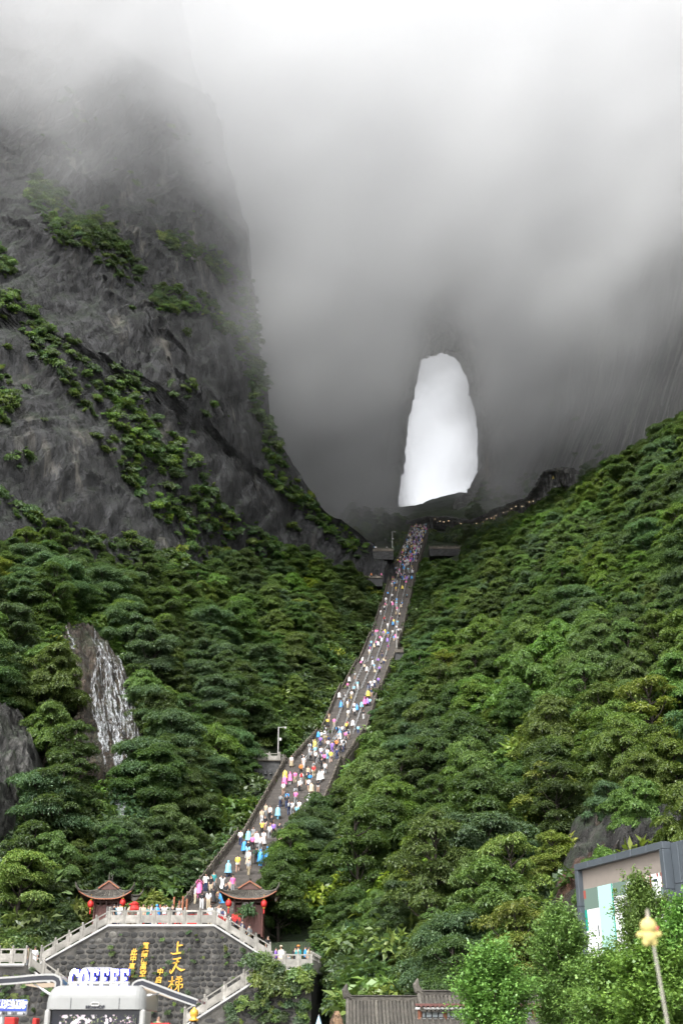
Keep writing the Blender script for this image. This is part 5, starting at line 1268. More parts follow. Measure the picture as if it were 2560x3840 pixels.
# blue arrow board, red stools
def arrow_sign():
    Y = 24.0; a = Vector(at(-75, 3810, Y)); b = Vector(at(105, 3748, Y)); root = empty('sign_board', ((a.x+b.x)/2, Y, 0)); o0 = Vector(root.location); w_ = b.x-a.x; zc = (a.z+b.z)/2; h_ = b.z-a.z; zs = at(50, 3793, Y)[2]
    mb = MB(); mb.bbox((0, .05, zc), (w_, .08, h_), .03); mb.build('board', plain('sign_white', (.42, .425, .44), .4, .04), root)
    t = NT('sign_blue'); g_ = t.n('SeparateXYZ', {0: t.coord('Object')}).outputs[0]; t.bsdf(t.ramp(t.math('ADD', t.math('MULTIPLY', g_, .8), .5), [(.2, (.05, .045, .30)), (.9, (.02, .075, .40))]), .35)
    mb = MB(); mb.bbox((0, .0, (zs+b.z)/2), (w_-.01, .012, b.z-zs-.01), .004); mb.build('blue_field', t.m, root)
    wm = plain('sign_letter_white', (.8, .8, .8), .5, .03)
    for c, px in zip('门山没空想你', (-12, 10, 30, 50, 69, 88)): p = at(px, 3769, Y); text_obj(c, .15, 'character', wm, root, (p[0]-o0.x, -.012, p[2]), ext=.004, bold=.006)
    for c, px in zip('咖啡·自由', (13, 23, 35, 48, 59)): p = at(px, 3801, Y); text_obj(c, .065, 'small_character', M_BLACK, root, (p[0]-o0.x, -.006, p[2]), ext=.002, bold=.001)
    p = at(91, 3802, Y); mb = MB(); mb.prism([Vector((-.02, 0, -.025)), Vector((.025, 0, 0)), Vector((-.02, 0, .025))], Vector((0, .01, 0))); mb.build('arrow', M_BLACK, root, (p[0]-o0.x, -.008, p[2]))
    mb = MB(); mb.tube([(at(2, 3830, Y)[0]-o0.x, .1, 0), (at(2, 3830, Y)[0]-o0.x, .1, zc)], .055, 10); mb.build('pole', M_STEEL, root)
    tag(root, 'blue and white direction board left of the coffee kiosk', 'sign')
    for x0, x1, py, Y2, lab in ((10, 66, 3815, 25.2, 'broad red display stand below the blue direction board'), (130, 146, 3818, 26.6, 'narrow red display stand against the kiosk side'), (545, 640, 3836, 30., 'low red barrier at the right foot of the kiosk')):
        q0, q1 = at(x0, py, Y2), at(x1, py, Y2); r = empty('display_stand', ((q0[0]+q1[0])/2, Y2, 0)); mb = MB(); mb.bbox((0, 0, q0[2]/2), (q1[0]-q0[0], .3, q0[2]), .02); mb.build('panel', M_RED, r)
        mb = MB(); mb.box((0, 0, .05), (q1[0]-q0[0]+.1, .45, .1)); mb.build('foot', M_BLACK, r); tag(r, lab, 'stand', 'red display stands')
arrow_sign()

# ---------------------------------------------------------------- lamp post, boulder, pennant, mascot-free toy pole
def lamp_post():
    p = at(728, 3806, 45.0); root = empty('lamp_post', (p[0], 45.0, 0)); zt = p[2]; mb = MB(); mb.tube([(0, 0, 0), (0, 0, zt-.3)], [.09, .06], 10); mb.build('pole', M_BLACK, root)
    mb = MB(); mb.lathe([(.18, zt-.42), (.24, zt-.36), (.12, zt-.24), (.10, zt-.18)], 12); mb.build('cap', M_BLACK, root, smooth=True)
    mb = MB(); mb.lathe([(.15, zt-.20), (.17, zt-.14), (.08, zt-.10), (.13, zt-.02), (.15, zt+.08), (.12, zt+.16), (.05, zt+.19), (.06, zt+.22), (.01, zt+.25)], 14); mb.build('finial', M_GOLD, root, smooth=True)
    tag(root, 'black lamp post with golden bulb finial before the cobbled wall', 'lamp post')
lamp_post()
p = at(1262, 3840, 40.0); boulder('boulder', (p[0], 40.0, 0), .58, .45, at(1262, 3791, 40.0)[2]+.2, 9, M_BOULDER, 'tall ochre standing stone at the end of the curved roof')
M_PENN = plain('pale_blue_cloth', (.35, .52, .66), .8, .15)
p = at(1195, 3840, 32.0); r = empty('pennant', (p[0], 32.0, 0)); zt = at(1199, 3804, 32.)[2]; mb = MB(); mb.tube([(0, 0, 0), (0, 0, zt)], .012, 6); mb.build('pole', M_STEEL, r)
mb = MB(); n = 10
V = [(0.0, 0, zt)]
for k in range(n): th = math.pi*2*k/n; V.append((.17*math.cos(th)*(1+.15*math.sin(3*th)), .12*math.sin(th), zt-.52))
mb._add(V, [(0, 1+k, 1+(k+1) % n) for k in range(n)]); mb.build('cloth', M_PENN, r); tag(r, 'pale blue folded parasol tip beside the standing stone', 'parasol')
def toy_pole():
    Y = 6.0; q0 = Vector(at(2501, 3840, Y)); q1 = Vector(at(2424, 3410, Y)); d = (q1-q0).normalized(); base = q0-d*(q0.z/d.z); root = empty('toy_pole', base); o0 = base
    mb = MB(); mb.tube([(0, 0, 0), q1-o0], [.010, .006], 8); mb.build('rod', plain('rod_grey', (.30, .29, .24), .5, .1), root)
    M_TOY = plain('yellow_plush', (.52, .44, .16), .95, .06, 12., .4)
    c = Vector(at(2429, 3473, Y))-o0; bm = bmesh.new()
    def ball(ctr, r_, sc=(1, 1, 1)):
        bmesh.ops.create_icosphere(bm, subdivisions=3, radius=r_, matrix=Matrix.Translation(ctr) @ Matrix.Diagonal((*sc, 1)))
    k = Y/F*1.045
    ball(c, 28*k, (1, .9, .95)); ball(c+Vector((0, 0, -34*k)), 24*k, (1, .85, 1.0)); ball(c+Vector((-30*k, 0, -28*k)), 12*k, (1.2, .9, .9)); ball(c+Vector((29*k, 0, -26*k)), 12*k, (1.2, .9, .9)); ball(c+Vector((-13*k, 0, -52*k)), 13*k, (1, .9, 1.05)); ball(c+Vector((13*k, 0, -52*k)), 13*k, (1, .9, 1.05))
    me_ = bpy.data.meshes.new('plush'); bm.to_mesh(me_); bm.free(); me_.materials.append(M_TOY)
    o = link('plush_body', me_, root); rm = o.modifiers.new('join', 'REMESH'); rm.mode = 'VOXEL'; rm.voxel_size = 2.2*k; rm.use_smooth_shade = True
    mb = MB(); mb.lathe([(5*k, 26*k), (4*k, 34*k), (2.5*k, 40*k), (4*k, 44*k), (3*k, 50*k), (.5*k, 53*k)], 10, c); mb.build('hanging_loop', plain('loop_pale', (.45, .38, .30), .8, .1), root)
    bm = bmesh.new(); bmesh.ops.create_icosphere(bm, subdivisions=2, radius=8*k, matrix=Matrix.Translation(c+Vector((25*k, -4*k, -8*k)))); me_ = bpy.data.meshes.new('cheek'); bm.to_mesh(me_); bm.free(); me_.materials.append(plain('cheek_pink', (.70, .14, .16), .9, .1)); link('pink_bow', me_, root)
    tag(root, 'small yellow plush toy on a thin raised rod, out of focus', 'toy pole')
toy_pole()

# ---------------------------------------------------------------- big screen on its frame
def big_screen():
    TLc, TRc = Vector(at(2170, 3243, 70.0)), None
    zt = TLc.z; a, b = ray(2502, 3155); Yr = (zt-CAMZ)/float(b); TRc = Vector((float(a)*Yr, Yr, zt)); ex = (TRc-TLc); W_ = ex.length; ex.normalize(); nrm = Vector((ex.y, -ex.x, 0)); nrm = nrm if nrm.y < 0 else -nrm
    H_ = 6.2; root = empty('video_screen', TLc-Vector((0, 0, zt)) ); root.rotation_euler = (0, 0, math.atan2(ex.y, ex.x)); M_ALU = plain('frame_aluminium', (.085, .10, .115), .45, .08, 1., Metallic=.3)
    fw = .36
    # local axes: x along the screen, y into the hill, z up
    inv = Matrix.Rotation(-math.atan2(ex.y, ex.x), 3, 'Z'); nl = inv @ nrm; sgn = -1 if nl.y < 0 else 1
    n = 6
    for i in range(n): w1 = W_/n; mb = MB(); mb.bbox((w1*(i+.5), sgn*.1, zt-fw/2), (w1-.02, .5, fw), .015); mb.build('frame_panel', M_ALU, root)
    for i in range(3):
        h1 = (H_-fw)/3
        mb = MB(); mb.bbox((fw*.5, sgn*.1, zt-fw-h1*(i+.5)), (fw, .5, h1-.02), .015); mb.build('frame_panel', M_ALU, root)
        mb = MB(); mb.bbox((W_-fw*.5, sgn*.1, zt-fw-h1*(i+.5)), (fw, .5, h1-.02), .015); mb.build('frame_panel', M_ALU, root)
        for q in range(2): mb = MB(); mb.bbox((W_+.02+.6*q+.3, -sgn*(.45+.5*q*0)+sgn*.1, zt-fw*.2-(H_-.2)/3*(i+.5)), (.58, .5, (H_-.2)/3-.02), .015); mb.build('side_panel', M_ALU, root)
    mb = MB(); mb.bbox((W_/2, sgn*.1, zt-H_-.2), (W_, .5, .42), .015); mb.build('frame_panel', M_ALU, root)
    mb = MB(); mb.box((W_/2, -sgn*.25, zt-H_/2), (W_-.1, .5, H_)); mb.build('cabinet', M_BLACK, root)
    for k in (.15, .85): mb = MB(); mb.box((W_*k, -sgn*.4, (zt-H_)/2), (.4, .5, zt-H_)); mb.build('support', M_STEEL, root)
    yf = sgn*.06
    def tile(x0, z0, x1, z1, m, name, lift=0.): mb = MB(); mb.box(((x0+x1)/2, yf+sgn*lift, (z0+z1)/2), (x1-x0, .012, z1-z0)); mb.build(name, m, scr)
    mb = MB(); mb.box((W_/2, yf-sgn*.02, zt-fw-(H_-fw)/2), (W_-2*fw, .01, H_-fw)); scr = mb.build('dark_pixels', plain('screen_off', (.22, .19, .165), .6, .06, 2.), root)
    X0, X1 = fw+.02, W_-fw-.02; zp = zt-fw-1.05; zb = zt-H_+.02; w1 = X1-X0
    K = {k: emit('screen_'+k, c, s*.30) for k, (c, s) in dict(white=((1, 1, 1), 1.25), mint=((.62, 1., .90), 1.0), teal=((.05, .55, .40), .8), grey=((.30, .27, .30), .6), dark=((.10, .15, .13), .6), foliage=((.30, .42, .35), .75), sand=((.95, .85, .72), 1.1), red=((.6, .18, .14), .8), pale=((.85, .92, .85), 1.)).items()}
    fx = lambda f: X0+w1*f
    tile(X0, zb, X1, zp, K['white'], 'picture')
    tile(fx(0), zp-1.1, fx(.20), zp, K['foliage'], 'picture_wood', .012); tile(fx(.0), zp-.5, fx(.03), zp-.05, K['red'], 'picture_post', .02); tile(fx(.19), zb+.4, fx(.37), zp, K['mint'], 'picture_cloth', .018)
    tile(fx(.365), zb+1.0, fx(.378), zp, K['teal'], 'picture_edge', .024); tile(fx(.38), zp-.7, fx(.66), zp, K['foliage'], 'picture_wood', .012)
    for q in range(8): tile(fx(.38), zp-1.5+q*.12, fx(.47-q*.01), zp-1.44+q*.12, K['dark'], 'picture_step', .016)
    tile(fx(.50), zp-2.1, fx(.72), zp-.82, K['grey'], 'picture_board', .022); tile(fx(.66), zp-.96, fx(.70), zp-.90, K['white'], 'picture_arrow', .03); tile(fx(.69), zp-1.02, fx(.70), zp-.84, K['white'], 'picture_arrow', .034); tile(fx(.59), zp-1.6, fx(.63), zp-1.1, K['white'], 'picture_figure', .03)
    for q, f in enumerate((.54, .59)): tile(fx(f), zp-.45, fx(f+.035), zp-.08, K['white'], 'picture_sheet', .02)
    tile(fx(.655), zp-.4, fx(.675), zp-.02, K['sand'], 'picture_pillar', .02)
    for q, f in enumerate((.745, .82, .90, .945, .98)): tile(fx(f), zp-.7, fx(min(1, f+.016)), zp, K['red'], 'picture_pillar', .02)
    tile(fx(.765), zp-.7, fx(.815), zp, K['sand'], 'picture_wall', .014); tile(fx(.93), zp-1.1, fx(1.), zp, K['foliage'], 'picture_wood', .010)
    for f, z_, w_, h_ in ((.84, .18, .11, .5), (.80, .62, .09, .55)):
        tile(fx(f), zp-z_-h_, fx(f+w_), zp-z_, K['white'], 'picture_van', .026); tile(fx(f+.01), zp-z_-h_*.45, fx(f+w_*.6), zp-z_-h_*.15, K['dark'], 'picture_van_window', .03)
    for f, z_ in ((.155, 2.0), (.135, 2.9)): tile(fx(f), zp-z_-.55, fx(f+.012), zp-z_, K['dark'], 'picture_figure', .02)
    tile(fx(.0), zp-2.2, fx(.03), zp-1.1, K['teal'], 'picture_hanging', .02)
    tag(root, 'huge slanted outdoor video screen in a grey metal frame against the rock', 'video screen')
big_screen()

# ---------------------------------------------------------------- tiled courtyard roofs
def tiled_roof(px0, px1, py_ridge, Y, run, drop, label, finial=True, curve=.35, tiles=19):
    a = Vector(at(px0, py_ridge, Y)); b = Vector(at(px1, py_ridge, Y)); b.z = a.z; L = b.x-a.x; root = empty('courtyard_roof', a-Vector((0, 0, 0)))
    def sf(x, f, side=-1): return Vector((x, side*run*f, -drop*(f*(1+curve)-curve*f*f)))
    for side in (-1, 1):
        mb = MB(); nv = 8
        for j in range(nv): p0, p1 = sf(0, j/nv, side), sf(L, j/nv, side); p2, p3 = sf(L, (j+1)/nv, side), sf(0, (j+1)/nv, side); mb.quad(p0, p1, p2, p3)
        mb.build('slope', M_TILE, root)
    for k in range(tiles):
        x = L*(k+.5)/tiles; mb = MB(); pts = [sf(x, f)+Vector((0, 0, .035)) for f in np.linspace(0, 1.0, 9)]; mb.tube(pts, .075, 6); mb.build('tile_row', M_TILE, root)
    mb = MB(); mb.bbox((L/2, 0, .08), (L+.2, .22, .26), .03); mb.bbox((L/2, 0, .24), (L+.1, .30, .07), .02); mb.build('ridge', M_TILE, root)
    if finial:
        for x, s in ((0, -1),): mb = MB(); mb.tube([(x+.1, 0, .1), (x-.12*1, 0, .25), (x-.2, 0, .52), (x-.10, 0, .80)], [.16, .2, .17, .04], 8); mb.build('ridge_end', M_TILE, root)
        mb = MB(); mb.tube([sf(-.05, f)+Vector((0, 0, .1)) for f in np.linspace(0, 1, 8)], .11, 7); mb.build('verge', M_TILE, root)
    tag(root, label, 'roof', 'courtyard roofs'); return root, L
tiled_roof(1308, 1566, 3754, 64.0, 4.2, 2.2, 'long curved grey tile roof at the foot of the right slope')
r2, L2 = tiled_roof(1575, 1850, 3735, 63.0, 1.9, .75, 'raised tile roof above the clerestory windows')
r3, L3 = tiled_roof(1900, 2090, 3736, 63.4, 1.9, .75, 'tile roof glimpsed behind the nearer ginkgo tree', finial=False, tiles=13)
# clerestory under the raised roof
def clerestory(px0, px1, label, panes):
    Y = 61.4; a = Vector(at(px0, 3790, Y)); b = Vector(at(px1, 3790, Y)); z1 = at(px0, 3791, Y)[2]; z0 = at(px0, 3817, Y)[2]; root = empty('courtyard_house', (a.x, Y, 0)); L = b.x-a.x
    mb = MB(); mb.box((L/2, 1.2, z0/2), (L, 2.3, z0)); mb.build('wall', M_WHITE, root)
    mb = MB(); mb.box((L/2, 1.3, (z0+z1)/2), (L-.1, 2.0, z1-z0-.004)); mb.build('dark_room', M_DARKWOOD, root)
    mb = MB(); mb.bbox((L/2, .0, z1+.1), (L+.3, .5, .10), .02); mb.build('white_fascia', M_WHITE, root)
    mb = MB()
    for k in range(int(L/.22)): mb.box((.11+k*.22, -.32, z1+.21), (.09, .3, .09))
    mb.build('rafter_ends', M_REDWOOD, root)
    mb = MB(); mb.box((L/2, .0, z1+.27), (L+.3, .5, .10)); mb.build('red_fascia', M_REDWOOD, root)
    x = 0; gm = plain('frosted_pane', (.48, .53, .55), .3, .08, 1.)
    w_ = L/panes
    for k in range(panes):
        if k % 4 == 0: mb = MB(); mb.tube([(k*w_+.08, .1, z0-.1), (k*w_+.08, .1, z1+.05)], .10, 8); mb.build('column', M_ORANGE, root)
        mb = MB(); mb.box(((k+.5)*w_+.05, .16, (z0+z1)/2), (w_-.07, .03, z1-z0-.03)); wn = mb.build('window', gm, root)
        mb = MB(); mb.box(((k+1)*w_+.05, .14, (z0+z1)/2), (.035, .06, z1-z0)); mb.box(((k+.5)*w_+.05, .14, z0+.02), (w_-.04, .055, .035)); mb.build('frame', M_KDARK, wn)
    # lower tile apron before it
    for k in range(int(L/.27)):
        mb = MB(); xx = .13+k*.27; mb.tube([(xx, -.02, z0-.02), (xx, -.9, z0-.30), (xx, -1.6, z0-.48)], .06, 6); mb.build('tile_row', M_TILE, root)
    mb = MB(); mb.prism([Vector((-.2, 0, z0-.06)), Vector((L, 0, z0-.06)), Vector((L, -1.7, z0-.54)), Vector((-.2, -1.7, z0-.54))], Vector((0, 0, -.06))); mb.build('apron', M_TILE, root)
    tag(root, label, 'house', 'courtyard houses')
clerestory(1568, 1850, 'white courtyard house with a strip of pale clerestory windows', 12)
clerestory(1905, 2085, 'white courtyard house mostly hidden behind the ginkgo crown', 8)

# ---------------------------------------------------------------- ginkgo trees on the plaza
def ginkgo_mesh(seed, rad, base, height, n_br=46, per=620, ln=.11):
    r = np.random.default_rng(seed); VV = []; FF = []; off = 0; limbs = []
    for i in range(n_br):
        f = (i+.5)/n_br; h = base+height*f; rr = rad*(1-f**2.2)**.6*r.uniform(.35, 1.0); a = i*2.39996+r.uniform(-.5, .5)
        c = np.array([rr*math.cos(a), rr*math.sin(a), h+r.uniform(-.2, .2)]); limbs.append((c, .5)); k = per
        # leaf clusters strung along a rising shoot
        t_ = r.uniform(0, 1, k); root_ = np.array([0, 0, h-.55]); P = root_+(c-root_)*(.35+.75*t_[:, None])
        cl = r.normal(0, .09, (14, 3))+0; pick = r.integers(0, 14, k); cpos = r.normal(0, .30, (14, 3))*[1, 1, .75]
        P = P+cpos[pick]+r.normal(0, .085, (k, 3)); P[:, 2] += .15*t_
        D = r.normal(0, 1, (k, 3)); D[:, 2] = np.abs(D[:, 2])*.4-.2; N_ = r.normal(0, .5, (k, 3))+[0, 0, 1]
        V, Fc = leaves(P, D, N_, ln*r.uniform(.7, 1.25, k), ln*1.15*r.uniform(.8, 1.2, k), .12); VV.append(V); FF.append(Fc+off); off += len(V)
    return mesh_np('crown', np.concatenate(VV), np.concatenate(FF), L_GINKGO), limbs
GK = []
for sd_, rad, base, hh in ((1, 1.75, 1.0, 3.2), (2, 1.9, 1.4, 4.6)):
    cm, limbs = ginkgo_mesh(sd_, rad, base, hh, 52 if sd_ == 2 else 40); GK.append((cm, trunk_mesh('trunk', limbs[::2], base+hh-.5, .13, sd_, M_BARK, .2)))
for px, ptop, Y, k, s, sx, lab in ((1840, 3550, 40., 0, .80, 1.0, 'ginkgo tree with two pale stems before the courtyard roofs'), (2092, 3415, 42., 1, .76, .92, 'full ginkgo tree left of the yellow plush toy'), (2275, 3585, 37., 0, .80, 1.0, 'ginkgo tree filling the space below the screen'),
                         (2400, 3305, 46., 1, .95, .82, 'tall ginkgo tree rising before the middle of the screen'), (2560, 3400, 34., 1, .78, 1.0, 'ginkgo tree with a thick forked trunk at the right frame edge'), (2430, 3560, 30., 0, .70, 1.1, 'low ginkgo crown behind the plush toy rod')):
    cm, tm = GK[k]; topz = at(px, ptop, Y); Hm = (4.35 if k == 0 else 6.1)*s
    e = empty('ginkgo_tree', (topz[0], Y, topz[2]-Hm), px*.37); e.scale = (s*sx, s*sx, s); link('crown', cm, e)
    t_ = link('trunk', tm, e); 
    if topz[2]-Hm > .1:
        mb = MB(); z_ = (topz[2]-Hm)/s; mb.tube([(0, 0, -z_), (0, 0, -.9)], [.2, .17], 8); mb.build('trunk_base', M_BARK, e)
    tag(e, lab, 'tree', 'ginkgo trees on the plaza')
# plants hanging over the right terrace wall
def hang(poly, Y, n, label, sc=(.35, .8)):
    r = np.random.default_rng(4); xs = [p[0] for p in poly]; ys = [p[1] for p in poly]; P = []
    while len(P) < n:
        x, y = r.uniform(min(xs), max(xs)), r.uniform(min(ys), max(ys))
        if inpoly(np.array([x]), np.array([y]), poly)[0]: P.append(at(x, y, Y-r.uniform(.05, .3)))
    P = np.array(P); scatter('wall_creeper', P, r.uniform(*sc, n), np.stack([r.normal(.7, .3, n), r.normal(0, .3, n), r.normal(0, .4, n)], 1), r.choice([0, 1, 1, 3, 2], n), BS, label)
hang([(960, 3590), (1010, 3610), (1060, 3640), (1160, 3640), (1165, 3700), (1130, 3720), (1060, 3740), (1000, 3720), (950, 3690), (930, 3620)], YA, 52, 'green creepers hanging over the right terrace wall', (.35, .75))
hang([(830, 3790), (900, 3740), (960, 3700), (1020, 3740), (1100, 3770), (1150, 3760), (1160, 3830), (1000, 3840), (840, 3840)], YA, 42, 'sparse weeds low on the right terrace wall', (.2, .5))
hang([(420, 3480), (800, 3480), (960, 3590), (960, 3640), (640, 3830), (500, 3830), (300, 3600)], YM, 60, 'small weeds rooted between the cobbles of the main wall', (.10, .28))
hang([(-10, 3630), (120, 3640), (200, 3720), (150, 3800), (0, 3740)], YA, 22, 'small weeds on the wall behind the kiosk', (.15, .32))
# ---------------------------------------------------------------- visitors
M_SKIN = plain('skin', (.46, .28, .20), .6, .08, 6.); M_SHOE = plain('shoe', (.16, .15, .15), .6, .2); M_CLOTH = objcol('clothing'); M_COAT = objcol('raincoat_film', .35); M_HAIR = plain('hair', (.012, .010, .010), .5, .2); M_EYE = plain('eye_dark', (.01, .01, .01), .3, .1)
def person_parts(pose):
    """one continuous body grown over a skeleton (facing -Y), and the garments cut from it"""
    J = dict(pel=(0, 0, .92, .125), spi=(0, .01, 1.10, .115), che=(0, 0, 1.27, .135), nek=(0, .01, 1.42, .058), hd0=(0, -.005, 1.51, .072), hd1=(0, .0, 1.60, .088), hd2=(0, .0, 1.665, .06))
    for s, n in ((-1, 'l'), (1, 'r')):
        J.update({'sh'+n: (s*.17, .0, 1.36, .062), 'el'+n: (s*.22, .03, 1.10, .043), 'wr'+n: (s*.21, -.05, .88, .028), 'ha'+n: (s*.205, -.075, .80, .034), 'hi'+n: (s*.09, 0, .86, .098), 'kn'+n: (s*.10, -.015, .48, .062), 'an'+n: (s*.10, .02, .085, .042), 'to'+n: (s*.11, -.14, .045, .036)})
    for k, v in pose.items(): J[k] = (*v, J[k][3])
    names = list(J); E = [('pel', 'spi'), ('spi', 'che'), ('che', 'nek'), ('nek', 'hd0'), ('hd0', 'hd1'), ('hd1', 'hd2')]
    for n in 'lr': E += [('che', 'sh'+n), ('sh'+n, 'el'+n), ('el'+n, 'wr'+n), ('wr'+n, 'ha'+n), ('pel', 'hi'+n), ('hi'+n, 'kn'+n), ('kn'+n, 'an'+n), ('an'+n, 'to'+n)]
    me_ = bpy.data.meshes.new('body'); me_.from_pydata([J[k][:3] for k in names], [(names.index(a), names.index(b)) for a, b in E], [])
    o = bpy.data.objects.new('body', me_); COL.objects.link(o); md = o.modifiers.new('skin', 'SKIN'); sv = me_.skin_vertices[0].data
    for i, k in enumerate(names): r_ = J[k][3]; sv[i].radius = (r_*(1.22 if k in ('pel', 'spi', 'che') else 1), r_*(.82 if k in ('pel', 'spi', 'che') else 1.06 if k[:2] == 'hd' else 1)); sv[i].use_root = (k == 'pel')
    o.modifiers.new('sub', 'SUBSURF').levels = 1; o.modifiers['sub'].render_levels = 1
    dg = bpy.context.evaluated_depsgraph_get(); ev = bpy.data.meshes.new_from_object(o.evaluated_get(dg)); COL.objects.unlink(o); bpy.data.objects.remove(o)
    V = np.empty(len(ev.vertices)*3); ev.vertices.foreach_get('co', V); V = V.reshape(-1, 3); N_ = np.empty(len(V)*3); ev.vertices.foreach_get('normal', N_); N_ = N_.reshape(-1, 3)
    FCS = [tuple(p.vertices) for p in ev.polygons]
    # nearest bone of every vertex
    D = []
    for a, b in E:
        A, B = np.array(J[a][:3]), np.array(J[b][:3]); d = B-A; t_ = np.clip(((V-A)@d)/(d@d), 0, 1); D.append(np.linalg.norm(V-A-t_[:, None]*d, axis=1)/(.5*(J[a][3]+J[b][3])))
    nb = np.argmin(np.array(D), 0); bn = [E[i] for i in nb]
    reg = np.array([dict(sp='t', ch='t', ne='h', hd='h', sh='t', el='u', wr='f', ha='f', hi='p', kn='g', an='c', to='s')[b[:2]] if b != 'nek' else 'n' for a, b in bn])
    fr = [max(set(reg[i] for i in f), key=lambda q: sum(reg[i] == q for i in f)) for f in FCS]
    body = MB(); body._add(V, FCS); body.mi = [1 if q == 's' else 0 for q in fr]
    # nose, eyes, mouth; fingers and thumb on each hand
    hd = Vector(J['hd1'][:3]); body.cur = 0; body._add([hd+Vector(p) for p in ((-.016, -.082, -.035), (.016, -.082, -.035), (0, -.118, -.045), (0, -.085, .012))], [(0, 1, 2), (1, 3, 2), (3, 0, 2)])
    body.cur = 2
    for s in (-1, 1): body.box(hd+Vector((s*.033, -.085, -.002)), (.026, .012, .011))
    body.box(hd+Vector((0, -.082, -.068)), (.036, .012, .008)); body.cur = 0
    for n, s in (('l', -1), ('r', 1)):
        h = Vector(J['ha'+n][:3]); w_ = Vector(J['wr'+n][:3]); d = (h-w_).normalized(); sd_ = d.cross(Vector((0, 1, 0))); sd_ = (sd_ if sd_.length > .1 else Vector((1, 0, 0))).normalized()
        for k, L in enumerate((.062, .074, .070, .055)): a = h+sd_*(k-1.5)*.019+d*.01; body.tube([a, a+d*L*.6, a+d*L+Vector((0, -.012, -.006))], [.0095, .009, .007], 5)
        body.tube([h-d*.02+sd_*.03, h+sd_*.058+d*.022], [.011, .008], 5)
    def cut(regs, off, zmin=-9, zmax=9, flare=0.):
        mb = MB(); W_ = V+N_*off
        if flare: z_ = np.clip((1.0-V[:, 2])/.5, 0, 1)
        fs = [f for f, q in zip(FCS, fr) if q in regs and zmin < np.mean([V[i][2] for i in f]) < zmax]
        mb._add(W_, fs); return mb
    out = dict(body=body.mesh('body', [M_SKIN, M_SHOE, M_EYE], True))
    out['shirt'] = cut('tu', .020, .86).mesh('shirt', M_CLOTH, True)
    out['trousers'] = cut('pgc', .020).mesh('trousers', M_CLOTH, True); out['shorts'] = cut('p', .026).mesh('shorts', M_CLOTH, True)
    # hair: cap over crown and back
    hc = np.array(J['hd1'][:3]); fs = [f for f, q in zip(FCS, fr) if q == 'h' and np.mean([V[i][2] for i in f]) > hc[2]-.06 and (np.mean([V[i][1] for i in f]) > hc[1]-.035 or np.mean([V[i][2] for i in f]) > hc[2]+.035)]
    mb = MB(); mb._add(V+N_*.016, fs); out['hair'] = mb.mesh('hair', M_HAIR, True)
    mb.tube([Vector(hc)+Vector(p) for p in ((0, .06, .03), (0, .10, -.06), (0, .10, -.2), (0, .10, -.3))], [.07, .085, .075, .03], 8, True, .6); out['long_hair'] = mb.mesh('long_hair', M_HAIR, True)
    hm = MB(); hm.lathe([(.17, .045), (.10, .06), (.095, .12), (.06, .14), (.01, .145)], 14, Vector(hc)); out['hat'] = hm.mesh('hat', M_CLOTH, True)
    # skirt and raincoat: hanging cloth with folds
    def drape(rings, m, name, seed):
        mb = MB(); n = 16; Vv = []; zo = J['pel'][2]-.92
        for j, (z, rx, ry, cy) in enumerate(rings):
            z = max(.04, z+zo); cy = cy+(J['che'][1] if z > .6 else 0)-(.2 if zo < -.2 and z < .5 else 0)
            for k in range(n): th = 2*math.pi*k/n; q = 1+(.07*math.sin(4*th+seed)+.05*math.sin(7*th+seed*2))*j/len(rings); Vv.append((rx*math.cos(th)*q, ry*math.sin(th)*q+cy, z))
        mb._add(Vv, [(j*n+k, j*n+(k+1) % n, (j+1)*n+(k+1) % n, (j+1)*n+k) for j in range(len(rings)-1) for k in range(n)]); return mb
    py = pose.get('knl', (0, 0, 0))[1]*.4 if 'knl' in pose else 0
    out['skirt'] = drape([(.98, .16, .13, 0), (.8, .21, .18, py*.4), (.5, .27, .23, py*.8), (.28, .30, .26, py)], M_CLOTH, 'skirt', 1).mesh('skirt', M_CLOTH, True)
    rc = drape([(1.45, .085, .085, 0), (1.40, .19, .13, 0), (1.25, .25, .19, 0), (1.0, .27, .23, 0), (.75, .31, .27, 0), (.48, .36, .31, 0)], M_COAT, 'raincoat', 2); out['raincoat'] = rc.mesh('raincoat', M_COAT, True)
    sd = np.array([b[-1] if len(b) == 3 and b[:2] in ('el', 'wr', 'ha') else '' for a, b in bn])
    for n in 'lr':
        sl = MB(); sl._add(V+N_*.035, [f for f, q in zip(FCS, fr) if q in 'uf' and any(sd[i] == n for i in f)]); out['sleeve_'+n] = sl.mesh('sleeve', M_COAT, True)
    hd_ = MB(); fs = [f for f, q in zip(FCS, fr) if q == 'h' and (np.mean([V[i][1] for i in f]) > hc[1]-.045 or np.mean([V[i][2] for i in f]) > hc[2]+.05)]; hd_._add(V+N_*.032, fs); out['hood'] = hd_.mesh('hood', M_COAT, True)
    zo = J['che'][2]-1.27; yo = J['che'][1]; bp = MB(); bp.bbox((0, .23+yo, 1.17+zo), (.30, .17, .42), .06); bp.bbox((0, .33+yo, 1.08+zo), (.22, .06, .2), .03)
    for s in (-1, 1): bp.tube([(s*x_, y_+yo, z_+zo) for x_, y_, z_ in ((.11, .15, 1.36), (.12, -.0, 1.43), (.13, -.135, 1.28), (.14, .0, 1.05), (.12, .16, 1.0))], .018, 5)
    out['backpack'] = bp.mesh('backpack', M_CLOTH)
    return out
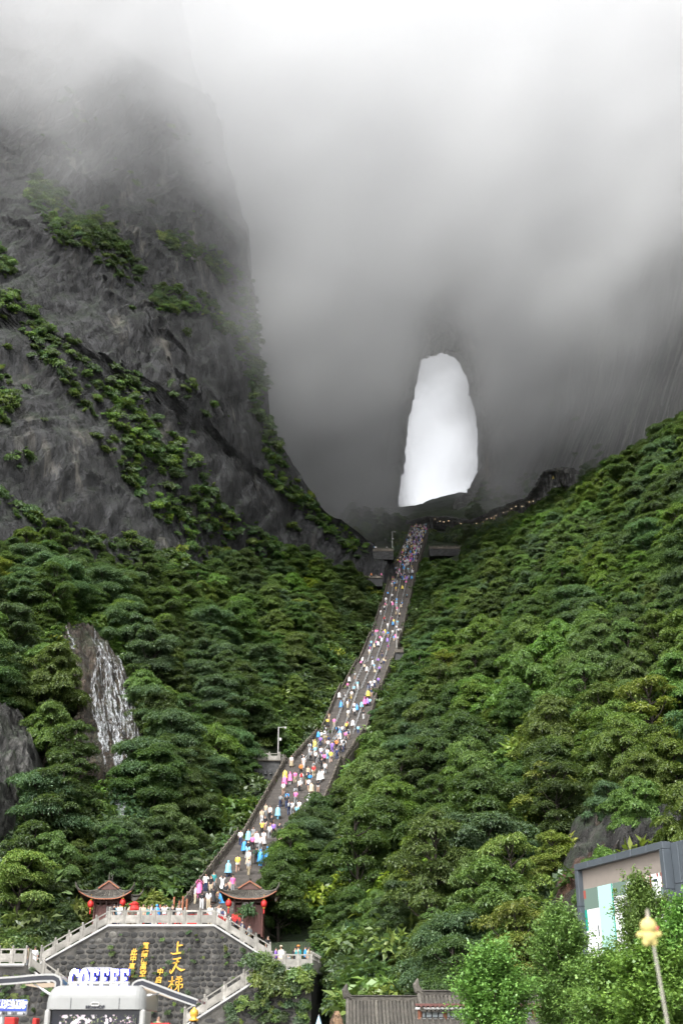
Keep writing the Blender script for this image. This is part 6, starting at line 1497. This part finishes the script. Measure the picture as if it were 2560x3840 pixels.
POSES = {
    'climb': person_parts(dict(knl=(-.10, -.20, .60), anl=(-.10, -.12, .22), tol=(-.11, -.27, .20), elr=(.23, -.06, 1.12), wrr=(.20, -.20, .96), har=(.19, -.26, .90), ell=(-.23, .10, 1.12), wrl=(-.22, .08, .90), hal=(-.22, .06, .82))),
    'stand': person_parts({}),
    'rail': person_parts(dict(elr=(.27, -.14, 1.16), wrr=(.30, -.33, 1.08), har=(.30, -.41, 1.07))),
    'photo': person_parts(dict(elr=(.27, -.10, 1.40), wrr=(.12, -.26, 1.55), har=(.08, -.31, 1.60), ell=(-.27, -.10, 1.40), wrl=(-.12, -.26, 1.55), hal=(-.08, -.31, 1.60))),
    'down': person_parts(dict(knr=(.10, -.14, .50), anr=(.10, -.10, .10), tor=(.11, -.25, .05), knl=(-.10, .04, .47), anl=(-.10, .16, .12), tol=(-.11, .03, .05))),
    'sit': person_parts(dict(pel=(0, 0, .42), spi=(0, -.02, .60), che=(0, -.06, .78), nek=(0, -.08, .93), hd0=(0, -.10, 1.02), hd1=(0, -.10, 1.11), hd2=(0, -.10, 1.175), shl=(-.17, -.06, .87), shr=(.17, -.06, .87), ell=(-.22, -.12, .64), elr=(.22, -.12, .64), wrl=(-.12, -.32, .58), wrr=(.12, -.32, .58), hal=(-.06, -.38, .57), har=(.06, -.38, .57), hil=(-.09, -.05, .40), hir=(.09, -.05, .40), knl=(-.12, -.42, .44), knr=(.12, -.42, .44), anl=(-.11, -.44, .08), anr=(.11, -.44, .08), tol=(-.12, -.58, .045), tor=(.12, -.58, .045))),
}
C_ = {
    'white': (.62, .62, .62), 'black': (.015, .015, .018), 'navy': (.02, .035, .10), 'pink': (.70, .16, .38), 'blue': (.04, .28, .68), 'light blue': (.22, .50, .66), 'yellow': (.72, .55, .08), 'purple': (.26, .14, .52), 'grey': (.25, .26, .27), 'red': (.50, .03, .03), 'green': (.03, .16, .06), 'beige': (.48, .40, .28), 'orange': (.65, .20, .04), 'khaki': (.30, .25, .16), 'teal': (.03, .25, .26)}
PEOPLE = []
def person(loc, top, bottom, pose, face, where, coat=False, low='trousers', bag=None, hat=None, hair='hair', scale=1.0, group='visitors on the great stairway'):
    """face: degrees, 0 looks at the viewer, 180 away"""
    P = POSES[pose]; o = link('person', P['body'], None, loc, (0, 0, R(face)), (scale,)*3)
    def add(k, col, nm=None): c = link(nm or k, P[k], o); c.color = (*C_[col], 1); return c
    if coat: add('raincoat', top); add('sleeve_l', top, 'sleeve'); add('sleeve_r', top, 'sleeve'); (add('hood', top) if random.random() < .5 else link(hair, P[hair], o)); add('trousers', bottom)
    else:
        add('shirt', top); add(low, bottom); link(hair, P[hair], o)
        if hat: add('hat', hat)
        if bag: add('backpack', bag)
    extra = f', {bag} backpack' if bag else f', {hat} hat' if hat else ''
    act = {'climb': 'climbing', 'stand': 'standing', 'rail': 'leaning', 'photo': 'taking a photo', 'down': 'walking down', 'sit': 'sitting'}[pose]
    if coat: lab = f'person in {top} raincoat, {act} {where}'
    else: lab = f'person in {top} top, {bottom} {low}' + extra + f', {act} {where}'
    if len(lab.split()) > 16: lab = lab.replace(extra, '')
    tag(o, lab, 'person', group); PEOPLE.append(o); return o
def stair_at(px, py):
    a = float(ray(px, py)[0]); s = np.arange(0, SLEN, .2); off = (a*(A0[1]+SDIR[1]*s)-A0[0]-SDIR[0]*s)/(SNRM[0]-a*SNRM[1]); z = np.array([tread_z(q) for q in s])
    X = A0[0]+SDIR[0]*s+SNRM[0]*off; Y = A0[1]+SDIR[1]*s+SNRM[1]*off; _, qy, _ = proj(np.stack([X, Y, z], 1)); k = int(np.argmin(np.abs(qy-py))); return float(s[k]), float(np.clip(off[k], .4, SW-.4))
def lane(off): return 'left balustrade' if off < 1.2 else 'left lane' if off < 2.9 else 'mid stair' if off < 4.2 else 'right lane' if off < 5.8 else 'right balustrade'
def nth(s): return words[min(11, int(np.searchsorted(FL, s, 'right')-1))]
AZ = math.degrees(math.atan2(SDIR[0], SDIR[1]))
def on_stair(s, off, *a, **k):
    k.setdefault('where', f'on {nth(s)} flight, {lane(off)}'); q = A0[:2]+SDIR*s+SNRM*off
    wh = k.pop('where'); pose, face = a[2], a[3]; return person((q[0], q[1], tread_z(s)), a[0], a[1], pose, face-AZ, wh, **k)
# those the photograph shows clearly on the lowest flights: feet pixel, clothes, pose, facing
LOW = [(718, 3394, 'white', 'beige', 'stand', 120, {}), (737, 3372, 'pink', 'pink', 'photo', 0, dict(coat=True)), (770, 3346, 'white', 'navy', 'rail', 20, {}), (790, 3352, 'black', 'beige', 'stand', 350, dict(hair='long_hair')), (800, 3340, 'teal', 'grey', 'stand', 10, {}),
       (756, 3414, 'black', 'white', 'stand', 180, dict(hair='long_hair')), (781, 3412, 'white', 'beige', 'stand', 175, dict(hair='long_hair')), (799, 3394, 'black', 'black', 'stand', 190, dict(low='skirt', hair='long_hair')), (833, 3352, 'white', 'white', 'photo', 200, dict(low='skirt', hair='long_hair')), (860, 3345, 'navy', 'grey', 'sit', 180, {}),
       (828, 3388, 'blue', 'navy', 'sit', 150, dict(coat=True)), (815, 3386, 'yellow', 'khaki', 'sit', 60, {}), (845, 3384, 'black', 'black', 'climb', 180, dict(low='shorts')), (872, 3350, 'pink', 'grey', 'stand', 30, {}),
       (855, 3292, 'light blue', 'navy', 'climb', 180, dict(coat=True)), (890, 3275, 'yellow', 'white', 'climb', 180, dict(low='shorts')), (931, 3252, 'white', 'beige', 'stand', 0, dict(low='skirt', hair='long_hair')), (960, 3245, 'green', 'black', 'climb', 180, dict(bag='black')), (976, 3252, 'blue', 'blue', 'stand', 170, dict(coat=True)), (1002, 3240, 'blue', 'white', 'climb', 180, dict(coat=True)),
       (916, 3208, 'blue', 'black', 'stand', 20, dict(coat=True)), (930, 3212, 'black', 'navy', 'stand', 20, dict(low='shorts')), (946, 3190, 'pink', 'black', 'climb', 180, {}), (962, 3180, 'white', 'white', 'down', 0, dict(coat=True)), (975, 3196, 'white', 'grey', 'climb', 180, {}), (930, 3170, 'light blue', 'navy', 'down', 350, dict(coat=True)), (988, 3175, 'white', 'white', 'climb', 180, dict(low='skirt')), (1010, 3150, 'white', 'grey', 'climb', 190, {}), (1025, 3140, 'purple', 'black', 'climb', 180, {}), (982, 3135, 'yellow', 'black', 'photo', 180, {}), (1048, 3145, 'black', 'green', 'climb', 170, {}),
       (1012, 3075, 'white', 'black', 'down', 0, {}), (1041, 3077, 'light blue', 'light blue', 'down', 350, dict(coat=True)), (1075, 3035, 'black', 'navy', 'climb', 180, {}), (1083, 3058, 'navy', 'navy', 'climb', 180, dict(bag='grey')), (1094, 3060, 'white', 'grey', 'climb', 185, {}), (1108, 3018, 'pink', 'grey', 'climb', 180, {}), (1113, 3072, 'light blue', 'navy', 'climb', 180, {}), (1121, 3055, 'white', 'black', 'climb', 180, {}), (1076, 3020, 'blue', 'black', 'climb', 180, dict(bag='blue')), (1142, 3070, 'white', 'white', 'climb', 180, dict(coat=True)), (1116, 3100, 'blue', 'navy', 'climb', 175, {}), (1100, 3105, 'white', 'light blue', 'down', 0, {}), (1158, 3030, 'white', 'white', 'stand', 180, dict(coat=True)),
       (1066, 2955, 'pink', 'pink', 'climb', 180, dict(coat=True)), (1068, 2932, 'yellow', 'yellow', 'climb', 180, dict(coat=True)), (1087, 2944, 'pink', 'white', 'stand', 150, dict(coat=True)), (1106, 2940, 'pink', 'beige', 'climb', 180, {}), (1128, 2910, 'orange', 'black', 'climb', 180, {}), (1130, 2947, 'white', 'white', 'climb', 180, dict(bag='red')), (1150, 2945, 'black', 'green', 'climb', 180, dict(low='shorts')), (1162, 2950, 'blue', 'grey', 'climb', 180, dict(bag='blue')), (1176, 2917, 'red', 'beige', 'climb', 180, {}), (1123, 2972, 'white', 'black', 'down', 0, {}), (1157, 2968, 'white', 'navy', 'climb', 180, dict(low='shorts')), (1167, 2985, 'beige', 'beige', 'climb', 180, dict(coat=True)), (1196, 2940, 'white', 'white', 'climb', 180, dict(coat=True)), (1155, 2920, 'beige', 'navy', 'stand', 0, {}),
       (1138, 2882, 'white', 'white', 'down', 0, {}), (1164, 2858, 'grey', 'black', 'climb', 180, {}), (1183, 2860, 'white', 'black', 'climb', 180, {}), (1181, 2840, 'light blue', 'white', 'climb', 180, dict(low='shorts')), (1180, 2815, 'yellow', 'yellow', 'climb', 180, dict(coat=True)), (1201, 2800, 'purple', 'navy', 'climb', 180, {}), (1203, 2845, 'white', 'purple', 'climb', 180, {}), (1216, 2870, 'pink', 'black', 'climb', 180, {}), (1206, 2888, 'black', 'black', 'climb', 180, {}), (1227, 2850, 'white', 'light blue', 'climb', 180, {}), (1229, 2815, 'white', 'black', 'climb', 180, {}), (1240, 2862, 'yellow', 'grey', 'climb', 180, dict(low='shorts')), (1263, 2850, 'navy', 'navy', 'climb', 180, {}), (1232, 2800, 'navy', 'black', 'climb', 180, dict(bag='navy')), (1245, 2825, 'purple', 'purple', 'climb', 180, {}), (1261, 2815, 'orange', 'black', 'climb', 180, {}), (1277, 2830, 'black', 'black', 'climb', 180, {}), (1291, 2815, 'white', 'black', 'climb', 180, dict(bag='black')), (1218, 2905, 'white', 'grey', 'climb', 180, {})]
random.seed(21)
for px, py, top, bot, pose, face, kw in LOW:
    s, off = stair_at(px, py); on_stair(s, off, top, bot, pose, face, scale=random.uniform(.96, 1.04), **kw)
random.seed(33); _lo = stair_at(1290, 2790)[0]; _n = 0; _oc = [stair_at(q[0], q[1]) for q in LOW]
while _n < 26:
    s = random.uniform(14, _lo+4); off = random.uniform(.5, SW-.6)
    if any(abs(s-a) < .9 and abs(off-b) < .6 for a, b in _oc): continue
    _oc.append((s, off)); _n += 1; on_stair(s, off, random.choice(['white', 'white', 'white', 'black', 'grey', 'light blue', 'navy', 'beige']), random.choice(['black', 'navy', 'grey', 'white', 'khaki']), random.choice(['climb', 'climb', 'stand', 'down']), random.choice([180, 180, 190, 170, 0, 340]), low=random.choice(['trousers', 'shorts', 'skirt']), bag=random.choice([None, None, 'black', 'grey']), hair=random.choice(['hair', 'long_hair']), scale=random.uniform(.94, 1.03))
# the crowd above, denser where the photograph is denser
topc = ['white']*26+['black']*9+['pink']*5+['light blue']*4+['blue']*6+['yellow']*6+['purple']*5+['grey']*4+['red']*2+['beige']*2+['green', 'orange', 'navy', 'teal']; botc = ['black']*8+['navy']*5+['grey']*4+['white']*4+['beige']*3+['khaki']*2
s_a = stair_at(1290, 2790)[0]; occ = []
dens = [(s_a, 1.2), (s_a+8, 1.0), (s_a+16, 1.9), (s_a+26, 1.0), (s_a+45, .55), (s_a+70, .8), (s_a+100, .6), (s_a+125, 1.0), (s_a+150, .8), (s_a+175, 1.3), (s_a+195, 1.6), (SLEN-3, 2.2)]
ds = np.array([d[0] for d in dens]); dv = np.array([d[1] for d in dens]); ss_ = np.linspace(s_a, SLEN-1, 600); cdf = np.cumsum(np.interp(ss_, ds, dv)); cdf /= cdf[-1]
tries = 0
while len(PEOPLE) < 262 and tries < 4000:
    tries += 1; s = float(np.interp(random.random(), cdf, ss_)); off = random.choice([.55, 1.3, 2.2, 3.0, 3.9, 4.6, 5.5, 6.2])+random.uniform(-.25, .25)
    if any(abs(s-a) < .75 and abs(off-b) < .5 for a, b in occ): continue
    occ.append((s, off)); coat = random.random() < .26; up = random.random() < .72; top = random.choice(topc if not coat else ['blue', 'light blue', 'yellow', 'pink', 'purple', 'white', 'white', 'white', 'blue'])
    on_stair(s, off, top, random.choice(botc), random.choice(['climb', 'climb', 'stand', 'rail' if off > 5.8 or off < 1 else 'climb']) if up else random.choice(['down', 'down', 'stand', 'photo']), 180+random.uniform(-25, 25) if up else random.uniform(-25, 25), coat=coat,
             low=random.choice(['trousers', 'trousers', 'shorts', 'skirt']), bag=random.choice([None, None, None, 'black', 'navy', 'red', 'grey']), hat=random.choice([None, None, None, 'white', 'beige', 'black']), hair=random.choice(['hair', 'hair', 'long_hair']), scale=random.uniform(.92, 1.05))
# terrace crowd behind the balustrade
TG = 'visitors on the terraces'
for px, Y_, top, bot, pose, face, kw in [(427, 97., 'black', 'black', 'stand', 90, {}), (440, 97.4, 'light blue', 'navy', 'stand', 200, {}), (449, 96.6, 'white', 'grey', 'stand', 160, {}), (470, 98.2, 'black', 'navy', 'stand', 180, dict(hair='long_hair')), (486, 97.2, 'beige', 'khaki', 'stand', 60, dict(hat='red')), (519, 97.6, 'beige', 'grey', 'photo', 0, dict(hair='long_hair')),
        (536, 97.0, 'beige', 'red', 'stand', 0, dict(hair='long_hair')), (556, 98.0, 'teal', 'black', 'stand', 20, {}), (568, 96.9, 'white', 'navy', 'stand', 90, {}), (587, 97.1, 'blue', 'navy', 'stand', 180, dict(coat=True)), (616, 97.0, 'white', 'grey', 'photo', 180, {}), (646, 96.8, 'black', 'black', 'stand', 190, {}), (670, 97.4, 'white', 'black', 'stand', 0, dict(hair='long_hair')), (788, 97.2, 'white', 'beige', 'stand', 10, {}), (821, 97.4, 'white', 'grey', 'photo', 20, dict(hair='long_hair'))]:
    x = float(ray(px, 3440)[0])*Y_; person((x, Y_, TZ_-.04), top, bot, pose, face, f'on the upper terrace {"near the left pavilion" if px < 500 else "by the burner" if px < 690 else "before the stairway"}', group=TG, **kw)
def flight_z(x, A, B): f = (x-A.x)/(B.x-A.x); return A.z+(B.z-A.z)*f
for px, top, bot, pose, face, kw in [(832, 'navy', 'black', 'down', 300, {}), (838, 'white', 'black', 'down', 300, {}), (872, 'white', 'grey', 'stand', 180, dict(bag='black')), (882, 'navy', 'black', 'down', 60, {}), (909, 'navy', 'navy', 'climb', 250, {}), (936, 'grey', 'khaki', 'climb', 250, {}), (1006, 'black', 'black', 'stand', 40, {})]:
    x = float(ray(px, 3480)[0])*97.; person((x, 97., flight_z(x, MR1, MR0)-.05), top, bot, pose, face, 'on the upper right side flight', group=TG, **kw)
for px, Y_, top, bot, pose, face, kw in [(1035, 94.2, 'purple', 'navy', 'stand', 250, {}), (1053, 93.2, 'white', 'beige', 'stand', 330, dict(hat='beige')), (1080, 93.0, 'white', 'navy', 'sit', 200, dict(bag='grey')), (1107, 93.6, 'black', 'black', 'stand', 180, {}), (1118, 93.0, 'teal', 'navy', 'stand', 150, dict(hat='orange')), (1144, 92.9, 'blue', 'black', 'stand', 100, {}), (1157, 94.0, 'beige', 'grey', 'stand', 60, dict(hair='long_hair'))]:
    x = float(ray(px, 3600)[0])*Y_; person((x, Y_, RT0.z-.02), top, bot, pose, face, 'on the right terrace', group=TG, **kw)
for px, top, bot, pose, face, kw in [(131, 'white', 'white', 'stand', 10, dict(hat='black', hair='long_hair')), (104, 'beige', 'grey', 'stand', 90, {})]:
    x = float(ray(px, 3590)[0])*93.6; person((x, 93.6, LT1.z-.4), top, bot, pose, face, 'on the left terrace', group=TG, **kw)
mb = MB(); mb.prism([Vector((LT0.x, YA+.3, LT1.z-.42)), Vector((ML0.x+.3, YA+.3, LT1.z-.42)), Vector((ML0.x+.3, YM+4, LT1.z-.42)), Vector((LT0.x, YM+4, LT1.z-.42))], Vector((0, 0, -.4))); tag(mb.build('terrace', M_STEP), kind='structure')
mb = MB(); mb.prism([Vector((RT0.x-.4, YA+.3, RT0.z-.04)), Vector((RT1.x, YA+.3, RT0.z-.04)), Vector((RB.x, RB.y, RT0.z-.04)), Vector((MR0.x-.6, RB.y, RT0.z-.04))], Vector((0, 0, -.4))); tag(mb.build('terrace', M_STEP), kind='structure')
x = float(ray(594, 3830)[0])*60.; person((x, 60., CAMZ+float(ray(594, 3809)[1])*60-1.68), 'green', 'black', 'stand', 30, 'at the foot of the cobbled wall', group=TG)
# a few on the look-outs and in the gallery
for k, (px, py, Y_, top) in enumerate([(1400, 2066, YL2+1.2, 'blue'), (1408, 2066, YL2+1.2, 'white'), (1450, 2066, YL2+1.3, 'grey'), (1392, 2168, 317, 'orange'), (1430, 2168, 317, 'pink')]):
    p_ = at(px, py, Y_); person((p_[0], Y_, p_[2]), top, 'black', 'stand', 10*k, 'at the look-out left of the upper stairway', coat=(k == 0), group='visitors at the look-outs')
for k, (i, f) in enumerate(((3, .3), (4, .2), (5, .6), (6, .5), (8, .3), (9, .4), (10, .5), (11, .2), (11, .6), (12, .4))):
    a, b = Vector(at(*GAL[i])), Vector(at(*GAL[min(i+1, len(GAL)-1)])); c = a.lerp(b, f)+Vector((0, -1.2, -3.35)); person(c, ['white', 'black', 'blue', 'yellow'][k % 4], 'navy', 'stand', 200, 'inside the rock gallery', coat=(k % 4 in (2, 3)), group='visitors in the rock gallery')

# the rest of the crowd high on the stairs, past what can be told apart
def crowd(n):
    cols = ['white', 'black', 'pink', 'light blue', 'blue', 'yellow', 'purple', 'grey', 'navy', 'beige']; mats = [M_SKIN, M_HAIR, M_SHOE]+[plain('crowd_'+c.replace(' ', '_'), C_[c], .8, .1) for c in cols]
    VV, FF, MI = [], [], []; off = 0; rr = random.Random(77); ok = 0; tr = 0
    while ok < n and tr < 5000:
        tr += 1; s = rr.uniform(s_a+2, SLEN-1) if rr.random() < .45 else rr.uniform(SLEN-90, SLEN-1); o_ = rr.uniform(.45, SW-.45)
        if any(abs(s-a) < .6 and abs(o_-b) < .42 for a, b in occ): continue
        occ.append((s, o_)); ok += 1; P = POSES[rr.choice(['climb', 'climb', 'stand', 'down'])]; an = R((180 if rr.random() < .7 else 0)+rr.uniform(-25, 25)-AZ); c, sn = math.cos(an), math.sin(an); q = A0[:2]+SDIR*s+SNRM*o_; z = tread_z(s); k = rr.uniform(.92, 1.05)
        coat = rr.random() < .25; top = rr.choice([0, 0, 0, 0, 0, 1, 1, 2, 3, 4, 5, 6, 7, 9]); bot = rr.choice([1, 1, 8, 7, 0, 9])
        for nm, mi in (('body', 0), ('hair', 1))+((('raincoat', 3+top), ('sleeve_l', 3+top), ('sleeve_r', 3+top)) if coat else (('shirt', 3+top), ('trousers', 3+bot))):
            me_ = P[nm]; co = np.empty(len(me_.vertices)*3); me_.vertices.foreach_get('co', co); co = co.reshape(-1, 3)*k
            VV.append(np.stack([co[:, 0]*c-co[:, 1]*sn+q[0], co[:, 0]*sn+co[:, 1]*c+q[1], co[:, 2]+z], 1))
            for p_ in me_.polygons: FF.append(tuple(v+off for v in p_.vertices)); MI.append(2 if (nm == 'body' and p_.material_index == 1) else mi)
            off += len(co)
    me_ = bpy.data.meshes.new('crowd'); me_.from_pydata(np.concatenate(VV).tolist(), [], FF)
    for m in mats: me_.materials.append(m)
    me_.polygons.foreach_set('material_index', MI); me_.polygons.foreach_set('use_smooth', [True]*len(FF)); tag(link('crowd', me_), 'distant crowd of visitors filling the upper stairway', kind='stuff')
crowd(195)
# ---------------------------------------------------------------- the cloud that hangs on the mountain
def mist():
    t = NT('cloud_mist')
    v = t.n('VolumePrincipled', {'Color': (.845, .850, .860), 'Density': 1.0, 'Anisotropy': .0})
    t.t.links.new(v.outputs[0], t.out.inputs['Volume'])
    t.m.cycles.volume_step_rate = 2.2
    o = link('mist', bpy.data.meshes.new('mist')); o.data.materials.append(t.m)
    tag(o, 'pale grey cloud bank hiding the top of the mountain', 'cloud', kind='stuff')
    g = bpy.data.node_groups.new('cloud_density', 'GeometryNodeTree')
    g.interface.new_socket('Geometry', in_out='INPUT', socket_type='NodeSocketGeometry')
    g.interface.new_socket('Geometry', in_out='OUTPUT', socket_type='NodeSocketGeometry')
    N = g.nodes.new; L = g.links.new
    def setv(nd, k, val):
        if isinstance(val, bpy.types.NodeSocket): L(val, nd.inputs[k])
        else: nd.inputs[k].default_value = val
    def mth(op, a, b=0.):
        nd = N('ShaderNodeMath'); nd.operation = op; setv(nd, 0, a); setv(nd, 1, b); return nd.outputs[0]
    def mr(x, a, b, c=0., d=1.):
        nd = N('ShaderNodeMapRange'); nd.interpolation_type = 'SMOOTHSTEP'
        for i, q in enumerate((x, a, b, c, d)): setv(nd, i, q)
        return nd.outputs[0]
    P = N('GeometryNodeInputPosition').outputs[0]
    def noise(sc, det, vec):
        nd = N('ShaderNodeTexNoise'); setv(nd, 'Vector', vec); setv(nd, 'Scale', sc); setv(nd, 'Detail', det); setv(nd, 'Roughness', .55); return nd.outputs[0]
    sep = N('ShaderNodeSeparateXYZ'); L(P, sep.inputs[0]); X, Y, Z = sep.outputs
    mp = N('ShaderNodeVectorMath'); mp.operation = 'MULTIPLY'; L(P, mp.inputs[0]); mp.inputs[1].default_value = (1., .7, 1.)
    big = mth('SUBTRACT', noise(.012, 2., mp.outputs[0]), .5); mid = mth('SUBTRACT', noise(.026, 6., mp.outputs[0]), .5)
    h = mth('ADD', Z, mth('MULTIPLY', big, FOG['big'])); h = mth('ADD', h, mth('MULTIPLY', mid, FOG['mid']))
    h = mth('ADD', h, mth('MULTIPLY', mth('SUBTRACT', Y, 420.), FOG['tilt']))
    def blob(cx, cy, cz, rx, ry, rz, k):
        q = 0.
        for c, m_, r_ in ((X, cx, rx), (Y, cy, ry), (Z, cz, rz)): q = mth('ADD', mth('POWER', mth('DIVIDE', mth('ABSOLUTE', mth('SUBTRACT', c, m_)), r_), 2.), q)
        return mth('MULTIPLY', mth('EXPONENT', mth('MULTIPLY', q, -1.)), k)
    for bl in FOG['blobs']: h = mth('ADD', h, blob(*bl))
    d = mth('POWER', mr(h, FOG['z0'], FOG['z1']), FOG['pow'])
    mp2 = N('ShaderNodeCombineXYZ'); L(mth('ADD', mth('MULTIPLY', X, .42), mth('MULTIPLY', Z, .30)), mp2.inputs[0]); L(mth('MULTIPLY', Y, .8), mp2.inputs[1]); L(mth('SUBTRACT', mth('MULTIPLY', Z, 1.1), mth('MULTIPLY', X, .75)), mp2.inputs[2])
    wsp = noise(.055, 6., mp2.outputs[0]); d = mth('MULTIPLY', d, mr(wsp, .36, .64, FOG['lo'], FOG['hi']))
    d = mth('MULTIPLY', d, mr(Z, 255., 350., 1., .6))
    d = mth('MULTIPLY', d, FOG['dens'])
    d = mth('MULTIPLY', d, mr(Y, 175., 225.)); d = mth('MULTIPLY', d, mr(Y, 655., 630.))
    vc = N('GeometryNodeVolumeCube'); setv(vc, 'Density', d); setv(vc, 'Background', 0.)
    setv(vc, 'Min', (-150, 170, 150)); setv(vc, 'Max', (230, 660, 440))
    setv(vc, 'Resolution X', 84); setv(vc, 'Resolution Y', 112); setv(vc, 'Resolution Z', 84)
    sm = N('GeometryNodeSetMaterial'); sm.inputs['Material'].default_value = t.m; L(vc.outputs[0], sm.inputs[0])
    go = N('NodeGroupOutput'); L(sm.outputs[0], go.inputs[0])
    md = o.modifiers.new('cloud_density', 'NODES'); md.node_group = g
FOG = dict(big=110., mid=170., tilt=.0, z0=108., z1=300., pow=1.25, dens=.0200, lo=.42, hi=1.6,
           blobs=[(10, 470, 215, 22, 70, 60, 55.), (40, 440, 238, 19, 90, 65, -170.), (52, 560, 310, 24, 90, 85, -250.), (-20, 290, 285, 60, 70, 50, 30.), (-45, 240, 185, 45, 60, 55, -60.), (95, 470, 250, 28, 70, 60, 25.), (-16, 285, 235, 22, 40, 55, 45.), (125, 390, 185, 45, 80, 45, -55.)])
mist()
